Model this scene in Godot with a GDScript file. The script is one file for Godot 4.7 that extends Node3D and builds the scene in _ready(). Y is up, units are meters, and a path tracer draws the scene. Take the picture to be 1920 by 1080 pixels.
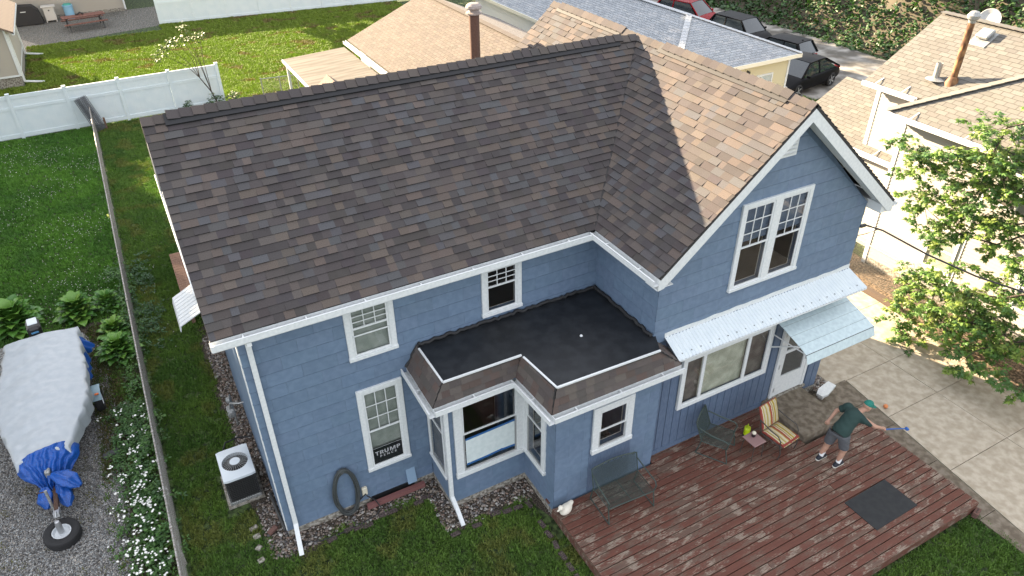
extends Node3D
# A blue two-gabled house seen from the air: y up, metres, origin at the front left corner of the main wing.

const L1 := 6.907      # x of the inner corner between the wings
const GX := 12.107     # right wall of the gabled wing
const XM := 9.507      # its ridge
const WZ := 1.925      # its front wall
const HR := 7.657      # ridge height
const YE := 5.166      # roof surface at the eave
const OE := 0.335      # eave overhang
const ZR := -2.618     # main ridge
const DM := 5.236      # depth of the main wing
const RF := 2.276      # front rake of the gabled wing
const RL := -0.356     # left rake of the main wing
const RB := -6.05      # rear rake of the gabled wing
const CAM := Vector3(-0.4865, 11.9539, 10.1572)

var rng := RandomNumberGenerator.new()
var mats := {}
var used := {}
var house: Node3D

# ------------------------------------------------------------------ mesh collector
class MB:
	var v := PackedVector3Array()
	var n := PackedVector3Array()
	var c := PackedColorArray()
	var colored := false

	func tri(a: Vector3, b: Vector3, d: Vector3, col := Color.WHITE) -> void:
		var m := (b - a).cross(d - a).normalized()
		v.append(a); v.append(d); v.append(b)
		n.append(m); n.append(m); n.append(m)
		c.append(col); c.append(col); c.append(col)

	func trin(a: Vector3, b: Vector3, d: Vector3, na: Vector3, nb: Vector3, nd: Vector3, col := Color.WHITE) -> void:
		v.append(a); v.append(d); v.append(b)
		n.append(na); n.append(nd); n.append(nb)
		c.append(col); c.append(col); c.append(col)

	func quad(a: Vector3, b: Vector3, d: Vector3, e: Vector3, col := Color.WHITE) -> void:
		tri(a, b, d, col)
		tri(a, d, e, col)

	func hexa(p: Array, col := Color.WHITE, edge := Color(-1, 0, 0)) -> void:
		# p: four corners below (counter-clockwise seen from above), four above
		var k := col if edge.r < 0.0 else edge
		quad(p[3], p[2], p[1], p[0], k)
		quad(p[4], p[5], p[6], p[7], col)
		for i in 4:
			var j := (i + 1) % 4
			quad(p[i], p[j], p[j + 4], p[i + 4], k)

	func box(lo: Vector3, hi: Vector3, col := Color.WHITE) -> void:
		obox(Transform3D(Basis(), (lo + hi) * 0.5), hi - lo, col)

	func obox(t: Transform3D, s: Vector3, col := Color.WHITE) -> void:
		var h := s * 0.5
		var p := []
		for y in [-1.0, 1.0]:
			for q in [Vector2(-1, 1), Vector2(1, 1), Vector2(1, -1), Vector2(-1, -1)]:
				p.append(t * Vector3(q.x * h.x, y * h.y, q.y * h.z))
		hexa(p, col)

	func bevel(t: Transform3D, s: Vector3, b: float, col := Color.WHITE) -> void:
		# a box with chamfered edges: three overlapping slabs share one outline
		var h := s * 0.5
		var i := h - Vector3(b, b, b)
		for ax in 3:
			for sg in [-1.0, 1.0]:
				var u := (ax + 1) % 3
				var w := (ax + 2) % 3
				var f := []
				for q in [Vector2(-1, -1), Vector2(1, -1), Vector2(1, 1), Vector2(-1, 1)]:
					var e := Vector3.ZERO
					e[ax] = sg * h[ax]; e[u] = q.x * i[u]; e[w] = q.y * i[w]
					f.append(t * e)
				if sg > 0.0:
					quad(f[0], f[1], f[2], f[3], col)
				else:
					quad(f[3], f[2], f[1], f[0], col)
		for ax in 3:
			var u := (ax + 1) % 3
			var w := (ax + 2) % 3
			for a in [-1.0, 1.0]:
				for d in [-1.0, 1.0]:
					var e0 := Vector3.ZERO; var e1 := Vector3.ZERO; var e2 := Vector3.ZERO; var e3 := Vector3.ZERO
					e0[u] = a * h[u]; e0[w] = d * i[w]; e0[ax] = -i[ax]
					e1[u] = a * i[u]; e1[w] = d * h[w]; e1[ax] = -i[ax]
					e2 = e1; e2[ax] = i[ax]
					e3 = e0; e3[ax] = i[ax]
					if a * d > 0.0:
						quad(t * e1, t * e2, t * e3, t * e0, col)
					else:
						quad(t * e0, t * e3, t * e2, t * e1, col)
		for a in [-1.0, 1.0]:
			for d in [-1.0, 1.0]:
				for e in [-1.0, 1.0]:
					var p0 := t * Vector3(a * h.x, d * i.y, e * i.z)
					var p1 := t * Vector3(a * i.x, d * h.y, e * i.z)
					var p2 := t * Vector3(a * i.x, d * i.y, e * h.z)
					if a * d * e > 0.0:
						tri(p0, p1, p2, col)
					else:
						tri(p2, p1, p0, col)

	func beam(a: Vector3, b: Vector3, w: float, h: float, up := Vector3.UP, col := Color.WHITE) -> void:
		var z := (b - a).normalized()
		var x := up.cross(z)
		if x.length() < 0.01:
			x = Vector3.RIGHT.cross(z)
		x = x.normalized()
		obox(Transform3D(Basis(x, z.cross(x), z), (a + b) * 0.5), Vector3(w, h, a.distance_to(b)), col)

	func tube(pts: Array, r: float, sides := 6, col := Color.WHITE, r2 := -1.0) -> void:
		var m := pts.size()
		var rings := []
		var nrm := []
		var side := Vector3.ZERO
		for i in m:
			var d: Vector3 = (pts[min(i + 1, m - 1)] - pts[max(i - 1, 0)]).normalized()
			if i == 0:
				side = d.cross(Vector3.UP)
				if side.length() < 0.05:
					side = d.cross(Vector3.RIGHT)
			side = (side - d * side.dot(d)).normalized()
			var up := side.cross(d)
			var rr := r if r2 < 0.0 else lerpf(r, r2, float(i) / (m - 1))
			var ring := []
			var nr := []
			for k in sides:
				var a := TAU * k / sides
				var o := side * cos(a) + up * sin(a)
				nr.append(o)
				ring.append(pts[i] + o * rr)
			rings.append(ring); nrm.append(nr)
		for i in m - 1:
			for k in sides:
				var j := (k + 1) % sides
				trin(rings[i][k], rings[i + 1][k], rings[i + 1][j], nrm[i][k], nrm[i + 1][k], nrm[i + 1][j], col)
				trin(rings[i][k], rings[i + 1][j], rings[i][j], nrm[i][k], nrm[i + 1][j], nrm[i][j], col)
		for k in range(1, sides - 1):
			tri(rings[0][0], rings[0][k], rings[0][k + 1], col)
			tri(rings[m - 1][0], rings[m - 1][k + 1], rings[m - 1][k], col)

	func lathe(t: Transform3D, prof: Array, seg := 20, col := Color.WHITE) -> void:
		for i in prof.size() - 1:
			var a: Vector2 = prof[i]
			var b: Vector2 = prof[i + 1]
			var d := b - a
			var nn := Vector2(d.y, -d.x).normalized()
			for k in seg:
				var a0 := TAU * k / seg
				var a1 := TAU * (k + 1) / seg
				var d0 := Vector3(cos(a0), 0, -sin(a0))
				var d1 := Vector3(cos(a1), 0, -sin(a1))
				var n0 := t.basis * (d0 * nn.x + Vector3.UP * nn.y)
				var n1 := t.basis * (d1 * nn.x + Vector3.UP * nn.y)
				var p0 := t * (d0 * a.x + Vector3.UP * a.y)
				var p1 := t * (d1 * a.x + Vector3.UP * a.y)
				var p2 := t * (d1 * b.x + Vector3.UP * b.y)
				var p3 := t * (d0 * b.x + Vector3.UP * b.y)
				if a.x > 0.0001:
					trin(p0, p1, p2, n0, n1, n1, col)
				if b.x > 0.0001:
					trin(p0, p2, p3, n0, n1, n0, col)

	func prism(poly: PackedVector2Array, t: Transform3D, d: float, col := Color.WHITE, edge := Color(-1, 0, 0)) -> void:
		# poly in the xy plane of t, thickness d towards its z
		var k := col if edge.r < 0.0 else edge
		var pg := poly
		if Geometry2D.is_polygon_clockwise(pg):
			pg = pg.duplicate(); pg.reverse()
		var ids := Geometry2D.triangulate_polygon(pg)
		for i in range(0, ids.size(), 3):
			var a := pg[ids[i]]; var b := pg[ids[i + 1]]; var e := pg[ids[i + 2]]
			if (b - a).cross(e - a) < 0.0:
				var s := b; b = e; e = s
			tri(t * Vector3(a.x, a.y, d), t * Vector3(b.x, b.y, d), t * Vector3(e.x, e.y, d), col)
			tri(t * Vector3(a.x, a.y, 0), t * Vector3(e.x, e.y, 0), t * Vector3(b.x, b.y, 0), k)
		for i in pg.size():
			var a := pg[i]; var b := pg[(i + 1) % pg.size()]
			quad(t * Vector3(a.x, a.y, 0), t * Vector3(b.x, b.y, 0), t * Vector3(b.x, b.y, d), t * Vector3(a.x, a.y, d), k)

	func grid(g: Array, col := Color.WHITE, closed := false) -> void:
		# rows of points, smooth
		var r := g.size()
		var w: int = g[0].size()
		var nn := []
		for i in r:
			var row := []
			for j in w:
				var du: Vector3 = g[min(i + 1, r - 1)][j] - g[max(i - 1, 0)][j]
				var ja: int = (j + 1) % w if closed else min(j + 1, w - 1)
				var jb: int = (j + w - 1) % w if closed else max(j - 1, 0)
				var dv: Vector3 = g[i][ja] - g[i][jb]
				var q := du.cross(dv)
				row.append(q.normalized() if q.length() > 1e-9 else Vector3.UP)
			nn.append(row)
		for i in r - 1:
			for j in (w if closed else w - 1):
				var k := (j + 1) % w
				trin(g[i][j], g[i + 1][j], g[i + 1][k], nn[i][j], nn[i + 1][j], nn[i + 1][k], col)
				trin(g[i][j], g[i + 1][k], g[i][k], nn[i][j], nn[i + 1][k], nn[i][k], col)

	func add(o: MB, t: Transform3D, col := Color.WHITE) -> void:
		for i in o.v.size():
			v.append(t * o.v[i]); n.append((t.basis * o.n[i]).normalized()); c.append(o.c[i] * col)

	func mesh(m: Material) -> ArrayMesh:
		var am := ArrayMesh.new()
		var arr := []
		arr.resize(Mesh.ARRAY_MAX)
		arr[Mesh.ARRAY_VERTEX] = v
		arr[Mesh.ARRAY_NORMAL] = n
		if colored:
			arr[Mesh.ARRAY_COLOR] = c
		am.add_surface_from_arrays(Mesh.PRIMITIVE_TRIANGLES, arr)
		am.surface_set_material(0, m)
		return am

# ------------------------------------------------------------------ materials
func lin(r: float, g: float, b: float) -> Color:
	return Color(r, g, b).linear_to_srgb()

func noise_tex(a: Color, b: Color, freq: float, seed_: int, contrast := 1.0, size := 256, octaves := 4) -> ImageTexture:
	var f := FastNoiseLite.new()
	f.seed = seed_
	f.noise_type = FastNoiseLite.TYPE_SIMPLEX
	f.frequency = freq
	f.fractal_octaves = octaves
	var src := f.get_seamless_image(size, size)
	src.convert(Image.FORMAT_L8)
	var d := src.get_data()
	var out := PackedByteArray()
	out.resize(size * size * 3)
	for i in d.size():
		var t := clampf((d[i] / 255.0 - 0.5) * contrast + 0.5, 0.0, 1.0)
		out[i * 3] = int(255.0 * lerpf(a.r, b.r, t))
		out[i * 3 + 1] = int(255.0 * lerpf(a.g, b.g, t))
		out[i * 3 + 2] = int(255.0 * lerpf(a.b, b.b, t))
	return ImageTexture.create_from_image(Image.create_from_data(size, size, false, Image.FORMAT_RGB8, out))

func mat(key: String, col: Color, rough := 0.8, tex: Texture2D = null, scale := Vector3.ONE, metal := 0.0) -> StandardMaterial3D:
	if mats.has(key):
		return mats[key]
	var m := StandardMaterial3D.new()
	m.resource_name = key
	m.albedo_color = col
	m.roughness = rough
	m.metallic = metal
	if tex:
		m.albedo_texture = tex
		m.uv1_triplanar = true
		m.uv1_world_triplanar = true
		m.uv1_scale = scale
	mats[key] = m
	return m

func vmat(key: String, rough := 0.85, tex: Texture2D = null, scale := Vector3.ONE) -> StandardMaterial3D:
	var m := mat(key, Color.WHITE, rough, tex, scale)
	m.vertex_color_use_as_albedo = true
	return m

# ------------------------------------------------------------------ nodes
func numbered(s: String) -> String:
	if not used.has(s):
		used[s] = 0
		return s
	used[s] += 1
	return "%s_%03d" % [s, used[s]]

func thing(called: String, label: String, category: String, at := Vector3.ZERO, turn := 0.0, group := "") -> Node3D:
	var o := Node3D.new()
	o.name = numbered(called)
	add_child(o)
	o.position = at
	o.rotation.y = turn
	tag(o, label, category, group)
	return o

func tag(o: Node, label: String, category: String, group := "") -> void:
	o.set_meta("label", label)
	o.set_meta("category", category)
	if group:
		o.set_meta("group", group)

func part(parent: Node, called: String, mb: MB, m: Material) -> MeshInstance3D:
	# geometry in the parent's own axes
	var o := MeshInstance3D.new()
	o.name = called
	o.mesh = mb.mesh(m)
	parent.add_child(o, true)
	return o

func wpart(parent: Node3D, called: String, mb: MB, m: Material) -> MeshInstance3D:
	# geometry given in world axes
	var o := part(parent, called, mb, m)
	o.transform = parent.global_transform.affine_inverse()
	return o

func struct(called: String, mb: MB, m: Material) -> MeshInstance3D:
	var o := part(self, numbered(called), mb, m)
	o.set_meta("kind", "structure")
	return o

func single(called: String, mb: MB, m: Material, label: String, category: String, group := "") -> MeshInstance3D:
	var o := part(self, numbered(called), mb, m)
	tag(o, label, category, group)
	return o

func copies(parent: Node3D, called: String, mesh: Mesh, xf: Array, cols: Array = []) -> MultiMeshInstance3D:
	var mm := MultiMesh.new()
	mm.transform_format = MultiMesh.TRANSFORM_3D
	mm.use_colors = cols.size() > 0
	mm.mesh = mesh
	mm.instance_count = xf.size()
	for i in xf.size():
		mm.set_instance_transform(i, xf[i])
		if cols.size():
			mm.set_instance_color(i, cols[i])
	var o := MultiMeshInstance3D.new()
	o.name = called
	o.multimesh = mm
	parent.add_child(o, true)
	return o

func vary(c: Color, k: float) -> Color:
	var f := 1.0 + rng.randf_range(-k, k)
	return Color(c.r * f, c.g * f, c.b * f)

func turned(at: Vector3, yaw: float, s := Vector3.ONE) -> Transform3D:
	return Transform3D(Basis(Vector3.UP, yaw).scaled_local(s), at)

# ------------------------------------------------------------------ roofs and walls made of pieces
# plane: origin o, u across, w up the slope, outward normal; region: polygon in (u, w)
# each piece: {poly, rect, col, mid, raised}
func lay(o: Vector3, u: Vector3, w: Vector3, region: PackedVector2Array, expo: float, wmin: float, wmax: float, ncol: int, stagger := -1.0) -> Array:
	var lo := region[0]
	var hi := region[0]
	for p in region:
		lo = lo.min(p); hi = hi.max(p)
	var out := []
	var row := 0
	var y := lo.y
	while y < hi.y - 0.01:
		var x := lo.x - (rng.randf() * wmax if stagger < 0.0 else (stagger if row % 2 else 0.0))
		while x < hi.x:
			var ww := rng.randf_range(wmin, wmax)
			var x2 := x + ww
			var rect := PackedVector2Array([Vector2(x, y), Vector2(x2, y), Vector2(x2, y + expo), Vector2(x, y + expo)])
			var inside := true
			for p in rect:
				if not Geometry2D.is_point_in_polygon(p, region):
					inside = false
			var polys := [rect] if inside else Geometry2D.intersect_polygons(rect, region)
			for pg in polys:
				if pg.size() < 3:
					continue
				var mid := Vector2.ZERO
				for p in pg:
					mid += p
				mid /= pg.size()
				out.append({"poly": pg, "whole": inside, "y": y, "x": x, "w": ww, "col": rng.randi() % ncol, "raised": rng.randf() < 0.5, "mid": o + u * mid.x + w * mid.y})
			x = x2
		y += expo
		row += 1
	return out

func piece_mesh(p: Dictionary, o: Vector3, u: Vector3, w: Vector3, nn: Vector3, expo: float, thin: float, thick: float, lift: float, col: Color, edge: Color, into: MB, gap := 0.0) -> void:
	# a slab that is thicker at its lower edge
	var pg: PackedVector2Array = p.poly
	if Geometry2D.is_polygon_clockwise(pg):
		pg = pg.duplicate(); pg.reverse()
	var top := []
	var bot := []
	for q in pg:
		var k := clampf((q.y - p.y) / expo, 0.0, 1.0)
		var h := lerpf(thick + (lift if p.raised else 0.0), thin, k)
		var x := q.x
		if gap > 0.0:
			x = clampf(x, p.x + gap, p.x + p.w - gap)
		top.append(o + u * x + w * q.y + nn * h)
		bot.append(o + u * x + w * q.y)
	var ids := Geometry2D.triangulate_polygon(pg)
	for i in range(0, ids.size(), 3):
		var a := ids[i]; var b := ids[i + 1]; var e := ids[i + 2]
		if (pg[b] - pg[a]).cross(pg[e] - pg[a]) < 0.0:
			var s := b; b = e; e = s
		into.tri(top[a], top[b], top[e], col)
	for i in pg.size():
		var j := (i + 1) % pg.size()
		into.quad(bot[i], bot[j], top[j], top[i], edge)

# ------------------------------------------------------------------ the house
const SHINGLE := [Color(0.086, 0.074, 0.07), Color(0.062, 0.053, 0.052), Color(0.104, 0.086, 0.077), Color(0.124, 0.099, 0.085), Color(0.076, 0.066, 0.066), Color(0.088, 0.084, 0.087), Color(0.09, 0.089, 0.095), Color(0.07, 0.059, 0.058), Color(0.106, 0.09, 0.082), Color(0.083, 0.072, 0.071), Color(0.114, 0.09, 0.078), Color(0.064, 0.055, 0.057)]
const ASPHALT := Color(0.014, 0.013, 0.013)

var single_pieces := []   # every roof tab of the house, sorted later

func mean_len(p: Dictionary) -> float:
	return CAM.distance_to(p.mid)

func house_roof() -> void:
	var tabmat := vmat("shingle_granules", 0.92, noise_tex(Color(0.72, 0.72, 0.72), Color(1, 1, 1), 0.09, 3, 1.6), Vector3(3.1, 3.1, 3.1))
	var base := mat("roof_underlay", lin(0.03, 0.028, 0.028), 0.95)
	var planes := []
	var mw := Vector3(0, HR - YE, ZR - OE)
	var ml := mw.length()
	mw /= ml
	planes.append({"part": "main_roof", "o": Vector3(RL, YE, OE), "u": Vector3.RIGHT, "w": mw, "rg": PackedVector2Array([Vector2(0, 0), Vector2(L1 - OE - RL, 0), Vector2(XM - RL, ml), Vector2(0, ml)]), "show": true})
	var gw := Vector3(XM - L1 + OE, HR - YE, 0)
	var gl := gw.length()
	gw /= gl
	var g0 := Vector3(L1 - OE, YE, 0)
	planes.append({"part": "gable_roof", "o": g0, "u": Vector3.BACK, "w": gw, "rg": PackedVector2Array([Vector2(OE, 0), Vector2(RF, 0), Vector2(RF, gl), Vector2(ZR, gl)]), "show": true})
	planes.append({"part": "rear_gable_roof", "o": g0, "u": Vector3.BACK, "w": gw, "rg": PackedVector2Array([Vector2(RB, 0), Vector2(-DM - OE, 0), Vector2(ZR, gl), Vector2(RB, gl)]), "show": true})
	planes.append({"part": "right_gable_roof", "o": Vector3(GX + OE, YE, 0), "u": Vector3.FORWARD, "w": Vector3(-gw.x, gw.y, 0), "rg": PackedVector2Array([Vector2(-RF, 0), Vector2(-RB, 0), Vector2(-RB, gl), Vector2(-RF, gl)]), "show": true})
	planes.append({"part": "rear_main_roof", "o": Vector3(XM, YE, -DM - OE), "u": Vector3.LEFT, "w": Vector3(0, mw.y, -mw.z), "rg": PackedVector2Array([Vector2(XM - L1 + OE, 0), Vector2(XM - RL, 0), Vector2(XM - RL, ml), Vector2(0, ml)]), "show": false})
	var all := []
	for pl in planes:
		var nn: Vector3 = pl.u.cross(pl.w)
		var slab := MB.new()
		slab.prism(pl.rg, Transform3D(Basis(pl.u, pl.w, nn), pl.o - nn * 0.05), 0.048)
		var node := wpart(house, pl.part, slab, base)
		var pcs := lay(pl.o, pl.u, pl.w, pl.rg, 0.143, 0.12, 0.30, SHINGLE.size())
		var rest := MB.new()
		rest.colored = true
		for p in pcs:
			p.pl = pl; p.node = node; p.rest = rest; p.nn = nn
			if pl.show:
				all.append(p)
			else:
				piece_mesh(p, pl.o, pl.u, pl.w, nn, 0.143, 0.003, 0.009, 0.006, vary(SHINGLE[p.col], 0.08), ASPHALT, rest)
		pl.node = node
		pl.rest = rest
	all.sort_custom(func(a, b): return (mean_len(a) + (0.0 if a.whole and a.pl.part in ["main_roof", "gable_roof"] else 50.0)) < (mean_len(b) + (0.0 if b.whole and b.pl.part in ["main_roof", "gable_roof"] else 50.0)))
	for i in all.size():
		var p: Dictionary = all[i]
		var mb: MB = p.rest
		if i < 290:
			mb = MB.new()
			mb.colored = true
		piece_mesh(p, p.pl.o, p.pl.u, p.pl.w, p.nn, 0.143, 0.003, 0.014, 0.012, vary(SHINGLE[p.col], 0.08), ASPHALT, mb)
		if i < 290:
			wpart(p.node, "shingle", mb, tabmat)
	for pl in planes:
		wpart(pl.node, "shingles", pl.rest, tabmat).set_meta("kind", "stuff")
	# ridge vents and ridge caps
	var vent := MB.new()
	for s in [1.0, -1.0]:
		vent.beam(Vector3(RL + 0.35, HR - 0.044, ZR + s * 0.088), Vector3(8.95, HR - 0.044, ZR + s * 0.088), 0.20, 0.05, Vector3(0, mw.z * -1.0, s * mw.y))
	wpart(house, "ridge_vent", vent, mat("vent_plastic", lin(0.012, 0.012, 0.014), 0.7))
	vent = MB.new()
	for s in [1.0, -1.0]:
		vent.beam(Vector3(XM + s * 0.088, HR - 0.052, -1.75), Vector3(XM + s * 0.088, HR - 0.052, 1.75), 0.19, 0.035, Vector3(s * gw.y, gw.x, 0))
		vent.beam(Vector3(XM + s * 0.088, HR - 0.052, -5.7), Vector3(XM + s * 0.088, HR - 0.052, -3.1), 0.19, 0.035, Vector3(s * gw.y, gw.x, 0))
	wpart(house, "ridge_vent", vent, mats.vent_plastic)
	var x := RL
	while x < 9.35:
		ridge_cap(Vector3(x, HR, ZR), Vector3(0.205, 0, 0), Vector3(0, -mw.y, -mw.z), Vector3(0, -mw.y, mw.z), 0.078 if x > RL + 0.3 and x < 8.9 else 0.03, tabmat)
		x += 0.2
	var z := RB
	while z < RF - 0.05:
		var onvent := (z > -5.7 and z < -3.2) or (z > -1.8 and z < 1.7)
		ridge_cap(Vector3(XM, HR, z), Vector3(0, 0, minf(0.205, RF - z)), Vector3(-gw.x, -gw.y, 0), Vector3(gw.x, -gw.y, 0), 0.066 if onvent else 0.025, tabmat)
		z += 0.2
	# closed valley: a row of trimmed tabs leaves a dark line in it
	var val := MB.new()
	val.beam(Vector3(L1 - OE, YE + 0.014, OE), Vector3(XM - 0.1, HR - 0.08, ZR + 0.1), 0.035, 0.02)
	wpart(house, "valley_flashing", val, base)

func ridge_cap(at: Vector3, along: Vector3, da: Vector3, db: Vector3, lift: float, m: Material) -> void:
	var mb := MB.new()
	mb.colored = true
	var col := vary(SHINGLE[[0, 2, 4, 8, 9][rng.randi() % 5]], 0.12)
	var up := Vector3.UP
	for d in [da, db]:
		var q0: Vector3 = at + up * (lift + 0.020)
		var q1: Vector3 = at + along + up * (lift + 0.002)
		var e0: Vector3 = at + d * 0.165 + up * (lift + 0.018)
		var e1: Vector3 = at + along + d * 0.165 + up * (lift + 0.001)
		var dn := up * -0.012
		var f := [q0 + dn, q1 + dn, e1 + dn, e0 + dn, q0, q1, e1, e0]
		var nn: Vector3 = (f[5] - f[4]).cross(f[6] - f[4])
		if nn.y < 0.0:
			f = [f[3], f[2], f[1], f[0], f[7], f[6], f[5], f[4]]
		mb.hexa(f, col, ASPHALT)
	wpart(house, "ridge_cap", mb, m)

func gutter(a: Vector3, b: Vector3, out: Vector3, size := 0.12) -> void:
	# an open trough: back, bottom and front, the front with a rolled lip
	var mb := MB.new()
	var dn := Vector3.DOWN
	mb.beam(a + dn * 0.055, b + dn * 0.055, 0.006, 0.11, Vector3.UP)
	mb.beam(a + dn * 0.107 + out * size * 0.45, b + dn * 0.107 + out * size * 0.45, size * 0.9, 0.006, Vector3.UP)
	mb.beam(a + dn * 0.056 + out * size, b + dn * 0.056 + out * size, 0.008, 0.108, Vector3.UP)
	mb.beam(a + dn * 0.006 + out * (size - 0.006), b + dn * 0.006 + out * (size - 0.006), 0.026, 0.014, Vector3.UP)
	var node := wpart(house, "gutter", mb, mats.white_trim)
	var m := int(a.distance_to(b) / 0.9)
	for i in m:
		var p := a.lerp(b, (i + 0.5) / m)
		var h := MB.new()
		h.beam(p + dn * 0.015, p + dn * 0.015 + out * size, 0.025, 0.008)
		wpart(node, "hanger", h, mats.white_trim)

func window_unit(t: Transform3D, w: float, h: float, casing: float, lites: int, shade: Material, top_share := 0.46, deep := 0.05) -> MeshInstance3D:
	# t: lower left corner of the casing on the wall, x along the wall, z outwards
	var mb := MB.new()
	var white: Material = mats.white_trim
	mb.bevel(t * Transform3D(Basis(), Vector3(casing * 0.5, h * 0.5, deep * 0.5)), Vector3(casing, h, deep), 0.006)
	mb.bevel(t * Transform3D(Basis(), Vector3(w - casing * 0.5, h * 0.5, deep * 0.5)), Vector3(casing, h, deep), 0.006)
	mb.bevel(t * Transform3D(Basis(), Vector3(w * 0.5, h - casing * 0.45, deep * 0.55)), Vector3(w - casing * 2.0 + 0.01, casing * 0.9, deep * 1.1), 0.006)
	mb.bevel(t * Transform3D(Basis(), Vector3(w * 0.5, casing * 0.35, deep * 0.7)), Vector3(w + 0.02, casing * 0.7, deep * 1.4), 0.006)
	var node := wpart(house, "window", mb, white)
	if shade:
		var sd := MB.new()
		sd.obox(t * Transform3D(Basis(), Vector3(w * 0.5, h * 0.5, -0.03)), Vector3(w - casing * 1.75, h - casing * 1.4, 0.006))
		wpart(node, "blind", sd, shade)
	var x0 := casing
	var x1 := w - casing
	var y0 := casing * 0.7
	var y1 := h - casing * 0.9
	var ym := y1 - (y1 - y0) * top_share
	for k in 2:
		var a := ym if k == 0 else y0
		var b := y1 if k == 0 else ym + 0.035
		var z := 0.026 if k == 0 else 0.020
		var s := MB.new()
		var rw := 0.036
		for q in [[Vector3((x0 + x1) / 2, a + rw / 2, z), Vector3(x1 - x0, rw, 0.02)], [Vector3((x0 + x1) / 2, b - rw / 2, z), Vector3(x1 - x0, rw, 0.02)], [Vector3(x0 + rw / 2, (a + b) / 2, z), Vector3(rw, b - a - rw * 2, 0.02)], [Vector3(x1 - rw / 2, (a + b) / 2, z), Vector3(rw, b - a - rw * 2, 0.02)]]:
			s.obox(t * Transform3D(Basis(), q[0]), q[1])
		wpart(node, "sash", s, white if lites > 0 or k == 0 else mats.grey_sash)
		if k == 0 and lites > 1:
			for i in range(1, lites):
				var f := float(i) / lites
				var mv := MB.new()
				mv.obox(t * Transform3D(Basis(), Vector3(lerpf(x0 + rw, x1 - rw, f), (a + b) / 2, z)), Vector3(0.016, b - a - rw * 2, 0.012))
				wpart(node, "muntin", mv, white)
				var mh := MB.new()
				mh.obox(t * Transform3D(Basis(), Vector3((x0 + x1) / 2, lerpf(a + rw, b - rw, f), z + 0.001)), Vector3(x1 - x0 - rw * 2, 0.016, 0.012))
				wpart(node, "muntin", mh, white)
		var g := MB.new()
		g.obox(t * Transform3D(Basis(), Vector3((x0 + x1) / 2, (a + b) / 2, z)), Vector3(x1 - x0 - rw * 2, b - a - rw * 2, 0.003))
		wpart(node, "pane", g, mats.glass)
	return node

func wall_panel(mb: MB, o: Vector3, u: Vector3, w: float, h: float, front: float, back: float, openings: Array) -> void:
	# a wall slab between two depths (measured outwards from o), left open at the windows
	var nn := u.cross(Vector3.UP)
	var xs := [0.0, w]
	for q in openings:
		xs.append(q[0]); xs.append(q[2])
	xs.sort()
	for i in xs.size() - 1:
		var xa: float = xs[i]; var xb: float = xs[i + 1]
		if xb - xa < 0.001:
			continue
		var cuts := []
		for q in openings:
			if q[0] < xb - 0.001 and q[2] > xa + 0.001:
				cuts.append(q)
		cuts.sort_custom(func(a, b): return a[1] < b[1])
		var y := 0.0
		for q in cuts + [[0, h, 0, h]]:
			if q[1] - y > 0.001:
				var p := []
				for yy in [y, q[1]]:
					p.append(o + u * xa + Vector3.UP * yy + nn * front)
					p.append(o + u * xb + Vector3.UP * yy + nn * front)
					p.append(o + u * xb + Vector3.UP * yy + nn * back)
					p.append(o + u * xa + Vector3.UP * yy + nn * back)
				mb.hexa(p)
			y = q[3]

func shell(core: MB, lining: MB, o: Vector3, u: Vector3, w: float, h: float, openings: Array) -> void:
	wall_panel(core, o, u, w, h, 0.0, -0.09, openings)
	wall_panel(lining, o, u, w, h, -0.092, -0.11, openings)

func wall_face(o: Vector3, u: Vector3, rg: PackedVector2Array, out: Array, openings: Array = []) -> void:
	for p in lay(o, u, Vector3.UP, rg, 0.272, 0.61, 0.61, 6, 0.305):
		var cut := PackedVector2Array()
		for q in p.poly:
			cut.append(Vector2(q.x, minf(q.y, p.y + 0.260)))
		var polys := [cut]
		for q in openings:
			var hole := PackedVector2Array([Vector2(q[0], q[1]), Vector2(q[2], q[1]), Vector2(q[2], q[3]), Vector2(q[0], q[3])])
			var left := []
			for pg in polys:
				left.append_array(Geometry2D.clip_polygons(pg, hole))
			polys = left
		for pg in polys:
			if pg.size() < 3:
				continue
			var d: Dictionary = p.duplicate()
			d.poly = pg
			d.pl = {"o": o, "u": u}
			d.raised = false
			out.append(d)

func openings_at(list: Array, dx: float, dy: float) -> Array:
	var r := []
	for q in list:
		r.append([q[0] - dx, q[1] - dy, q[2] - dx, q[3] - dy])
	return r

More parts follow.
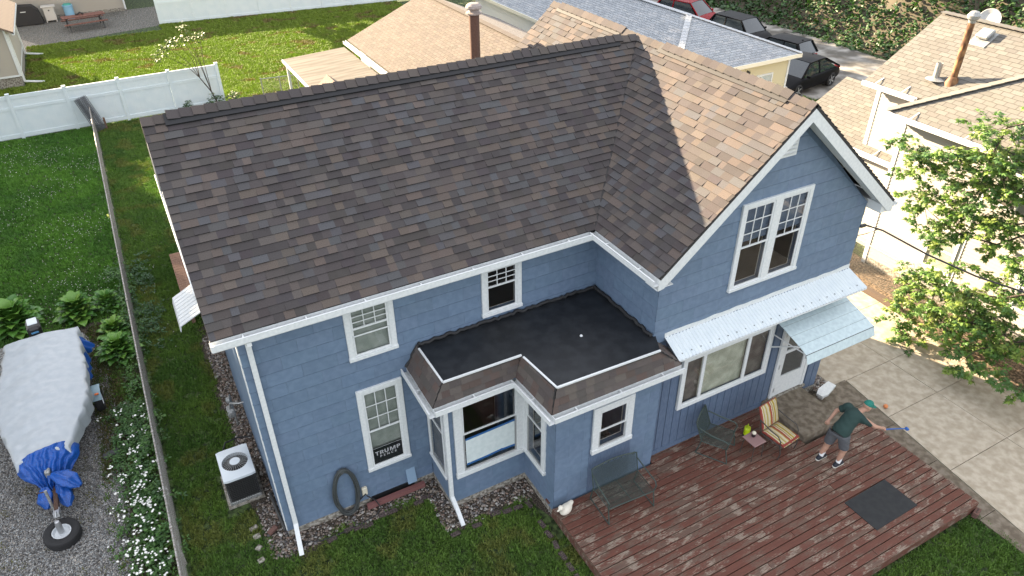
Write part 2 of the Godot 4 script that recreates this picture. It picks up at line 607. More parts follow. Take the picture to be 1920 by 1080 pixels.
func house_walls() -> void:
	var conc: Material = mats.concrete
	# rooms are real: outer walls, lining, floors and ceilings, open at the windows (x0, y0, x1, y1)
	var core := MB.new()
	var lining := MB.new()
	var main_open := [[1.82, 3.79, 2.53, 4.78], [4.42, 3.81, 5.08, 4.76], [1.82, 1.00, 2.52, 2.92]]
	var gable_open := [[8.67, 4.10, 9.40, 5.81], [9.54, 4.10, 10.26, 5.81], [7.80, 1.46, 10.11, 2.65]]
	var bay_open := [[3.36, 0.96, 4.54, 2.70]]
	var bay_side := [[0.12, 0.86, 0.80, 2.84]]
	var box_open := [[5.67, 1.48, 6.32, 2.42]]
	var box_side := [[1.08, 0.98, 1.66, 2.75]]
	shell(core, lining, Vector3(0, 0, -0.014), Vector3.RIGHT, L1, 5.06, main_open + [[3.25, 0.25, 4.6, 2.75], [5.2, 0.25, 6.6, 2.4]])
	shell(core, lining, Vector3(L1, 0, WZ - 0.014), Vector3.RIGHT, GX - L1, 5.06, openings_at(gable_open, L1, 0))
	shell(core, lining, Vector3(L1 + 0.014, 0, 0), Vector3.BACK, WZ - 0.014, 5.06, [])
	shell(core, lining, Vector3(0.014, 0, -DM), Vector3.BACK, DM - 0.014, 5.06, [])
	shell(core, lining, Vector3(GX, 0, WZ - 0.014), Vector3.FORWARD, WZ + 5.68, 5.06, [])
	shell(core, lining, Vector3(GX, 0, -5.7), Vector3.LEFT, GX - 0.014, 5.06, [])
	shell(core, lining, Vector3(3.07, 0, 0.919), Vector3.RIGHT, 1.67, 3.2, openings_at(bay_open, 3.07, 0))
	shell(core, lining, Vector3(3.084, 0, 0), Vector3.BACK, 0.919, 3.2, bay_side)
	shell(core, lining, Vector3(4.731, 0, 2.063), Vector3.RIGHT, 2.37, 3.2, openings_at(box_open, 4.731, 0))
	shell(core, lining, Vector3(4.745, 0, 0.0), Vector3.BACK, 2.063, 3.2, box_side)
	core.box(Vector3(7.0, 0.0, 1.8), Vector3(7.1, 3.2, 2.06))
	core.prism(PackedVector2Array([Vector2(L1 + 0.02, 5.06), Vector2(GX, 5.06), Vector2(XM, HR - 0.15)]), Transform3D(Basis(), Vector3(0, 0, WZ - 0.104)), 0.09)
	core.prism(PackedVector2Array([Vector2(L1 + 0.02, 5.06), Vector2(GX, 5.06), Vector2(XM, HR - 0.15)]), Transform3D(Basis(), Vector3(0, 0, -5.7)), 0.09)
	core.prism(PackedVector2Array([Vector2(-DM, 5.06), Vector2(-0.02, 5.06), Vector2(ZR, HR - 0.12)]), Transform3D(Basis(Vector3(0, 0, 1), Vector3.UP, Vector3(-1, 0, 0)), Vector3(0.11, 0, 0)), 0.09)
	wpart(house, "wall", core, mats.blue_paint)
	# gable peak glazing needs its lining too
	wpart(house, "wall_lining", lining, mats.plaster)
	var fl := MB.new()
	for y in [0.12, 2.90, 5.02]:
		if y < 5.0:
			fl.box(Vector3(0.12, y, -5.58), Vector3(L1 + 0.1, y + 0.05, -0.13))
			fl.box(Vector3(L1 + 0.13, y, -5.58), Vector3(GX - 0.12, y + 0.05, WZ - 0.13))
	fl.box(Vector3(0.0, 5.062, -5.6), Vector3(L1 + 0.2, 5.10, -0.02))
	fl.box(Vector3(3.1, 0.12, -0.1), Vector3(4.72, 0.17, 0.8))
	fl.box(Vector3(4.85, 0.12, -0.1), Vector3(6.99, 0.17, 1.95))
	wpart(house, "floor", fl, mats.floor_boards)
	var ce := MB.new()
	ce.box(Vector3(3.1, 3.203, -0.1), Vector3(4.72, 3.24, 0.90))
	ce.box(Vector3(4.76, 3.203, -0.1), Vector3(7.0, 3.24, 2.04))
	ce.box(Vector3(XM - 1.75, 5.95, -5.58), Vector3(XM + 1.75, 5.98, WZ - 0.12))
	wpart(house, "ceiling", ce, mats.plaster)
	var fd := MB.new()
	fd.box(Vector3(0.005, -0.1, -DM), Vector3(3.06, 0.185, 0.004))
	fd.box(Vector3(3.063, -0.1, 0.0), Vector3(4.726, 0.185, 0.937))
	fd.box(Vector3(4.729, -0.1, 0.5), Vector3(7.1, 0.185, 2.079))
	fd.box(Vector3(7.1, -0.1, 0.0), Vector3(GX, 0.185, WZ + 0.003))
	wpart(house, "foundation", fd, conc)
	# painted siding shingles
	var pcs := []
	wall_face(Vector3(0, 0.18, -0.014), Vector3.RIGHT, PackedVector2Array([Vector2(0, 0), Vector2(L1, 0), Vector2(L1, 4.88), Vector2(0, 4.88)]), pcs, openings_at(main_open, 0, 0.18))
	var gp := PackedVector2Array([Vector2(0, 0), Vector2(GX - L1, 0), Vector2(GX - L1, 1.66), Vector2(XM - L1, 3.87), Vector2(0, 1.66)])
	wall_face(Vector3(L1, 3.40, WZ - 0.014), Vector3.RIGHT, gp, pcs, openings_at(gable_open, L1, 3.40))
	wall_face(Vector3(L1 + 0.014, 3.40, 0), Vector3.BACK, PackedVector2Array([Vector2(0, 0), Vector2(WZ, 0), Vector2(WZ, 1.66), Vector2(0, 1.66)]), pcs)
	wall_face(Vector3(3.07, 0.18, 0.919), Vector3.RIGHT, PackedVector2Array([Vector2(0, 0), Vector2(1.66, 0), Vector2(1.66, 3.0), Vector2(0, 3.0)]), pcs, openings_at(bay_open, 3.07, 0.18))
	wall_face(Vector3(3.084, 0.18, 0), Vector3.BACK, PackedVector2Array([Vector2(0, 0), Vector2(0.933, 0), Vector2(0.933, 3.0), Vector2(0, 3.0)]), pcs, openings_at(bay_side, 0, 0.18))
	wall_face(Vector3(4.731, 0.18, 2.063), Vector3.RIGHT, PackedVector2Array([Vector2(0, 0), Vector2(2.37, 0), Vector2(2.37, 3.0), Vector2(0, 3.0)]), pcs, openings_at(box_open, 4.731, 0.18))
	wall_face(Vector3(4.745, 0.18, 0.933), Vector3.BACK, PackedVector2Array([Vector2(0, 0), Vector2(1.144, 0), Vector2(1.144, 3.0), Vector2(0, 3.0)]), pcs, openings_at(box_side, 0.933, 0.18))
	wall_face(Vector3(0.014, 0.18, -DM), Vector3.BACK, PackedVector2Array([Vector2(0, 0), Vector2(DM, 0), Vector2(DM, 4.9), Vector2(-ZR, 7.1), Vector2(0, 4.9)]), pcs)
	var keep := []
	var hidden := [AABB(Vector3(3.15, 0, -0.5), Vector3(1.5, 3.4, 0.8)), AABB(Vector3(4.8, 0, -0.5), Vector3(2.2, 3.4, 2.3))]
	var late := []
	var rest := MB.new()
	rest.colored = true
	for p in pcs:
		var hid := false
		for b in hidden:
			if b.has_point(p.mid):
				hid = true
		if hid:
			continue
		if p.pl.u == Vector3.BACK and p.pl.o.x < 0.1:
			late.append(p)
		else:
			keep.append(p)
	keep.sort_custom(func(a, b): return mean_len(a) + (0.0 if a.whole else 5.0) < mean_len(b) + (0.0 if b.whole else 5.0))
	keep.append_array(late)
	var sm := vmat("siding_paint", 0.55, noise_tex(Color(0.93, 0.94, 0.95), Color(1, 1, 1), 0.02, 8, 1.6), Vector3(0.9, 0.9, 0.9))
	for i in keep.size():
		var p: Dictionary = keep[i]
		var mb: MB = rest
		if i < 295:
			mb = MB.new()
			mb.colored = true
		var col := vary(Color(0.135, 0.192, 0.275), 0.05)
		piece_mesh(p, p.pl.o, p.pl.u, Vector3.UP, p.pl.u.cross(Vector3.UP), 0.272, 0.016, 0.026, 0.0, col, Color(0.10, 0.145, 0.21), mb, 0.0012)
		if i < 295:
			wpart(house, "siding_shingle", mb, sm)
	wpart(house, "siding_shingles", rest, sm).set_meta("kind", "stuff")
	# vertical boards under the long awning
	var x := 7.10
	while x < GX - 0.01:
		var x2 := minf(x + 0.2, GX)
		var runs := [[0.2, 3.3]]
		if x2 > 7.80 and x < 10.11:
			runs = [[0.2, 1.46], [2.65, 3.3]]
		elif x2 > 10.6 and x < 11.52:
			runs = [[2.52, 3.3]]
		for rn in runs:
			var b := MB.new()
			b.bevel(Transform3D(Basis(), Vector3((x + x2) / 2, (rn[0] + rn[1]) / 2, WZ - 0.008)), Vector3(x2 - x - 0.012, rn[1] - rn[0], 0.028), 0.006)
			wpart(house, "siding_board", b, mats.blue_board)
		x += 0.2
	var sk := MB.new()
	sk.box(Vector3(7.1, 0.2, WZ + 0.006), Vector3(10.5, 0.42, WZ + 0.022))
	wall_panel(sk, Vector3(5.50, 0.3, 2.068), Vector3.RIGHT, 1.0, 2.3, 0.022, 0.0, openings_at(box_open, 5.50, 0.3))
	wpart(house, "siding_panel", sk, mats.blue_board)
	# inside corner strips
	var cs := MB.new()
	cs.box(Vector3(-0.012, 0.2, -0.115), Vector3(0.006, 5.05, 0.010))
	wpart(house, "corner_board", cs, mats.white_trim)

func house_trim() -> void:
	var white: Material = mats.white_trim
	# eaves: fascia and soffit
	var fs := MB.new()
	fs.box(Vector3(RL, 4.96, OE - 0.035), Vector3(L1 - OE + 0.03, 5.10, OE - 0.012))
	fs.box(Vector3(L1 - OE + 0.012, 4.96, OE - 0.012), Vector3(L1 - OE + 0.035, 5.10, RF - 0.01))
	wpart(house, "fascia", fs, white)
	var so := MB.new()
	so.box(Vector3(RL, 4.945, 0.0), Vector3(L1 - OE, 4.958, OE))
	so.box(Vector3(L1 - OE, 4.945, 0.0), Vector3(L1, 4.958, RF - 0.02))
	wpart(house, "soffit", so, white)
	# rakes of the front gable and of the left end
	var gs := (HR - YE) / (XM - L1 + OE)
	for s in [-1.0, 1.0]:
		var rb := MB.new()
		var xe: float = XM + s * (XM - L1 + OE)
		var pg := PackedVector2Array([Vector2(XM, HR - 0.045), Vector2(xe, YE - 0.045), Vector2(xe, YE - 0.25), Vector2(xe - s * 0.12, YE - 0.25 + 0.02), Vector2(XM, HR - 0.30)])
		rb.prism(pg, Transform3D(Basis(), Vector3(0, 0, RF - 0.030)), 0.028)
		wpart(house, "rake_board", rb, white)
		var sf := MB.new()
		sf.prism(PackedVector2Array([Vector2(XM, HR - 0.245), Vector2(xe, YE - 0.245), Vector2(xe, YE - 0.262), Vector2(XM, HR - 0.262)]), Transform3D(Basis(), Vector3(0, 0, WZ)), RF - 0.03 - WZ)
		wpart(house, "rake_soffit", sf, mats.soffit)
		var lb := MB.new()
		var ze: float = ZR + s * (OE - ZR)
		lb.prism(PackedVector2Array([Vector2(ZR, HR - 0.045), Vector2(ze, YE - 0.045), Vector2(ze, YE - 0.2), Vector2(ZR, HR - 0.2)]), Transform3D(Basis(Vector3(0, 0, 1), Vector3.UP, Vector3(-1, 0, 0)), Vector3(RL + 0.03, 0, 0)), 0.022)
		wpart(house, "rake_board", lb, white)
	var er := MB.new()
	er.box(Vector3(GX + 0.02, 4.93, RB), Vector3(GX + OE - 0.012, 5.12, RF - 0.031))
	wpart(house, "eave_box", er, mats.soffit)
	gutter(Vector3(RL - 0.02, YE - 0.02, OE - 0.012), Vector3(L1 - OE - 0.11, YE - 0.02, OE - 0.012), Vector3.BACK)
	gutter(Vector3(L1 - OE + 0.012, YE - 0.02, OE + 0.0), Vector3(L1 - OE + 0.012, YE - 0.02, RF), Vector3.LEFT)
	# right gutter end
	gutter(Vector3(GX + OE + 0.01, YE - 0.03, RB), Vector3(GX + OE + 0.01, YE - 0.03, RF), Vector3.RIGHT)
	# downspouts: left corner and bay corner
	var d := MB.new()
	var dz := 0.062
	d.beam(Vector3(0.17, 4.95, OE + 0.05), Vector3(0.17, 4.82, dz), 0.075, 0.06)
	d.beam(Vector3(0.17, 4.85, dz), Vector3(0.17, 0.33, dz), 0.085, 0.065, Vector3.BACK)
	d.beam(Vector3(0.17, 0.36, dz), Vector3(0.10, 0.05, 0.58), 0.085, 0.065)
	wpart(house, "downspout", d, white)
	d = MB.new()
	d.beam(Vector3(3.04, 3.05, 1.32), Vector3(3.04, 2.86, 1.0), 0.07, 0.055)
	d.beam(Vector3(3.04, 2.9, 1.0), Vector3(3.04, 0.42, 1.0), 0.08, 0.06, Vector3.BACK)
	d.beam(Vector3(3.04, 0.45, 1.0), Vector3(3.07, 0.22, 1.16), 0.08, 0.06)
	d.beam(Vector3(3.07, 0.24, 1.15), Vector3(3.06, 0.05, 1.45), 0.08, 0.06)
	wpart(house, "downspout", d, white)
	# louvred gable vent
	var gv := wpart(house, "gable_vent", MB.new(), white) if false else null
	var v := MB.new()
	var t := Transform3D(Basis(), Vector3(9.22, 6.62, WZ + 0.006))
	v.prism(PackedVector2Array([Vector2(0, 0), Vector2(0.44, 0), Vector2(0.44, 0.46), Vector2(0.0, 0.10)]), t, 0.02)
	var vent := wpart(house, "gable_vent", v, white)
	for i in 5:
		var s := MB.new()
		var y := 0.05 + i * 0.075
		var x0 := maxf(0.04, (y - 0.10) * 1.22 + 0.05)
		s.obox(t * Transform3D(Basis(Vector3.RIGHT, 0.5), Vector3((x0 + 0.40) / 2, y, 0.026)), Vector3(0.40 - x0, 0.045, 0.006))
		wpart(vent, "slat", s, white)

func add_windows() -> void:
	var b := Basis()
	var w1 := window_unit(Transform3D(b, Vector3(1.73, 3.71, 0.0)), 0.89, 1.15, 0.105, 3, mats.blind, 0.42)
	window_unit(Transform3D(b, Vector3(4.33, 3.74, 0.0)), 0.84, 1.10, 0.10, 3, null, 0.42)
	window_unit(Transform3D(b, Vector3(1.73, 0.93, 0.0)), 0.88, 2.07, 0.105, 3, mats.blind, 0.52)
	# storm track on the upper left window
	var st := MB.new()
	st.box(Vector3(1.85, 4.22, 0.045), Vector3(2.50, 4.245, 0.055))
	wpart(w1, "storm_rail", st, mats.white_trim)
	# bay: front and two sides
	var bw := window_unit(Transform3D(b, Vector3(3.20, 0.85, 0.933)), 1.50, 1.98, 0.17, 0, null, 0.44)
	var ps := MB.new()
	ps.box(Vector3(3.42, 1.14, 0.968), Vector3(4.48, 1.80, 0.974))
	wpart(bw, "plastic_sheet", ps, mats.plastic)
	for q in [[Vector3(3.42, 1.80, 0), Vector3(4.48, 1.83, 0)], [Vector3(3.42, 1.135, 0), Vector3(3.85, 1.145, 0)], [Vector3(3.85, 1.145, 0), Vector3(4.2, 1.17, 0)], [Vector3(4.2, 1.16, 0), Vector3(4.48, 1.15, 0)]]:
		var tp := MB.new()
		tp.beam(q[0] + Vector3(0, 0, 0.977), q[1] + Vector3(0, 0, 0.977), 0.05, 0.004, Vector3.BACK)
		wpart(bw, "tape", tp, mats.blue_tape)
	var lb := Basis(Vector3(0, 0, 1), Vector3.UP, Vector3(-1, 0, 0))
	window_unit(Transform3D(lb, Vector3(3.07, 0.80, 0.06)), 0.80, 2.1, 0.075, 0, mats.screen, 0.45)
	window_unit(Transform3D(lb, Vector3(4.731, 0.90, 0.97)), 0.80, 1.95, 0.12, 0, null, 0.45)
	# small window of the box
	window_unit(Transform3D(b, Vector3(5.53, 1.38, 2.090)), 0.93, 1.17, 0.15, 0, null, 0.55)
	# twin window in the gable
	window_unit(Transform3D(b, Vector3(8.59, 4.03, WZ + 0.002)), 0.89, 1.86, 0.095, 3, null, 0.5)
	window_unit(Transform3D(b, Vector3(9.46, 4.031, WZ + 0.003)), 0.88, 1.86, 0.095, 3, null, 0.5)
	# long three-part window below the awning
	var lw := MB.new()
	var wx0 := 7.73; var wx1 := 10.18; var wy0 := 1.39; var wy1 := 2.72
	for q in [[Vector3(wx0, wy0, 0), Vector3(wx0 + 0.08, wy1, 0)], [Vector3(wx1 - 0.08, wy0, 0), Vector3(wx1, wy1, 0)], [Vector3(wx0 + 0.08, wy0, 0), Vector3(wx1 - 0.08, wy0 + 0.08, 0)], [Vector3(wx0 + 0.08, wy1 - 0.08, 0), Vector3(wx1 - 0.08, wy1, 0)]]:
		lw.box(q[0] + Vector3(0, 0, WZ), q[1] + Vector3(0, 0, WZ + 0.06))
	var wn := wpart(house, "window", lw, mats.white_trim)
	var xs := [wx0 + 0.08, 8.30, 9.50, wx1 - 0.08]
	for i in 3:
		var bl := MB.new()
		bl.box(Vector3(xs[i], wy0 + 0.08, WZ - 0.05), Vector3(xs[i + 1], wy1 - 0.08, WZ - 0.044))
		wpart(wn, "blind", bl, mats.pale_blind if i == 1 else mats.screen)
		var sa := MB.new()
		var f := 0.04
		sa.box(Vector3(xs[i], wy0 + 0.08, WZ + 0.014), Vector3(xs[i] + f, wy1 - 0.08, WZ + 0.045))
		sa.box(Vector3(xs[i + 1] - f, wy0 + 0.08, WZ + 0.014), Vector3(xs[i + 1], wy1 - 0.08, WZ + 0.046))
		sa.box(Vector3(xs[i] + f, wy0 + 0.08, WZ + 0.014), Vector3(xs[i + 1] - f, wy0 + 0.08 + f, WZ + 0.044))
		wpart(wn, "sash", sa, mats.white_trim)
		var g := MB.new()
		g.box(Vector3(xs[i] + f, wy0 + 0.12, WZ + 0.026), Vector3(xs[i + 1] - f, wy1 - 0.08, WZ + 0.029))
		wpart(wn, "pane", g, mats.glass)
	# storm door
	var dr := MB.new()
	var dx0 := 10.53; var dx1 := 11.59; var dy := 0.46
	dr.box(Vector3(dx0, dy, WZ), Vector3(dx0 + 0.085, 2.6, WZ + 0.05))
	dr.box(Vector3(dx1 - 0.085, dy, WZ), Vector3(dx1, 2.6, WZ + 0.05))
	dr.box(Vector3(dx0 + 0.085, 2.51, WZ), Vector3(dx1 - 0.085, 2.6, WZ + 0.05))
	dr.box(Vector3(dx0 + 0.09, dy + 0.02, WZ + 0.012), Vector3(dx1 - 0.09, 1.03, WZ + 0.042))
	dr.box(Vector3(dx0 + 0.09, 1.03, WZ + 0.012), Vector3(dx0 + 0.21, 2.5, WZ + 0.042))
	dr.box(Vector3(dx1 - 0.21, 1.03, WZ + 0.012), Vector3(dx1 - 0.09, 2.5, WZ + 0.042))
	dr.box(Vector3(dx0 + 0.21, 1.68, WZ + 0.012), Vector3(dx1 - 0.21, 1.76, WZ + 0.042))
	dr.box(Vector3(dx0 + 0.21, 2.40, WZ + 0.012), Vector3(dx1 - 0.21, 2.5, WZ + 0.042))
	var dn := wpart(house, "storm_door", dr, mats.white_trim)
	for q in [[1.03, 1.68], [1.76, 2.40]]:
		var bk := MB.new()
		bk.box(Vector3(dx0 + 0.21, q[0], WZ + 0.006), Vector3(dx1 - 0.21, q[1], WZ + 0.012))
		wpart(dn, "screen", bk, mats.dark_screen)
		var g := MB.new()
		g.box(Vector3(dx0 + 0.21, q[0], WZ + 0.026), Vector3(dx1 - 0.21, q[1], WZ + 0.029))
		wpart(dn, "pane", g, mats.glass)
	var hn := MB.new()
	hn.beam(Vector3(dx1 - 0.14, 1.28, WZ + 0.06), Vector3(dx1 - 0.14, 1.40, WZ + 0.06), 0.02, 0.03, Vector3.BACK)
	wpart(dn, "handle", hn, mats.steel)
	for y in [0.62, 1.3, 2.2]:
		var hg := MB.new()
		hg.box(Vector3(dx0 + 0.07, y, WZ + 0.05), Vector3(dx0 + 0.10, y + 0.12, WZ + 0.056))
		wpart(dn, "hinge", hg, mats.steel)
	var th := MB.new()
	th.box(Vector3(dx0 - 0.02, 0.40, WZ), Vector3(dx1 + 0.04, 0.46, WZ + 0.09))
	wpart(dn, "threshold", th, mats.concrete)

func porch_roof() -> void:
	# flat black membrane with a shingled skirt round it
	var top := [Vector3(2.97, 3.60, 0.0), Vector3(2.97, 3.60, 1.20), Vector3(4.50, 3.60, 1.22), Vector3(4.60, 3.60, 2.27), Vector3(6.75, 3.60, 2.33), Vector3(6.95, 3.60, 1.93)]
	var low := [Vector3(2.74, 3.17, 0.0), Vector3(2.72, 3.17, 1.27), Vector3(4.37, 3.17, 1.25), Vector3(4.43, 3.17, 2.41), Vector3(7.22, 3.17, 2.43), Vector3(7.30, 3.17, 1.94)]
	var pg := PackedVector2Array()
	for p in top:
		pg.append(Vector2(p.x, -p.z))
	pg.append(Vector2(6.93, -1.90)); pg.append(Vector2(6.93, 0.0))
	var fm := MB.new()
	fm.prism(pg, Transform3D(Basis(Vector3.RIGHT, Vector3(0, 0, -1), Vector3.UP), Vector3(0, 3.56, 0)), 0.035)
	var flat := wpart(house, "flat_roof", fm, mats.membrane)
	var cr := MB.new()
	var prev := Vector3(2.95, 3.61, 0.045)
	var pts := []
	for i in 60:
		var f := i / 59.0
		var x := lerpf(3.0, 6.87, f)
		pts.append(Vector3(x, 3.605 + rng.randf_range(0.0, 0.05), 0.035 + rng.randf_range(0.0, 0.03)))
	for i in 30:
		var f := i / 29.0
		pts.append(Vector3(6.875 - rng.randf_range(0.0, 0.03), 3.605 + rng.randf_range(0.0, 0.05), lerpf(0.06, 1.92, f)))
	cr.tube(pts, 0.035, 5)
	wpart(flat, "tar_seam", cr, mats.tar)
	var tk := MB.new()
	tk.tube([Vector3(2.72, 3.20, 0.03), Vector3(2.84, 3.34, 0.04), Vector3(2.86, 3.42, 0.03), Vector3(2.98, 3.6, 0.04), Vector3(3.05, 3.64, 0.03)], 0.03, 5)
	wpart(flat, "tar_seam", tk, mats.tar)
	for k in [[0, 1], [1, 2], [2, 3], [3, 4]]:
		var e := MB.new()
		var a: Vector3 = top[k[0]] + Vector3(0, 0.008, 0)
		var c: Vector3 = top[k[1]] + Vector3(0, 0.008, 0)
		if k[0] == 2:
			a = a.lerp(c, 0.06)
		if k[0] == 0:
			a = a.lerp(c, 0.12)
		e.beam(a, c, 0.035, 0.03)
		wpart(flat, "edge_strip", e, mats.white_trim)
	var nail := MB.new()
	nail.lathe(Transform3D(Basis(), Vector3(5.75, 3.60, 1.26)), [Vector2(0.0001, 0.03), Vector2(0.02, 0.02), Vector2(0.03, 0.0)], 10)
	wpart(flat, "roof_cap", nail, mats.white_trim)
	var tabmat: Material = mats.shingle_granules
	for i in 5:
		var a: Vector3 = low[i]; var c: Vector3 = low[i + 1]
		var ta: Vector3 = top[i]; var tc: Vector3 = top[i + 1]
		var u := (c - a).normalized()
		var w := ((ta - a) - u * (ta - a).dot(u)).normalized()
		var nn := u.cross(w)
		var rg := PackedVector2Array([Vector2.ZERO, Vector2((c - a).length(), 0), Vector2((tc - a).dot(u), (tc - a).dot(w)), Vector2((ta - a).dot(u), (ta - a).dot(w))])
		var slab := MB.new()
		slab.prism(rg, Transform3D(Basis(u, w, nn), a - nn * 0.02), 0.018)
		var node := wpart(house, "roof_skirt", slab, mats.roof_underlay)
		for p in lay(a, u, w, rg, 0.135, 0.14, 0.24, 4):
			var mb := MB.new()
			mb.colored = true
			piece_mesh(p, a, u, w, nn, 0.135, 0.003, 0.012, 0.006, vary([Color(0.115, 0.096, 0.088), Color(0.135, 0.115, 0.102), Color(0.10, 0.086, 0.08), Color(0.12, 0.086, 0.074)][p.col], 0.1), ASPHALT, mb)
			wpart(node, "skirt_shingle", mb, tabmat)
	for i in 4:
		var a: Vector3 = low[i] + Vector3(0, -0.01, 0)
		var c: Vector3 = low[i + 1] + Vector3(0, -0.01, 0)
		var u := (c - a).normalized()
		var out := u.cross(Vector3.UP)
		gutter(a - u * 0.0, c + u * (0.1 if i in [0, 2] else -0.1 if i == 1 else 0.0), out, 0.11)
		var so := MB.new()
		so.beam(a + Vector3(0, -0.125, 0) - out * 0.1, c + Vector3(0, -0.125, 0) - out * 0.1, 0.28, 0.02)
		wpart(house, "soffit", so, mats.white_trim)

func awnings() -> void:
	# corrugated metal awning over the long window
	var cols := 62
	var a0 := Vector3(7.17, 3.47, WZ + 0.012); var a1 := Vector3(12.12, 3.47, WZ + 0.012)
	var b0 := Vector3(7.20, 3.20, 2.37); var b1 := Vector3(12.23, 3.20, 2.40)
	var top := []; var bot := []
	for i in cols * 4 + 1:
		var f := float(i) / (cols * 4)
		var h := 0.017 * cos(f * cols * TAU)
		top.append(a0.lerp(a1, f) + Vector3(0, h, 0))
		bot.append(b0.lerp(b1, f) + Vector3(0, h, 0))
	var mb := MB.new()
	mb.grid([bot, top])
	var aw := wpart(house, "corrugated_awning", mb, mats.awning_metal)
	var fl := MB.new()
	var prev := Vector3.ZERO
	for i in 26:
		var f := i / 25.0
		var p := a0.lerp(a1, f) + Vector3(0, 0.05 + rng.randf_range(-0.012, 0.018), -0.004)
		if i > 0:
			fl.beam(prev, p, 0.012, 0.10, Vector3.UP)
		prev = p
	wpart(aw, "flashing", fl, mats.white_trim)
	var rl := MB.new()
	rl.beam(b0 + Vector3(0, -0.02, -0.01), b1 + Vector3(0, -0.02, -0.01), 0.03, 0.03)
	wpart(aw, "edge_rail", rl, mats.white_trim)
	for i in 22:
		var f := (i + 0.7) / 22.5
		var p := a0.lerp(a1, f).lerp(b0.lerp(b1, f), 0.78)
		var sc := MB.new()
		sc.lathe(Transform3D(Basis(), p + Vector3(0, 0.006, 0)), [Vector2(0.013, 0.0), Vector2(0.012, 0.008), Vector2(0.0001, 0.012)], 8)
		wpart(aw, "screw", sc, mats.dark_metal)
	# step-down metal awning over the door
	var pf := [Vector2(2.85, WZ + 0.02), Vector2(2.775, 2.17), Vector2(2.70, 2.42), Vector2(2.625, 2.66), Vector2(2.54, 2.88), Vector2(2.35, 2.96)]
	var d := MB.new()
	d.box(Vector3(10.16, 2.83, WZ), Vector3(12.12, 2.88, WZ + 0.03))
	var da := wpart(house, "door_awning", d, mats.aqua_metal)
	for i in 5:
		var p: Vector2 = pf[i]; var q: Vector2 = pf[i + 1]
		var x0 := 10.13; var x1 := 12.12
		var pn := MB.new()
		var dn := Vector3(0, -0.012, 0)
		pn.hexa([Vector3(x0, q.x, q.y) + dn, Vector3(x1, q.x, q.y) + dn, Vector3(x1, p.x, p.y) + dn * 0.2, Vector3(x0, p.x, p.y) + dn * 0.2, Vector3(x0, q.x, q.y), Vector3(x1, q.x, q.y), Vector3(x1, p.x - 0.006, p.y), Vector3(x0, p.x - 0.006, p.y)])
		wpart(da, "panel", pn, mats.aqua_metal)
		if i > 0:
			var lip := MB.new()
			lip.beam(Vector3(x0, p.x - 0.01, p.y), Vector3(x1, p.x - 0.01, p.y), 0.012, 0.014)
			wpart(da, "panel_lip", lip, mats.dark_metal)
	for x in [10.16, 12.09]:
		var sd := MB.new()
		sd.beam(Vector3(x, 2.1, WZ + 0.03), Vector3(x, 2.60, 2.66), 0.02, 0.025)
		sd.beam(Vector3(x, 2.45, WZ + 0.03), Vector3(x, 2.52, 2.86), 0.018, 0.02)
		wpart(da, "support_arm", sd, mats.white_trim)

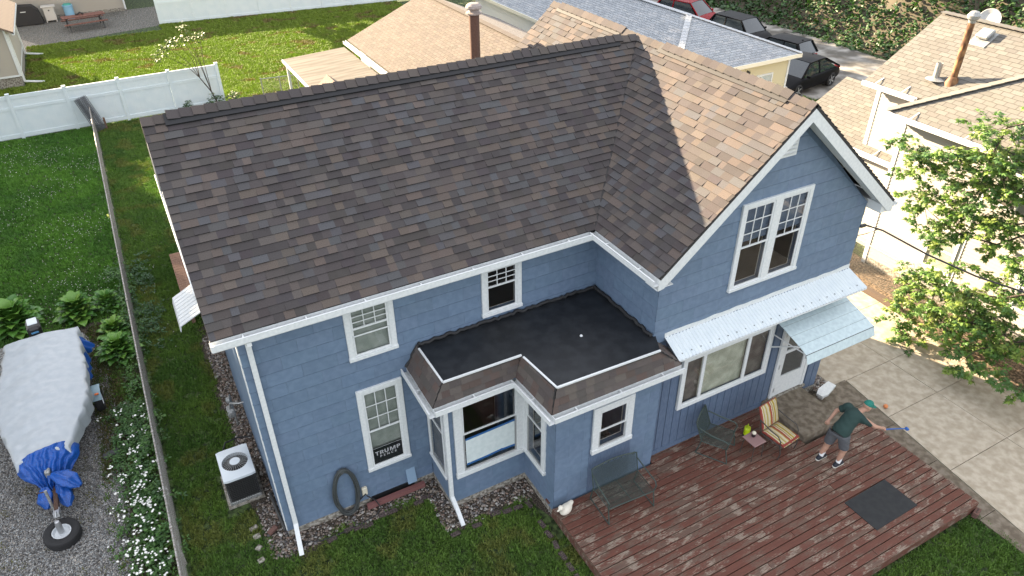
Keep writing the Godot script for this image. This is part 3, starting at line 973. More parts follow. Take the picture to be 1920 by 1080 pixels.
func house_extras() -> void:
	# brown flue pipe behind the main ridge
	var mb := MB.new()
	var t := Transform3D(Basis(), Vector3(7.76, 6.01, -7.0))
	mb.lathe(t, [Vector2(0.13, -3.2), Vector2(0.13, 1.42)], 20)
	var fp := wpart(house, "flue_pipe", mb, mats.brown_metal)
	mb = MB.new()
	mb.lathe(t, [Vector2(0.14, 1.38), Vector2(0.205, 1.40), Vector2(0.205, 1.43), Vector2(0.14, 1.45), Vector2(0.125, 1.50), Vector2(0.19, 1.52), Vector2(0.205, 1.55), Vector2(0.19, 1.60), Vector2(0.12, 1.65), Vector2(0.0001, 1.665)], 20)
	wpart(fp, "flue_cap", mb, mats.pale_metal)
	# rear ell whose peak shows over the ridge, one-storey rear wing with a white gutter
	var re := MB.new()
	re.prism(PackedVector2Array([Vector2(1.4, 0), Vector2(6.0, 0), Vector2(6.0, 4.6), Vector2(3.7, 6.62), Vector2(1.4, 4.6)]), Transform3D(Basis(), Vector3(0, 0, -6.2)), 1.2)
	wpart(house, "rear_wall", re, mats.blue_paint)
	re = MB.new()
	for s in [-1.0, 1.0]:
		re.prism(PackedVector2Array([Vector2(3.7, 6.72), Vector2(3.7 + s * 2.6, 4.42), Vector2(3.7 + s * 2.6, 4.34), Vector2(3.7, 6.64)]), Transform3D(Basis(), Vector3(0, 0, -6.35)), 2.6)
	wpart(house, "rear_roof", re, mats.tan_shingle)
	re = MB.new()
	re.box(Vector3(0.02, 0, -12.4), Vector3(8.3, 2.55, -5.2))
	re.prism(PackedVector2Array([Vector2(-0.18, 2.62), Vector2(8.5, 2.62), Vector2(4.2, 4.0)]), Transform3D(Basis(), Vector3(0, 0, -12.6)), 6.4)
	wpart(house, "rear_wing", re, mats.blue_paint)
	gutter(Vector3(-0.2, 2.62, -12.6), Vector3(-0.2, 2.62, -5.3), Vector3.LEFT, 0.11)
	# side awning
	var sa := MB.new()
	for i in 9:
		var z := -6.05 + i * 0.145
		sa.beam(Vector3(-0.02, 2.58, z), Vector3(-0.76, 2.22, z), 0.12, 0.02)
		sa.beam(Vector3(-0.76, 2.22, z), Vector3(-0.79, 2.08, z), 0.12, 0.02)
	sa.beam(Vector3(-0.02, 2.56, -5.5), Vector3(-0.77, 2.20, -5.5), 1.25, 0.012)
	wpart(house, "side_awning", sa, mats.white_trim)
	# painted vent hood, outlet, painted-in dark of the basement window gap on the front wall
	var vh := MB.new()
	vh.prism(PackedVector2Array([Vector2(0.0, 0), Vector2(0.10, 0.0), Vector2(0.012, 0.34), Vector2(0.0, 0.34)]), Transform3D(Basis(Vector3(0, 0, 1), Vector3.UP, Vector3(-1, 0, 0)), Vector3(2.66, 0.22, 0.004)), 0.19)
	wpart(house, "vent_hood", vh, mats.vent_blue)
	var ob := MB.new()
	ob.bevel(Transform3D(Basis(), Vector3(1.575, 0.47, 0.04)), Vector3(0.11, 0.20, 0.07), 0.012)
	wpart(house, "outlet_box", ob, mats.cream_plastic)
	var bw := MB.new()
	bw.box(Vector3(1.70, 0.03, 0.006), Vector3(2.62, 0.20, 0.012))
	wpart(house, "basement_gap_shade", bw, mats.black_plastic)  # flat black sheet: the shade inside the window gap, put in as colour
	# service bracket at the right corner
	var br := MB.new()
	br.beam(Vector3(GX - 0.02, 4.5, WZ + 0.02), Vector3(GX + 0.12, 4.5, WZ + 0.03), 0.05, 0.06)
	wpart(house, "wire_bracket", br, mats.dark_metal)
	var lt := MB.new()
	lt.lathe(Transform3D(Basis(), Vector3(GX + 0.06, 4.86, WZ - 0.12)), [Vector2(0.06, 0.0), Vector2(0.05, 0.1), Vector2(0.0001, 0.12)], 10)
	wpart(house, "porch_lamp", lt, mats.dark_metal)

# ------------------------------------------------------------------ materials of the place
func make_materials() -> void:
	mat("white_trim", lin(0.66, 0.68, 0.68), 0.5, noise_tex(Color(0.95, 0.955, 0.96), Color(1, 1, 1), 0.03, 21, 1.6), Vector3(1.3, 1.3, 1.3))
	mat("soffit", lin(0.64, 0.66, 0.66), 0.6)
	mat("plaster", lin(0.50, 0.48, 0.43), 0.9)
	mat("floor_boards", lin(0.16, 0.10, 0.06), 0.6)
	mat("blue_paint", lin(0.09, 0.13, 0.19), 0.6, noise_tex(Color(0.88, 0.9, 0.92), Color(1, 1, 1), 0.02, 9, 1.5), Vector3(0.8, 0.8, 0.8))
	mat("blue_board", lin(0.112, 0.155, 0.225), 0.5, noise_tex(Color(0.86, 0.88, 0.92), Color(1, 1, 1), 0.03, 10, 1.6), Vector3(3.0, 0.5, 3.0))
	mat("vent_blue", lin(0.2, 0.29, 0.40), 0.5)
	mat("concrete", lin(0.36, 0.34, 0.30), 0.9, noise_tex(Color(0.62, 0.60, 0.57), Color(1, 1, 1), 0.03, 11, 1.7), Vector3(1.1, 1.1, 1.1))
	mat("grey_sash", lin(0.30, 0.31, 0.31), 0.6)
	mat("blind", lin(0.30, 0.33, 0.30), 0.9, noise_tex(Color(0.88, 0.9, 0.89), Color(1, 1, 1), 0.012, 12, 1.6), Vector3(0.7, 0.7, 0.7))
	mat("pale_blind", lin(0.50, 0.52, 0.42), 0.9, noise_tex(Color(0.85, 0.86, 0.84), Color(1, 1, 1), 0.012, 13, 1.6), Vector3(0.7, 0.7, 0.7))
	mat("screen", lin(0.16, 0.145, 0.125), 0.9, noise_tex(Color(0.8, 0.8, 0.8), Color(1, 1, 1), 0.012, 15, 1.6), Vector3(0.8, 0.8, 0.8))
	mat("dark_screen", lin(0.075, 0.08, 0.08), 0.9)
	mat("plastic", lin(0.62, 0.68, 0.68), 0.4, noise_tex(Color(0.95, 0.96, 0.96), Color(1, 1, 1), 0.02, 16, 1.6), Vector3(1.2, 1.2, 1.2))
	mat("blue_tape", lin(0.02, 0.10, 0.28), 0.5)
	mat("membrane", lin(0.013, 0.015, 0.018), 0.55, noise_tex(Color(0.7, 0.72, 0.75), Color(1, 1, 1), 0.015, 17, 1.9), Vector3(0.6, 0.6, 0.6))
	mat("tar", lin(0.02, 0.02, 0.021), 0.75)
	mat("awning_metal", lin(0.62, 0.67, 0.69), 0.45, noise_tex(Color(0.95, 0.96, 0.97), Color(1, 1, 1), 0.02, 18, 1.6), Vector3(0.9, 0.9, 0.9))
	mat("aqua_metal", lin(0.50, 0.60, 0.62), 0.5, noise_tex(Color(0.92, 0.93, 0.94), Color(1, 1, 1), 0.03, 19, 1.8), Vector3(0.9, 0.9, 0.9))
	mat("dark_metal", lin(0.05, 0.05, 0.05), 0.5)
	mat("steel", lin(0.45, 0.46, 0.47), 0.4, null, Vector3.ONE, 0.7)
	mat("galvanised", lin(0.42, 0.43, 0.43), 0.5, noise_tex(Color(0.7, 0.7, 0.68), Color(1, 1, 1), 0.05, 20, 1.8), Vector3(2, 2, 2), 0.4)
	mat("brown_metal", lin(0.105, 0.050, 0.034), 0.6, noise_tex(Color(0.8, 0.78, 0.76), Color(1, 1, 1), 0.04, 22, 1.6), Vector3(2, 2, 2))
	mat("pale_metal", lin(0.45, 0.40, 0.37), 0.5, noise_tex(Color(0.5, 0.45, 0.42), Color(1, 1, 1), 0.05, 23, 2.0), Vector3(4, 4, 4))
	mat("tan_shingle", lin(0.20, 0.15, 0.115), 0.95, noise_tex(Color(0.7, 0.7, 0.7), Color(1, 1, 1), 0.05, 24, 1.7), Vector3(1, 1, 1))
	mat("cream_plastic", lin(0.62, 0.58, 0.46), 0.5)
	mat("rubber", lin(0.016, 0.016, 0.017), 0.8)
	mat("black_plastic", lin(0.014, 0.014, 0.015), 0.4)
	mat("vinyl", lin(0.70, 0.76, 0.78), 0.45, noise_tex(Color(0.97, 0.98, 0.985), Color(1, 1, 1), 0.01, 25, 1.6), Vector3(0.5, 0.5, 0.5))
	mat("bark", lin(0.12, 0.095, 0.075), 0.95, noise_tex(Color(0.55, 0.52, 0.5), Color(1, 1, 1), 0.06, 26, 1.8), Vector3(3, 1, 3))
	mat("soil", lin(0.10, 0.08, 0.06), 0.98, noise_tex(Color(0.4, 0.4, 0.4), Color(1, 1, 1), 0.06, 27, 2.0), Vector3(1.5, 1.5, 1.5))
	mat("brick", lin(0.20, 0.105, 0.085), 0.9, noise_tex(Color(0.6, 0.6, 0.6), Color(1, 1, 1), 0.05, 28, 1.8), Vector3(4, 4, 4))
	var g := mat("glass", Color(0.10, 0.13, 0.13, 0.06), 0.03)
	g.metallic_specular = 0.4
	g.transparency = BaseMaterial3D.TRANSPARENCY_ALPHA

# ------------------------------------------------------------------ ground
func sheet(pts: Array, y: float) -> MB:
	var mb := MB.new()
	var pg := PackedVector2Array()
	for p in pts:
		pg.append(Vector2(p.x, -p.y))
	mb.prism(pg, Transform3D(Basis(Vector3.RIGHT, Vector3(0, 0, -1), Vector3.UP), Vector3(0, y - 0.05, 0)), 0.05)
	return mb

func rect(x0: float, z0: float, x1: float, z1: float) -> Array:
	return [Vector2(x0, z0), Vector2(x1, z0), Vector2(x1, z1), Vector2(x0, z1)]

func make_ground() -> void:
	var gm := mat("lawn_soil", lin(0.065, 0.10, 0.028), 0.95, noise_tex(Color(0.45, 0.5, 0.4), Color(1, 1, 1), 0.03, 31, 2.0, 512), Vector3(0.35, 0.35, 0.35))
	var mb := MB.new()
	mb.box(Vector3(-220, -0.3, -260), Vector3(260, -0.006, 160))
	struct("ground", mb, gm)
	var grav := mat("gravel_bed", Color.WHITE, 0.95, gravel_tex(), Vector3(0.9, 0.9, 0.9))
	struct("gravel_yard", sheet([Vector2(-30, -9.2), Vector2(-3.05, -9.6), Vector2(-2.75, -7.5), Vector2(-2.7, -5.0), Vector2(-2.78, -1.6), Vector2(-2.72, 12), Vector2(-30, 12)], 0.0), grav)
	var pat := mat("patio_gravel", lin(0.62, 0.60, 0.55), 0.95, gravel_tex(), Vector3(0.6, 0.6, 0.6))
	struct("gravel_patio", sheet([Vector2(-5.9, -47.8), Vector2(6, -48.2), Vector2(6, -42.6), Vector2(2.9, -42.55), Vector2(-1.0, -41.7), Vector2(-3.8, -40.95), Vector2(-5.9, -43)], 0.0), pat)
	struct("patio_slab", sheet([Vector2(-4.9, -43.3), Vector2(-3.75, -41.0), Vector2(-4.5, -39.6), Vector2(-4.9, -39.8)], 0.012), mats.concrete)
	# bare soil under the river rock and along the right fence
	struct("rock_bed", sheet([Vector2(-0.5, -8), Vector2(0.2, -8), Vector2(0.2, -0.1), Vector2(3.2, -0.1), Vector2(4.9, 0.6), Vector2(4.9, 2.15), Vector2(4.72, 2.15), Vector2(4.5, 1.48), Vector2(3.0, 1.5), Vector2(2.7, 1.2), Vector2(2.75, 0.5), Vector2(1.6, 0.42), Vector2(0.5, 0.48), Vector2(0.25, 0.62), Vector2(-0.12, 0.6), Vector2(-0.36, -0.4), Vector2(-0.55, -1.5)], 0.004), mats.soil)
	struct("dirt_strip", sheet([Vector2(16.3, -8), Vector2(18.1, -8), Vector2(18.1, 14), Vector2(16.0, 14), Vector2(16.2, 4.5), Vector2(16.55, 1)], 0.004), mat("dry_dirt", lin(0.23, 0.165, 0.11), 0.97, noise_tex(Color(0.5, 0.5, 0.48), Color(1, 1, 1), 0.05, 32, 1.9), Vector3(0.8, 0.8, 0.8)))
	struct("side_bed", sheet([Vector2(11.9, -6), Vector2(12.62, -6), Vector2(12.6, 2.04), Vector2(11.6, 2.04)], 0.004), mats.soil)
	struct("flower_bed", sheet([Vector2(-5.4, -11.2), Vector2(-1.9, -11.2), Vector2(-1.95, 3), Vector2(-2.65, 3), Vector2(-2.7, -5), Vector2(-2.7, -8.2), Vector2(-3.2, -9.3), Vector2(-5.4, -9.7)], 0.006), mat("bed_soil", lin(0.075, 0.06, 0.042), 0.98, noise_tex(Color(0.35, 0.35, 0.33), Color(1, 1, 1), 0.05, 33, 2.0), Vector3(1.2, 1.2, 1.2)))

func gravel_tex() -> ImageTexture:
	# scattered stones of many greys, drawn as small discs
	var n := 512
	var im := Image.create(n, n, false, Image.FORMAT_RGB8)
	im.fill(Color(0.22, 0.21, 0.20))
	var r := RandomNumberGenerator.new()
	r.seed = 5
	for i in 9000:
		var cx := r.randi() % n
		var cy := r.randi() % n
		var k := r.randf_range(0.28, 0.72)
		var w := 1.0 + r.randf_range(-0.06, 0.06)
		var col := Color(k * w, k, k * (2.0 - w) * 0.98)
		var rad := r.randi_range(2, 5)
		for y in range(-rad, rad + 1):
			var hw := int(sqrt(float(rad * rad - y * y)))
			for x in range(-hw, hw + 1):
				im.set_pixel(posmod(cx + x, n), posmod(cy + y, n), col)
	return ImageTexture.create_from_image(im)

func tuft_mesh(seed_: int, blades: int, rad: float, h: float, wid := 0.009) -> ArrayMesh:
	var r := RandomNumberGenerator.new()
	r.seed = seed_
	var mb := MB.new()
	mb.colored = true
	for i in blades:
		var a := r.randf() * TAU
		var d := Vector3(cos(a), 0, sin(a))
		var p := d * rad * sqrt(r.randf())
		var lean := Vector3(r.randf_range(-1, 1), 0, r.randf_range(-1, 1)) * 0.6
		var hh := h * r.randf_range(0.55, 1.1)
		var s := d.cross(Vector3.UP) * wid
		var m := p + Vector3.UP * hh * 0.6 + lean * hh * 0.35
		var t := p + Vector3.UP * hh + lean * hh * 1.1
		var c := Color.WHITE * r.randf_range(0.8, 1.2)
		mb.quad(p - s, p + s, m + s * 0.8, m - s * 0.8, c)
		mb.tri(m - s * 0.8, m + s * 0.8, t, c)
	return mb.mesh(vmat("grass_blade", 0.7))

func leafmat(key: String, rough := 0.6, back := 0.25) -> StandardMaterial3D:
	var m := vmat(key, rough)
	m.backlight_enabled = true
	m.backlight = lin(back * 0.5, back * 0.7, back * 0.12)
	return m

func make_lawn() -> void:
	leafmat("grass_blade", 0.7, 0.6)
	var fn := FastNoiseLite.new()
	fn.seed = 77
	fn.frequency = 0.33
	var fine := FastNoiseLite.new()
	fine.seed = 78
	fine.frequency = 1.7
	# x0, x1, z0, z1, tufts per square metre, size, name
	var areas := [
		[-10.0, -1.9, -25.6, -9.6, 330, 1.15, "left_lawn"], [-1.8, 0.4, -25.6, 3.0, 520, 1.0, "side_lawn"], [0.4, 4.72, 0.2, 7.0, 620, 1.0, "front_lawn"],
		[8.4, 12.1, 6.1, 9.5, 520, 1.0, "corner_lawn"], [-6.5, 9.4, -42.6, -25.8, 230, 1.9, "rear_lawn"], [9.4, 18.0, -42.0, -24.0, 200, 1.9, "far_lawn"], [25.0, 27.6, -12.9, -8.0, 90, 1.8, "verge"], [-3.1, -1.9, -9.5, 4.0, 200, 1.3, "bed_grass"]]
	var bank := [tuft_mesh(1, 9, 0.055, 0.05), tuft_mesh(2, 9, 0.055, 0.06), tuft_mesh(3, 8, 0.06, 0.045)]
	for ar in areas:
		var xf := [[], [], []]
		var cl := [[], [], []]
		var cnt := int((ar[1] - ar[0]) * (ar[3] - ar[2]) * ar[4])
		for i in cnt:
			var x := rng.randf_range(ar[0], ar[1])
			var z := rng.randf_range(ar[2], ar[3])
			if x > -0.42 + 0.06 * sin(z * 3.0) and x < 0.1 and z < 0.45 and z > -7.5:
				continue
			if x > -0.3 and x < 13.0 and z > -13.0 and z < 0.36 + 0.12 * sin(x * 5.0):
				continue
			if x > 2.75 and z < 1.42 + 0.08 * sin(x * 7.0) and z > -1.0 and x < 5.0:
				continue
			if x > 4.5 and x < 4.75 and z < 2.6 and z > 0.0:
				continue
			if x > -0.95 and x < 0.0 and z > -2.3 and z < -1.0:
				continue
			if ar[6] == "rear_lawn" and (z < -41.0 + (2.0 - x) * -0.02 and x < 2.8):
				continue
			if ar[6] == "rear_lawn" and x < -4.55 and z < -33.2:
				continue
			if ar[6] == "bed_grass" and (x < -2.55 - 0.25 * fn.get_noise_2d(x, z) * 2.0 and rng.randf() < 0.75):
				continue
			var n := fn.get_noise_2d(x, z)
			var f := fine.get_noise_2d(x, z)
			var base := Color(0.062, 0.140, 0.020).lerp(Color(0.125, 0.215, 0.030), clampf(0.5 + n * 0.9 + f * 0.35, 0.0, 1.0))
			if ar[6] == "left_lawn":
				base = Color(0.065, 0.175, 0.024).lerp(Color(0.12, 0.27, 0.030), clampf(0.5 + n * 0.9 + f * 0.4, 0.0, 1.0))
			if ar[6] in ["rear_lawn", "far_lawn"]:
				base = base.lerp(Color(0.19, 0.25, 0.022), 0.8)
				var dry := fn.get_noise_2d(x * 1.3 + 40.0, z * 2.0)
				if dry > 0.22:
					if rng.randf() < 0.5:
						continue
					base = base.lerp(Color(0.20, 0.13, 0.06), clampf((dry - 0.2) * 4.0, 0.0, 0.8))
			elif ar[6] in ["side_lawn", "front_lawn"]:
				var dry2 := fn.get_noise_2d(x * 2.0 + 90.0, z * 2.0 - 30.0)
				if dry2 > 0.1:
					base = base.lerp(Color(0.17, 0.175, 0.04), clampf((dry2 - 0.1) * 3.0, 0.0, 0.7))
			var k := rng.randi() % 3
			var s: float = ar[5] * rng.randf_range(0.75, 1.25) * (1.0 + 0.25 * f)
			xf[k].append(Transform3D(Basis(Vector3.UP, rng.randf() * TAU).scaled(Vector3(s, s, s)), Vector3(x, -0.008, z)))
			cl[k].append(vary(base, 0.25))
		var o := Node3D.new()
		o.name = numbered("lawn")
		add_child(o)
		o.set_meta("label", {"left_lawn": "clover-dotted green lawn beyond the chain link fence", "side_lawn": "patchy grass between the chain link fence and the house", "front_lawn": "shaded dark green grass below the bay window", "corner_lawn": "grass wedge between the deck and the walkway", "rear_lawn": "sunlit yellow green lawn behind the white fence", "far_lawn": "shaded grass by the far white fence", "verge": "grass verge beside the black sedan", "bed_grass": "weeds in the bed along the chain link fence"}[ar[6]])
		o.set_meta("category", "grass")
		o.set_meta("kind", "stuff")
		for k in 3:
			if xf[k].size():
				copies(o, "grass", bank[k], xf[k], cl[k])
	# clover heads on the left lawn
	var ch := MB.new()
	ch.lathe(Transform3D(), [Vector2(0.008, 0.0), Vector2(0.012, 0.008), Vector2(0.0001, 0.02)], 6)
	var cx := []
	for i in 3000:
		var x := rng.randf_range(-8.0, -1.0)
		var z := rng.randf_range(-25.0, -10.0)
		var dens := fn.get_noise_2d(x * 0.9 + 200.0, z * 0.9)
		if x > -1.9:
			dens -= 0.15
			z = rng.randf_range(-12.0, -7.0)
		if dens + rng.randf_range(-0.25, 0.25) > 0.08:
			cx.append(Transform3D(Basis(), Vector3(x, 0.045 + rng.randf() * 0.03, z)))
	var cv := copies(self, "clover_flowers", ch.mesh(mat("clover", lin(0.55, 0.56, 0.48), 0.8)), cx)
	cv.set_meta("kind", "stuff")
	cv.set_meta("label", "white clover heads scattered over the left lawn")
	cv.set_meta("category", "flowers")

func rock_mesh(seed_: int) -> ArrayMesh:
	var r := RandomNumberGenerator.new()
	r.seed = seed_
	var mb := MB.new()
	mb.colored = true
	var rows := []
	for i in 5:
		var th := PI * i / 4.0
		var row := []
		for j in 6:
			var ph := TAU * j / 6.0
			var k := r.randf_range(0.82, 1.12)
			row.append(Vector3(sin(th) * cos(ph) * k, cos(th) * 0.62 * k, sin(th) * sin(ph) * k * 0.8) if i > 0 and i < 4 else Vector3(0, cos(th) * 0.6, 0))
		rows.append(row)
	mb.grid(rows, Color.WHITE, true)
	return mb.mesh(vmat("river_rock", 0.8, noise_tex(Color(0.75, 0.75, 0.75), Color(1, 1, 1), 0.05, 41, 1.6, 128), Vector3(4, 4, 4)))

func rock_zone(inside: Callable, box: Array, count: int, s0: float, s1: float, called: String, label: String, pal: Array) -> void:
	var bank := [rock_mesh(11), rock_mesh(12), rock_mesh(13)]
	var o := Node3D.new()
	o.name = numbered(called)
	add_child(o)
	o.set_meta("kind", "stuff"); o.set_meta("label", label); o.set_meta("category", "stones")
	for k in 3:
		var xf := []; var cl := []
		for i in count / 3:
			var x := rng.randf_range(box[0], box[1]); var z := rng.randf_range(box[2], box[3])
			if not inside.call(x, z):
				continue
			var s := rng.randf_range(s0, s1) * (1.0 if rng.randf() < 0.9 else 1.5)
			xf.append(Transform3D(Basis.from_euler(Vector3(rng.randf_range(-0.4, 0.4), rng.randf() * TAU, rng.randf_range(-0.4, 0.4))).scaled(Vector3(s, s, s)), Vector3(x, s * 0.35 + 0.004, z)))
			cl.append(vary(pal[rng.randi() % pal.size()], 0.3))
		copies(o, "stone", bank[k], xf, cl)

func make_rocks() -> void:
	var pal := [Color(0.30, 0.25, 0.21), Color(0.42, 0.39, 0.36), Color(0.20, 0.15, 0.12), Color(0.26, 0.18, 0.14), Color(0.36, 0.30, 0.24), Color(0.52, 0.50, 0.47), Color(0.16, 0.15, 0.15), Color(0.33, 0.28, 0.25)]
	var zone := func(x: float, z: float) -> bool:
		if x > -0.40 and x < 0.0 and z > -7.4 and z < 0.5 + x * 0.3:
			return not (x > -0.95 and z > -2.3 and z < -1.1 and x < -0.15)
		if x >= 0.0 and x < 2.72:
			return z > 0.0 and z < 0.40 + 0.06 * sin(x * 5.0)
		if x >= 2.72 and x < 3.07:
			return z > 0.0 and z < 1.40
		if x >= 2.78 and x < 4.72:
			return z > 0.93 and z < 1.42 + 0.06 * sin(x * 6.0)
		if x >= 4.55 and x < 4.73:
			return z > 0.93 and z < 2.1
		return false
	rock_zone(zone, [-0.5, 4.75, -7.4, 2.1], 30000, 0.014, 0.034, "river_rock", "brown and grey river rock along the blue house foundation", pal)
	var zone2 := func(x: float, z: float) -> bool: return x > 12.12 and x < 12.6 and z < 2.02
	rock_zone(zone2, [12.1, 12.62, 0.6, 2.03], 900, 0.025, 0.05, "river_rock", "dark river rock at the right corner of the house", pal)
	var gp := [Color(0.16, 0.155, 0.15), Color(0.24, 0.235, 0.23), Color(0.34, 0.335, 0.33), Color(0.11, 0.105, 0.10), Color(0.28, 0.26, 0.24), Color(0.42, 0.42, 0.42)]
	var zone3 := func(x: float, z: float) -> bool: return x < -2.65
	rock_zone(zone3, [-6.2, -2.6, -8.8, 1.2], 26000, 0.010, 0.021, "gravel", "loose grey gravel in the boat yard", gp)

# ------------------------------------------------------------------ concrete, deck
func make_paving() -> void:
	var dm := mat("drive_concrete", lin(0.45, 0.395, 0.315), 0.92, noise_tex(Color(0.88, 0.87, 0.85), Color(1, 1, 1), 0.02, 51, 1.7, 512, 6), Vector3(0.33, 0.33, 0.33))
	var wm := mat("old_concrete", lin(0.195, 0.165, 0.128), 0.93, noise_tex(Color(0.78, 0.76, 0.73), Color(1, 1, 1), 0.02, 52, 1.9, 512, 6), Vector3(0.4, 0.4, 0.4))
	var drive := Node3D.new()
	drive.name = "driveway"
	add_child(drive)
	drive.set_meta("kind", "structure")
	var zs := [-30.0, -8.0, -4.9, -3.2, -1.5, 0.24, 2.1, 3.44, 5.15, 6.9, 8.7, 10.5, 14.0]
	for i in zs.size() - 1:
		var e := func(z: float) -> float: return 13.08 - clampf(z - 2.0, 0.0, 9.0) * 0.13 if z >= 2.0 else 12.64
		var l0: float = e.call(zs[i]); var l1: float = e.call(zs[i + 1])
		var r := func(z: float) -> float: return 16.58 - maxf(z, 0.0) * 0.07
		for k in 2:
			var a0: float = l0 if k == 0 else 14.61
			var a1: float = l1 if k == 0 else 14.61
			var b0: float = 14.61 if k == 0 else r.call(zs[i])
			var b1: float = 14.61 if k == 0 else r.call(zs[i + 1])
			if zs[i] < 2.0 and k == 0 and zs[i + 1] > 1.9:
				a1 = 12.64
			var g := 0.006
			var mb := sheet([Vector2(a0 + g, zs[i] + g), Vector2(b0 - g, zs[i] + g), Vector2(b1 - g, zs[i + 1] - g), Vector2(a1 + g, zs[i + 1] - g)], 0.016 + 0.002 * ((i + k) % 2))
			part(drive, "slab", mb, dm)
	var alley := Node3D.new()
	alley.name = "alley"
	add_child(alley)
	alley.set_meta("kind", "structure")
	for q in [[Vector2(25.0, -40), Vector2(35.5, -40), Vector2(35.9, -24.0), Vector2(25.5, -24.0)], [Vector2(25.5, -23.98), Vector2(35.9, -23.98), Vector2(35.75, -17.6), Vector2(26.0, -17.0)], [Vector2(26.0, -16.98), Vector2(35.75, -17.58), Vector2(35.5, -13.5), Vector2(30.6, -12.4), Vector2(27.2, -12.3), Vector2(26.2, -12.9)], [Vector2(30.62, -12.38), Vector2(35.5, -13.48), Vector2(35.7, -2), Vector2(30.4, -2)]]:
		part(alley, "slab", sheet(q, 0.014), mat("alley_concrete", lin(0.30, 0.285, 0.26), 0.92, noise_tex(Color(0.6, 0.59, 0.57), Color(1, 1, 1), 0.01, 53, 1.9, 256, 6), Vector3(0.2, 0.2, 0.2)))
	var walk := Node3D.new()
	walk.name = "walkway"
	add_child(walk)
	walk.set_meta("kind", "structure")
	var wz := [2.06, 2.86, 3.66, 4.83, 6.24, 7.8, 9.6, 12.0]
	for i in wz.size() - 1:
		var x1a: float = 13.05 - (wz[i] - 2.0) * 0.13
		var x1b: float = 13.05 - (wz[i + 1] - 2.0) * 0.13
		var x0 := 11.50 if wz[i] < 3.6 else 12.0
		part(walk, "slab", sheet([Vector2(x0, wz[i] + 0.006), Vector2(x1a, wz[i] + 0.006), Vector2(x1b, wz[i + 1] - 0.006), Vector2(x0, wz[i + 1] - 0.006)], 0.03), wm)
	# stoop in front of the storm door
	var st := MB.new()
	st.bevel(Transform3D(Basis(), Vector3(10.93, 0.215, 2.575)), Vector3(1.17, 0.45, 1.29), 0.015)
	var so := struct("stoop", st, wm)
	# a landscape timber and the dry edge along the driveway
	var tie := MB.new()
	tie.beam(Vector3(16.72, 0.07, -3.2), Vector3(16.66, 0.07, 0.56), 0.16, 0.16)
	single("landscape_timber", tie, mat("old_timber", lin(0.09, 0.065, 0.05), 0.95), "dark weathered timber edging the driveway by the dirt strip", "timber")
	# stepping stones, edging bricks, loose bricks
	for q in [[-0.56, -0.53, 0.16, 0.10, 0.3], [-0.55, -0.30, 0.14, 0.12, 0.1], [-0.58, -0.02, 0.12, 0.1, 0.7], [-0.60, 0.28, 0.13, 0.1, 0.2]]:
		var mb := MB.new()
		mb.bevel(turned(Vector3(q[0], 0.01, q[1]), q[4]), Vector3(q[2], 0.05, q[3]), 0.012)
		single("stepping_stone", mb, mats.concrete, "small grey paving stone sunk in grass by the corner rock bed", "paving stone", "stones edging the corner bed")
	for i in 34:
		var p: Vector2
		var yaw := rng.randf_range(-0.15, 0.15)
		if i < 14:
			p = Vector2(lerpf(0.35, 2.7, i / 13.0), 0.46 + 0.05 * sin(i * 1.3))
		elif i < 22:
			p = Vector2(lerpf(2.85, 4.45, (i - 14) / 7.0), 1.52 + 0.05 * sin(i * 2.0))
		else:
			p = Vector2(4.63 - 0.008 * i, lerpf(1.6, 4.6, (i - 22) / 11.0))
			yaw += PI / 2
		if rng.randf() < 0.25:
			continue
		var mb := MB.new()
		mb.bevel(Transform3D(Basis.from_euler(Vector3(rng.randf_range(-0.06, 0.06), yaw, 0)), Vector3(p.x, 0.012, p.y)), Vector3(0.20, 0.06, 0.10), 0.01)
		var where := "edging the rock bed under the sign window" if i < 14 else "edging the rock bed below the bay window" if i < 22 else "in the line beside the deck"
		single("edging_brick", mb, mat("old_brick", lin(0.115, 0.085, 0.08), 0.95, noise_tex(Color(0.5, 0.5, 0.5), Color(1, 1, 1), 0.06, 54, 2.0, 128), Vector3(3, 3, 3)), "worn red-grey brick sunk in soil " + where, "brick", "bricks " + where)
	var lb := MB.new()
	lb.bevel(Transform3D(Basis.from_euler(Vector3(0.1, 0.5, 0.1)), Vector3(-0.25, 0.06, -0.26)), Vector3(0.20, 0.065, 0.10), 0.008)
	single("loose_brick", lb, mats.brick, "loose pinkish brick lying on the rock at the left corner", "brick")
	var cb := MB.new()
	cb.bevel(turned(Vector3(12.02, 0.10, 6.13), 0.25), Vector3(0.2, 0.14, 0.1), 0.01)
	var cbn := single("cored_brick", cb, mats.brick, "red cored brick on the walkway at the deck corner", "brick")
	for k in 3:
		var h := MB.new()
		h.lathe(turned(Vector3(12.02, 0.17, 6.13), 0.25) * Transform3D(Basis(), Vector3(-0.05 + k * 0.05, 0, 0)), [Vector2(0.014, 0.0), Vector2(0.014, 0.002), Vector2(0.0001, 0.002)], 8)
		part(cbn, "hole", h, mats.black_plastic)
	# long red timber in front of the basement window
	var tb := MB.new()
	tb.beam(Vector3(1.56, 0.09, 0.13), Vector3(2.80, 0.09, 0.13), 0.09, 0.10)
	single("red_timber", tb, mat("red_timber_paint", lin(0.17, 0.07, 0.065), 0.9), "long dull red timber in front of the basement window", "timber")
	var sb := MB.new()
	sb.prism(PackedVector2Array([Vector2(-0.30, -0.09), Vector2(-0.12, -0.14), Vector2(0.30, -0.10), Vector2(0.30, 0.10), Vector2(-0.10, 0.12), Vector2(-0.30, 0.06)]), Transform3D(Basis(Vector3(0.97, 0, -0.22).normalized(), Vector3(-0.22, 0, -0.97).normalized(), Vector3.UP), Vector3(12.18, 0.16, 2.20)), 0.06)
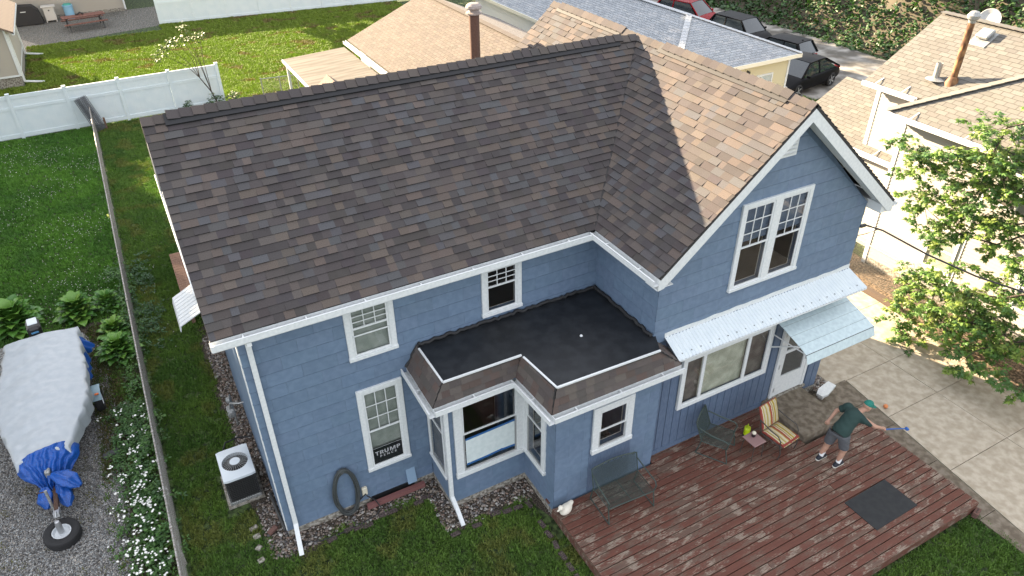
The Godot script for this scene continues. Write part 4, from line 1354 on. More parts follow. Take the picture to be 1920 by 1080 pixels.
	sb.prism(PackedVector2Array([Vector2(-0.2, -0.06), Vector2(0.25, -0.06), Vector2(0.25, 0.06), Vector2(-0.2, 0.06)]), Transform3D(Basis(Vector3(0.97, 0, -0.22).normalized(), Vector3(-0.22, 0, -0.97).normalized(), Vector3.UP), Vector3(12.18, 0.03, 2.20)), 0.13)
	single("splash_block", sb, mats.white_trim, "white wedge-shaped splash block by the right house corner", "splash block")

func deck_tex(seed_: int, bias: float) -> ImageTexture:
	# red stain worn off in flakes down to grey wood, grain along u
	var w := 768; var h := 160
	var a := FastNoiseLite.new(); a.seed = seed_; a.frequency = 0.01; a.fractal_octaves = 3
	var b := FastNoiseLite.new(); b.seed = seed_ + 50; b.frequency = 0.06; b.fractal_octaves = 4
	var out := PackedByteArray()
	out.resize(w * h * 3)
	for y in h:
		for x in w:
			var flake := b.get_noise_2d(x * 0.55, y * 2.6)
			var wear := a.get_noise_2d(x * 0.5, y * 1.4) * 1.1 + flake * 0.75 + bias
			var t := clampf(wear * 2.4 + 0.45, 0.0, 1.0)
			var bare := clampf((a.get_noise_2d(x * 0.6 + 300.0, y * 1.6 + 90.0) + flake * 0.5 + bias * 0.5 - 0.18) * 5.0, 0.0, 1.0)
			var g := 0.88 + 0.45 * b.get_noise_2d(x * 0.10, y * 7.0) + 0.2 * b.get_noise_2d(x * 0.5, y * 9.0 + 40.0)
			var red := Color(0.118, 0.040, 0.025)
			var grey := Color(0.122, 0.074, 0.053).lerp(Color(0.25, 0.195, 0.152), bare)
			var c := red.lerp(grey, t) * g
			c = c.linear_to_srgb()
			var i := (y * w + x) * 3
			out[i] = int(clampf(c.r, 0, 1) * 255); out[i + 1] = int(clampf(c.g, 0, 1) * 255); out[i + 2] = int(clampf(c.b, 0, 1) * 255)
	return ImageTexture.create_from_image(Image.create_from_data(w, h, false, Image.FORMAT_RGB8, out))

func make_deck() -> void:
	var x0 := 4.68; var x1 := 12.10; var zf := 6.08; var y := 0.30
	var deck := thing("deck", "red-stained wooden deck with worn boards in front of the blue house", "deck", Vector3(8.4, 0, 4.1))
	var bm := []
	var dt := []
	for k in 5:
		dt.append(deck_tex(60 + k, [-0.30, -0.12, 0.02, 0.14, -0.04][k]))
	for k in 15:
		var m := mat("deck_board_%d" % k, Color.WHITE, 0.75, dt[k % 5], Vector3(0.40, 1.55, 1.55))
		m.uv1_offset = Vector3(k * 0.371, k * 0.213, k * 0.537)
		bm.append(m)
	var step := 0.1465
	var z := zf
	var row := 0
	while z > 1.95:
		var zn := z - step
		var segs := []
		var xa := x0
		var xe := x1
		if zn < 2.1 and zn > 1.9:
			xa = 7.12
		if zn < 3.22:
			xe = 10.33
		var cut: float = [0.34, 0.66, 0.5, 1.1, 0.45, 0.72][row % 6]
		var xc := lerpf(x0, x1, cut) + rng.randf_range(-0.3, 0.3)
		segs = [[xa, xc], [xc, xe]] if xc > xa + 0.4 and xc < xe - 0.4 else [[xa, xe]]
		for s in segs:
			var mb := MB.new()
			mb.bevel(Transform3D(Basis(), Vector3((s[0] + s[1]) / 2, y - 0.015 + rng.randf_range(-0.002, 0.002), z - step / 2)), Vector3(s[1] - s[0] - 0.005, 0.03, step - 0.015), 0.005)
			wpart(deck, "deck_board", mb, bm[rng.randi() % 15])
		z = zn
		row += 1
	var fr := MB.new()
	fr.box(Vector3(x0 + 0.02, 0.06, zf - 0.05), Vector3(x1 - 0.01, 0.268, zf - 0.01))
	wpart(deck, "rim_board", fr, bm[1])
	fr = MB.new()
	fr.box(Vector3(x0 + 0.01, 0.04, 2.1), Vector3(x0 + 0.05, 0.268, zf - 0.06))
	wpart(deck, "rim_board", fr, bm[3])
	fr = MB.new()
	fr.box(Vector3(x1 - 0.05, 0.06, 3.24), Vector3(x1 - 0.012, 0.268, zf - 0.06))
	wpart(deck, "rim_board", fr, bm[5])
	for x in range(8):
		var j := MB.new()
		var xx := lerpf(x0 + 0.3, x1 - 0.3, x / 7.0)
		j.box(Vector3(xx, 0.0, 2.2 if xx < 10.2 else 3.3), Vector3(xx + 0.04, 0.266, zf - 0.06))
		wpart(deck, "joist", j, mats.bark)
	# mat
	var mt := MB.new()
	mt.bevel(Transform3D(Basis(Vector3.UP, 0.015), Vector3(10.38, 0.308, 5.16)), Vector3(1.19, 0.012, 0.755), 0.003)
	single("rubber_mat", mt, mat("mat_rubber", lin(0.018, 0.020, 0.022), 0.75, noise_tex(Color(0.8, 0.82, 0.85), Color(1, 1, 1), 0.02, 71, 1.6), Vector3(1, 1, 1)), "square black rubber mat lying on the deck boards", "mat")
	# wooden side porch
	var sp := thing("side_porch", "small weathered wooden porch boards at the left side of the house", "porch", Vector3(-0.35, 0, -9.4))
	var zz := -10.7
	while zz < -8.1:
		var mb := MB.new()
		mb.bevel(Transform3D(Basis(), Vector3(-0.30, 0.88, zz)), Vector3(0.55, 0.03, 0.135), 0.004)
		wpart(sp, "porch_board", mb, mat("pale_wood", lin(0.36, 0.235, 0.175), 0.9, noise_tex(Color(0.6, 0.5, 0.45), Color(1, 1, 1), 0.05, 72, 1.8), Vector3(1, 4, 9)))
		zz += 0.142
	for q in [-10.6, -8.3]:
		var mb := MB.new()
		mb.box(Vector3(-0.52, 0, q), Vector3(-0.43, 0.86, q + 0.09))
		wpart(sp, "post", mb, mats.pale_wood)

# ------------------------------------------------------------------ fences
func chain_link(called: String, label: String, a: Vector3, b: Vector3, h: float, gap: float, m: Material) -> Node3D:
	var f := thing(called, label, "fence", a)
	var d := (b - a).normalized()
	var len_ := a.distance_to(b)
	var cnt := int(round(len_ / gap))
	for i in cnt + 1:
		var p := a.lerp(b, float(i) / cnt)
		var mb := MB.new()
		mb.lathe(Transform3D(Basis(), p), [Vector2(0.024, -0.05), Vector2(0.024, h), Vector2(0.031, h + 0.005), Vector2(0.028, h + 0.04), Vector2(0.0001, h + 0.05)], 10)
		wpart(f, "post", mb, m)
	var rl := MB.new()
	rl.tube([a + Vector3(0, h, 0), b + Vector3(0, h, 0)], 0.019, 8)
	wpart(f, "top_rail", rl, m)
	# woven wires: one strand zigzags up the fence, copied along it
	var cell := 0.056
	var n := int(h / (cell * 0.5))
	var st := MB.new()
	for s in 2:
		var pts := []
		for i in n:
			var side := 1.0 if (i + s) % 2 == 0 else -1.0
			pts.append(d * (side * cell * 0.25 + s * cell * 0.5) + Vector3(0, 0.02 + i * cell * 0.5, 0))
		st.tube(pts, 0.0021, 3)
	var xf := []
	var k := 0.0
	while k < len_:
		xf.append(Transform3D(Basis(), d * k))
		k += cell
	copies(f, "woven_wire", st.mesh(m), xf).set_meta("kind", "stuff")
	return f

func vinyl_fence(label: String, a: Vector3, b: Vector3, h: float, cnt: int, group: String) -> void:
	var f := thing("vinyl_fence", label, "fence", a, 0.0, group)
	var d := (b - a).normalized()
	var nrm := d.cross(Vector3.UP)
	for i in cnt + 1:
		var p := a.lerp(b, float(i) / cnt)
		var mb := MB.new()
		mb.beam(p, p + Vector3(0, h + 0.10, 0), 0.125, 0.125, nrm)
		mb.beam(p + Vector3(0, h + 0.10, 0), p + Vector3(0, h + 0.125, 0), 0.15, 0.15, nrm)
		wpart(f, "post", mb, mats.vinyl)
		if i == cnt:
			break
		var q := a.lerp(b, float(i + 1) / cnt)
		var u := p + d * 0.065
		var w := q - d * 0.065
		for y in [0.16, h - 0.50, h - 0.03]:
			var r := MB.new()
			r.beam(u + Vector3(0, y, 0), w + Vector3(0, y, 0), 0.07, 0.12 if y < h - 0.2 and y > 0.2 else 0.15)
			wpart(f, "rail", r, mats.vinyl)
		var run := u.distance_to(w)
		for k in 7:
			var bd := MB.new()
			var c0 := u + d * (run * k / 7.0 + 0.0004)
			var c1 := u + d * (run * (k + 1) / 7.0 - 0.0004)
			bd.beam(c0 + Vector3(0, h * 0.5 + 0.02, 0), c1 + Vector3(0, h * 0.5 + 0.02, 0), 0.022, h - 0.06)
			wpart(f, "panel_board", bd, mats.vinyl)

func make_fences() -> void:
	var rust := mat("weathered_wire", lin(0.46, 0.455, 0.44), 0.6, noise_tex(Color(0.70, 0.66, 0.62), Color(1, 1, 1), 0.05, 81, 2.0), Vector3(1.2, 1.2, 1.2), 0.3)
	var cf := chain_link("chain_link_fence", "weathered chain link fence between the boat yard and the house", Vector3(-1.86, 0, 2.4), Vector3(-1.88, 0, -25.0), 1.03, 2.75, rust)
	var tg := MB.new()
	tg.obox(Transform3D(Basis.from_euler(Vector3(0.4, 0.3, 0.2)), Vector3(-1.93, 1.0, -14.0)), Vector3(0.05, 0.1, 0.09))
	wpart(cf, "yellow_tag", tg, mat("tag_yellow", lin(0.6, 0.6, 0.12), 0.6))
	chain_link("chain_link_fence", "low chain link fence in front of the cream house", Vector3(17.2, 0, -1.6), Vector3(16.8, 0, 10.0), 1.08, 2.9, mats.galvanised)
	chain_link("chain_link_gate", "short grey chain link panel beside the tan patio roof", Vector3(5.35, 0, -25.1), Vector3(7.0, 0, -24.9), 1.05, 0.82, mats.galvanised)
	vinyl_fence("white vinyl privacy fence with the rolled wire leaning on it", Vector3(-6.72, 0, -25.6), Vector3(3.62, 0, -25.7), 1.80, 5, "white vinyl fences")
	vinyl_fence("white vinyl privacy fence beside the far gravel patio", Vector3(2.87, 0, -42.55), Vector3(19.1, 0, -40.7), 1.80, 8, "white vinyl fences")
	# roll of wire mesh leaning on the white fence
	var rl := thing("wire_roll", "dark roll of wire mesh leaning on the white fence", "wire roll", Vector3(-1.75, 0, -25.1))
	var mb := MB.new()
	var base := Vector3(-1.70, 0.02, -25.05); var top := Vector3(-2.12, 1.42, -25.28)
	var ax := (top - base)
	var sx := ax.normalized().cross(Vector3.BACK).normalized()
	var sy := sx.cross(ax.normalized())
	for r in [0.14, 0.20, 0.26]:
		for s in [-1.0, 1.0]:
			for k in 14:
				var pts := []
				for i in 25:
					var f := i / 24.0
					var an: float = s * f * 9.0 + TAU * k / 14.0
					pts.append(base + ax * f + (sx * cos(an) + sy * sin(an)) * r)
				mb.tube(pts, 0.005, 3)
	wpart(rl, "mesh", mb, mat("old_wire", lin(0.14, 0.145, 0.16), 0.6))
	var sk := MB.new()
	sk.box(Vector3(-1.52, 0, -25.1), Vector3(-1.44, 0.5, -25.02))
	single("wooden_stake", sk, mat("stake_wood", lin(0.16, 0.09, 0.06), 0.9), "short brown wooden stake by the wire roll", "stake")

# ------------------------------------------------------------------ beside the house
func make_side_things() -> void:
	# air conditioner
	var ac := thing("air_conditioner", "white air conditioning unit with black louvres on a pad", "air conditioner", Vector3(-0.53, 0, -1.68))
	var p := MB.new()
	p.bevel(Transform3D(Basis(), Vector3(-0.53, 0.03, -1.70)), Vector3(0.72, 0.06, 0.98), 0.01)
	wpart(ac, "pad", p, mats.concrete)
	p = MB.new()
	p.bevel(Transform3D(Basis(), Vector3(-0.53, 0.10, -1.69)), Vector3(0.62, 0.08, 0.90), 0.01)
	wpart(ac, "base_pan", p, mats.galvanised)
	p = MB.new()
	p.box(Vector3(-0.80, 0.13, -2.10), Vector3(-0.26, 0.70, -1.27))
	wpart(ac, "coil", p, mats.black_plastic)
	for i in 11:
		var y := 0.17 + i * 0.049
		var lv := MB.new()
		lv.box(Vector3(-0.828, y, -1.262), Vector3(-0.232, y + 0.008, -1.248))
		lv.box(Vector3(-0.828, y, -2.128), Vector3(-0.814, y + 0.008, -1.262))
		lv.box(Vector3(-0.246, y, -2.128), Vector3(-0.232, y + 0.008, -1.262))
		wpart(ac, "louvre", lv, mats.dark_metal)
	for i in 14:
		var x := -0.82 + i * 0.044
		var lv := MB.new()
		lv.box(Vector3(x, 0.14, -1.247), Vector3(x + 0.008, 0.70, -1.240))
		wpart(ac, "grille_bar", lv, mats.dark_metal)
	var tp := MB.new()
	var ring := 40
	# top cover with a round opening
	for k in ring:
		var a0 := TAU * k / ring; var a1 := TAU * (k + 1) / ring
		var o := Vector3(-0.53, 0.762, -1.685)
		var e := func(a: float) -> Vector3:
			var d := Vector2(cos(a), sin(a))
			var s := minf(0.31 / maxf(absf(d.x), 1e-4), 0.45 / maxf(absf(d.y), 1e-4))
			return o + Vector3(d.x * s, 0, d.y * s)
		var i0 := o + Vector3(cos(a0), 0.03, sin(a0)) * Vector3(0.255, 1, 0.255) ; var i1 := o + Vector3(cos(a1), 0.03, sin(a1)) * Vector3(0.255, 1, 0.255)
		var e0: Vector3 = e.call(a0); var e1: Vector3 = e.call(a1)
		tp.quad(i0, i1, e1, e0)
		tp.quad(e0, e1, e1 + Vector3(0, -0.05, 0), e0 + Vector3(0, -0.05, 0))
		tp.quad(i1, i0, i0 + Vector3(0, -0.12, 0), i1 + Vector3(0, -0.12, 0))
	wpart(ac, "top_cover", tp, mat("ac_white", lin(0.60, 0.65, 0.68), 0.45))
	for k in 30:
		var a := TAU * k / 30.0
		var w := MB.new()
		w.beam(Vector3(-0.53, 0.80, -1.685) + Vector3(cos(a), 0, sin(a)) * 0.09, Vector3(-0.53, 0.785, -1.685) + Vector3(cos(a), 0, sin(a)) * 0.257, 0.006, 0.006)
		wpart(ac, "fan_guard_bar", w, mats.galvanised)
	p = MB.new()
	p.lathe(Transform3D(Basis(), Vector3(-0.53, 0.795, -1.685)), [Vector2(0.105, 0.0), Vector2(0.10, 0.012), Vector2(0.0001, 0.015)], 24)
	wpart(ac, "fan_cap", p, mats.ac_white)
	p = MB.new()
	p.lathe(Transform3D(Basis(), Vector3(-0.53, 0.66, -1.685)), [Vector2(0.25, 0.0), Vector2(0.0001, 0.004)], 24)
	wpart(ac, "fan_well", p, mats.black_plastic)
	# its line and the disconnect box
	var hs := MB.new()
	hs.tube([Vector3(-0.70, 0.45, -2.12), Vector3(-0.72, 0.55, -2.3), Vector3(-0.6, 0.62, -2.5), Vector3(-0.35, 0.6, -2.55), Vector3(-0.05, 0.55, -2.5)], 0.018, 6)
	single("conduit", hs, mats.black_plastic, "black conduit looping from the air conditioner to the wall", "pipe")
	# gas meter
	var gm := thing("gas_meter", "grey gas meter and pipes beside the left wall", "gas meter", Vector3(-0.25, 0, -3.5))
	p = MB.new()
	p.bevel(Transform3D(Basis(), Vector3(-0.30, 0.62, -3.42)), Vector3(0.16, 0.24, 0.22), 0.03)
	p.lathe(Transform3D(Basis(Vector3.RIGHT, PI / 2), Vector3(-0.30, 0.62, -3.31)), [Vector2(0.0001, 0.03), Vector2(0.07, 0.02), Vector2(0.085, 0.0)], 16)
	wpart(gm, "meter_body", p, mats.galvanised)
	p = MB.new()
	p.tube([Vector3(-0.24, 0.0, -3.65), Vector3(-0.24, 0.9, -3.65), Vector3(-0.26, 0.92, -3.48), Vector3(-0.28, 0.74, -3.45)], 0.022, 8)
	p.tube([Vector3(-0.30, 0.74, -3.38), Vector3(-0.28, 0.95, -3.3), Vector3(-0.1, 0.95, -3.2), Vector3(0.0, 0.95, -3.2)], 0.022, 8)
	wpart(gm, "pipe", p, mats.galvanised)
	p = MB.new()
	p.lathe(Transform3D(Basis(Vector3.BACK, PI / 2), Vector3(-0.30, 0.93, -3.45)), [Vector2(0.0001, 0.05), Vector2(0.07, 0.03), Vector2(0.07, -0.03), Vector2(0.0001, -0.05)], 14)
	wpart(gm, "regulator", p, mats.galvanised)
	# white-topped standpipe at the left corner
	p = MB.new()
	p.tube([Vector3(-0.07, 0.02, -1.25), Vector3(-0.06, 0.10, -0.7), Vector3(-0.03, 0.10, -0.1)], 0.03, 8)
	single("drain_pipe", p, mats.dark_metal, "dark drain pipe lying along the left wall foundation", "pipe")
	# garden hose hung in a coil
	var gh := thing("garden_hose", "grey garden hose coiled on a hook on the blue wall", "hose", Vector3(1.22, 0.4, 0.06))
	p = MB.new()
	var pts := []
	for i in 9 * 28 + 1:
		var f := i / 28.0
		var a := f * TAU
		var k := 1.0 + 0.10 * sin(f * 2.4) - 0.02 * f
		pts.append(Vector3(1.22 + sin(a) * 0.245 * k, 0.655 + cos(a) * (0.62 - 0.06 * sin(f * 3.0)) * (1.0 if cos(a) > 0.0 else 1.0 + 0.06 * sin(f * 5.0)), 0.045 + 0.015 * fmod(f * 3.7, 5.0)))
	p.tube(pts, 0.017, 6)
	wpart(gh, "coil", p, mat("hose_grey", lin(0.05, 0.056, 0.056), 0.6))
	p = MB.new()
	p.tube([Vector3(1.45, 0.30, 0.06), Vector3(1.58, 0.42, 0.08), Vector3(1.60, 0.36, 0.10), Vector3(1.74, 0.2, 0.14), Vector3(1.80, 0.05, 0.24), Vector3(1.66, 0.035, 0.36), Vector3(1.3, 0.03, 0.42), Vector3(0.9, 0.03, 0.44), Vector3(0.5, 0.03, 0.42), Vector3(0.2, 0.03, 0.28), Vector3(0.05, 0.03, 0.1)], 0.014, 6)
	wpart(gh, "loose_end", p, mats.black_plastic)
	p = MB.new()
	p.beam(Vector3(1.13, 1.22, 0.03), Vector3(1.31, 1.22, 0.03), 0.06, 0.05)
	wpart(gh, "hook", p, mats.dark_metal)
	# sign in the lower window
	var sg := thing("window_sign", "black campaign sign with white letters inside the lower front window", "sign", Vector3(2.17, 1.05, 0.014))
	p = MB.new()
	p.box(Vector3(1.865, 1.05, 0.0125), Vector3(2.475, 1.47, 0.0165))
	wpart(sg, "board", p, mat("sign_black", lin(0.010, 0.011, 0.016), 0.5))
	p = MB.new()
	p.box(Vector3(1.865, 1.445, 0.0166), Vector3(2.475, 1.453, 0.0172))
	wpart(sg, "rule", p, mats.white_trim)
	for q in [["TRUMP", 0.098, 1.275, 1.25], ["P E N C E", 0.052, 1.175, 1.3]]:
		var tm := TextMesh.new()
		tm.text = q[0]
		var fo := SystemFont.new()
		fo.font_names = PackedStringArray(["Droid Sans"])
		fo.font_weight = 700
		tm.font = fo
		tm.font_size = 64
		tm.pixel_size = q[1] / 46.0
		tm.depth = 0.001
		tm.material = mat("sign_white", lin(0.55, 0.56, 0.58), 0.5)
		var o := MeshInstance3D.new()
		o.name = "lettering"
		o.mesh = tm
		sg.add_child(o, true)
		o.scale = Vector3(q[3] * 0.9, 1, 1)
		o.position = Vector3(2.17, q[2] + 0.03, 0.0175) - sg.position

# ------------------------------------------------------------------ deck furniture
func bar(parent: Node3D, called: String, pts: Array, r: float, m: Material) -> void:
	var mb := MB.new()
	mb.tube(pts, r, 8)
	part(parent, called, mb, m)

func mesh_panel(o: Vector3, u: Vector3, w: Vector3, cell: float) -> MB:
	# expanded steel: two families of thin bars
	var mb := MB.new()
	var lu := u.length(); var lw := w.length()
	var nu := int(lu / cell); var nw := int(lw / cell)
	for i in nu + 1:
		mb.tube([o + u * (float(i) / nu), o + u * (float(i) / nu) + w], 0.0035, 3)
	for i in nw + 1:
		mb.tube([o + w * (float(i) / nw), o + w * (float(i) / nw) + u], 0.0035, 3)
	return mb

func metal_seat(called: String, label: String, cat: String, at: Vector3, turn: float, wid: float, dep: float, seat_y: float, back_h: float, bend: float) -> Node3D:
	# local axes: x across, z to the front
	var t := thing(called, label, cat, at, turn)
	var g: Material = mats.green_iron
	var h := wid / 2
	var zb := -dep * 0.35
	var zf := dep * 0.65
	var top := Vector3(0, seat_y + back_h, zb - bend)
	part(t, "seat", mesh_panel(Vector3(-h + 0.03, seat_y, zb), Vector3(wid - 0.06, 0, 0), Vector3(0, 0.02, zf - zb), 0.020), g)
	part(t, "backrest", mesh_panel(Vector3(-h + 0.03, seat_y + 0.02, zb), Vector3(wid - 0.06, 0, 0), Vector3(0, back_h - 0.08, -bend), 0.020), g)
	var fr := []
	for i in 13:
		var f := i / 12.0
		fr.append(Vector3(lerpf(-h, h, f), seat_y + back_h - 0.06 + 0.08 * sin(PI * f) , zb - bend))
	fr.push_front(Vector3(-h, seat_y + 0.02, zb))
	fr.push_back(Vector3(h, seat_y + 0.02, zb))
	bar(t, "back_frame", fr, 0.013, g)
	bar(t, "seat_frame", [Vector3(-h, seat_y, zb), Vector3(-h, seat_y + 0.02, zf), Vector3(h, seat_y + 0.02, zf), Vector3(h, seat_y, zb)], 0.013, g)
	# scrollwork along the top of the back
	for i in 7:
		var f := (i + 0.5) / 7.0
		var c := Vector3(lerpf(-h, h, f), seat_y + back_h - 0.07 + 0.05 * sin(PI * f), zb - bend)
		var pts := []
		for k in 12:
			var a := k * 0.65
			pts.append(c + Vector3(cos(a), sin(a), 0) * (0.045 - 0.003 * k))
		bar(t, "scroll", pts, 0.006, g)
	for s in [-1.0, 1.0]:
		bar(t, "arm", [Vector3(s * h, seat_y + 0.33, zb - bend * 0.5), Vector3(s * (h + 0.02), seat_y + 0.27, 0.0), Vector3(s * (h + 0.03), seat_y + 0.24, zf - 0.04), Vector3(s * (h + 0.02), seat_y + 0.18, zf + 0.02), Vector3(s * h, seat_y, zf - 0.02)], 0.014, g)
		bar(t, "leg", [Vector3(s * h, seat_y, zf - 0.02), Vector3(s * h, seat_y * 0.5, zf + 0.02), Vector3(s * h, 0.012, zf + 0.05)], 0.013, g)
		bar(t, "leg", [Vector3(s * h, seat_y, zb), Vector3(s * h, seat_y * 0.5, zb - 0.04), Vector3(s * h, 0.012, zb - 0.08)], 0.013, g)
		bar(t, "runner", [Vector3(s * h, 0.012, zf + 0.05), Vector3(s * h, 0.012, zb - 0.08)], 0.012, g)
	return t

func make_furniture() -> void:
	mat("green_iron", lin(0.060, 0.085, 0.076), 0.55, noise_tex(Color(0.7, 0.72, 0.7), Color(1, 1, 1), 0.05, 91, 1.7), Vector3(3, 3, 3))
	var ls := metal_seat("glider_bench", "dark green metal mesh glider bench against the blue wall", "bench", Vector3(5.97, 0.30, 2.58), -0.06, 1.02, 0.58, 0.38, 0.50, 0.10)
	var mid := MB.new()
	mid.tube([Vector3(0, 0.385, -0.2), Vector3(0, 0.40, 0.36)], 0.009, 6)
	part(ls, "seat_rib", mid, mats.green_iron)
	metal_seat("metal_chair", "dark green metal mesh armchair under the long window", "chair", Vector3(8.50, 0.30, 2.40), 0.55, 0.60, 0.54, 0.38, 0.52, 0.16)
	# striped cushion chair
	var ch := thing("cushion_chair", "metal patio chair with yellow and red striped cushion", "chair", Vector3(9.70, 0.30, 3.00), 0.12)
	var cols := [Color(0.36, 0.27, 0.035), Color(0.55, 0.48, 0.34), Color(0.30, 0.055, 0.04), Color(0.42, 0.36, 0.20), Color(0.36, 0.27, 0.035), Color(0.55, 0.48, 0.34), Color(0.27, 0.19, 0.06), Color(0.52, 0.46, 0.32)]
	var cm := vmat("cushion_cloth", 0.9, noise_tex(Color(0.85, 0.85, 0.85), Color(1, 1, 1), 0.06, 92, 1.5), Vector3(4, 4, 4))
	var order := [2, 1, 0, 1, 7, 0, 3, 1, 5, 0, 2, 2, 1, 6, 1, 0, 0, 5, 3, 1, 0, 0]
	for k in 2:
		var cu := MB.new()
		cu.colored = true
		var n := order.size()
		for i in n:
			var f0 := float(i) / n; var f1 := float(i + 1) / n
			var rows := []
			for f in [f0, f1]:
				var row := []
				var x := lerpf(-0.26, 0.26, f)
				var puff := 0.05 * pow(1.0 - pow(absf(2.0 * f - 1.0), 3.0), 0.5) + 0.012
				for j in 9:
					var g := j / 8.0
					var edge := pow(1.0 - pow(absf(2.0 * g - 1.0), 4.0), 0.5)
					var dent := 1.0 - 0.18 * pow(absf(sin(g * PI * 2.0)), 6.0)
					if k == 0:
						row.append(Vector3(x, 0.42 + puff * edge * dent - 0.03 * g, lerpf(-0.20, 0.36, g)))
					else:
						row.append(Vector3(x, lerpf(0.46, 0.98, g), lerpf(-0.19, -0.38, g) + puff * edge * dent))
				rows.append(row)
			var c: Color = cols[order[i]]
			cu.grid([rows[0], rows[1]] if k == 0 else [rows[0], rows[1]], c)
		# underside
		if k == 0:
			cu.obox(Transform3D(Basis(), Vector3(0, 0.412, 0.08)), Vector3(0.51, 0.03, 0.54), cols[2])
		else:
			cu.obox(Transform3D(Basis(Vector3.RIGHT, -0.35), Vector3(0, 0.72, -0.295)), Vector3(0.51, 0.54, 0.03), cols[2])
		part(ch, "seat_cushion" if k == 0 else "back_cushion", cu, cm)
	var iron: Material = mat("brown_iron", lin(0.05, 0.045, 0.04), 0.5)
	for s in [-1.0, 1.0]:
		bar(ch, "arm", [Vector3(s * 0.28, 0.70, -0.28), Vector3(s * 0.30, 0.64, 0.0), Vector3(s * 0.30, 0.62, 0.20), Vector3(s * 0.29, 0.52, 0.28), Vector3(s * 0.28, 0.38, 0.28)], 0.013, iron)
		bar(ch, "leg", [Vector3(s * 0.28, 0.39, 0.28), Vector3(s * 0.28, 0.2, 0.33), Vector3(s * 0.28, 0.012, 0.30)], 0.013, iron)
		bar(ch, "leg", [Vector3(s * 0.28, 0.70, -0.28), Vector3(s * 0.28, 0.38, -0.2), Vector3(s * 0.28, 0.012, -0.3)], 0.013, iron)
	bar(ch, "frame", [Vector3(-0.28, 0.38, -0.22), Vector3(-0.28, 0.38, 0.30), Vector3(0.28, 0.38, 0.30), Vector3(0.28, 0.38, -0.22)], 0.012, iron)
	# side table
	var tb := thing("side_table", "small square pink side table beside the striped chair", "table", Vector3(9.10, 0.30, 2.93), 0.03)
	var tp := MB.new()
	tp.bevel(Transform3D(Basis(), Vector3(0, 0.44, 0)), Vector3(0.33, 0.025, 0.36), 0.008)
	part(tb, "table_top", tp, mat("pink_paint", lin(0.24, 0.145, 0.14), 0.6))
	for s in [Vector2(-1, -1), Vector2(1, -1), Vector2(1, 1), Vector2(-1, 1)]:
		bar(tb, "leg", [Vector3(s.x * 0.13, 0.43, s.y * 0.14), Vector3(s.x * 0.15, 0.0, s.y * 0.16)], 0.009, iron)
	var pot := thing("candle_jar", "small dark jar with a cream top on the side table", "jar", Vector3(9.13, 0.7525, 2.87))
	var pm := MB.new()
	pm.lathe(Transform3D(), [Vector2(0.035, 0.0), Vector2(0.045, 0.03), Vector2(0.045, 0.075), Vector2(0.038, 0.08)], 14)
	part(pot, "jar", pm, mat("jar_black", lin(0.02, 0.012, 0.015), 0.3))
	pm = MB.new()
	pm.lathe(Transform3D(), [Vector2(0.038, 0.08), Vector2(0.046, 0.10), Vector2(0.038, 0.125), Vector2(0.015, 0.14), Vector2(0.0001, 0.142)], 12)
	part(pot, "top", pm, mats.cream_plastic)
	# neon case
	var nb := thing("work_radio", "neon yellow and black plastic radio on the deck boards", "radio", Vector3(9.42, 0.30, 2.46), 0.7)
	var rm := MB.new()
	rm.bevel(Transform3D(Basis(), Vector3(0, 0.12, 0)), Vector3(0.15, 0.22, 0.13), 0.03)
	part(nb, "case", rm, mat("neon", lin(0.48, 0.62, 0.01), 0.4))
	rm = MB.new()
	for q in [[0.16, 0.03], [0.075, 0.035]]:
		rm.lathe(Transform3D(Basis(Vector3.RIGHT, PI / 2), Vector3(0, q[0], 0.062)), [Vector2(0.0001, 0.008), Vector2(q[1], 0.006), Vector2(q[1], 0.0)], 14)
	rm.obox(Transform3D(Basis(), Vector3(0, 0.01, 0)), Vector3(0.16, 0.02, 0.14))
	part(nb, "speaker", rm, mats.black_plastic)
	rm = MB.new()
	rm.tube([Vector3(-0.06, 0.22, 0), Vector3(-0.05, 0.27, 0), Vector3(0.05, 0.27, 0), Vector3(0.06, 0.22, 0)], 0.012, 6)
	part(nb, "handle", rm, mats.neon)
	# white duck ornament
	var du := thing("duck_statue", "white duck statue at the deck corner by the wall", "statue", Vector3(4.86, 0.30, 2.33), 0.35)
	var f := func(q: Vector3) -> float:
		var b := ((q - Vector3(0, 0.12, 0)) / Vector3(0.155, 0.105, 0.10)).length() - 1.0
		b *= 0.10
		var tail := ((q - Vector3(0.15, 0.17, 0)) / Vector3(0.07, 0.035, 0.05)).length() - 1.0
		tail *= 0.035
		var nk := cap(q, Vector3(-0.10, 0.15, 0), Vector3(-0.15, 0.27, 0), 0.05, 0.036)
		var hd := (q - Vector3(-0.165, 0.30, 0)).length() - 0.052
		var bl := ((q - Vector3(-0.235, 0.29, 0)) / Vector3(0.045, 0.012, 0.022)).length() - 1.0
		bl *= 0.012
		return smin(smin(smin(b, tail, 0.03), smin(nk, hd, 0.02), 0.03), bl, 0.008)
	var dm := nets(f, Vector3(-0.30, -0.01, -0.13), Vector3(0.25, 0.38, 0.13), 0.013)
	part(du, "body", dm, mat("duck_white", lin(0.66, 0.62, 0.53), 0.6))

# ------------------------------------------------------------------ distance fields (people, animals)
func cap(p: Vector3, a: Vector3, b: Vector3, ra: float, rb: float) -> float:
	var ba := b - a
	var h := clampf((p - a).dot(ba) / ba.dot(ba), 0.0, 1.0)
	return (p - a - ba * h).length() - lerpf(ra, rb, h)

func smin(a: float, b: float, k: float) -> float:
	var h := clampf(0.5 + 0.5 * (b - a) / k, 0.0, 1.0)
	return lerpf(b, a, h) - k * h * (1.0 - h)

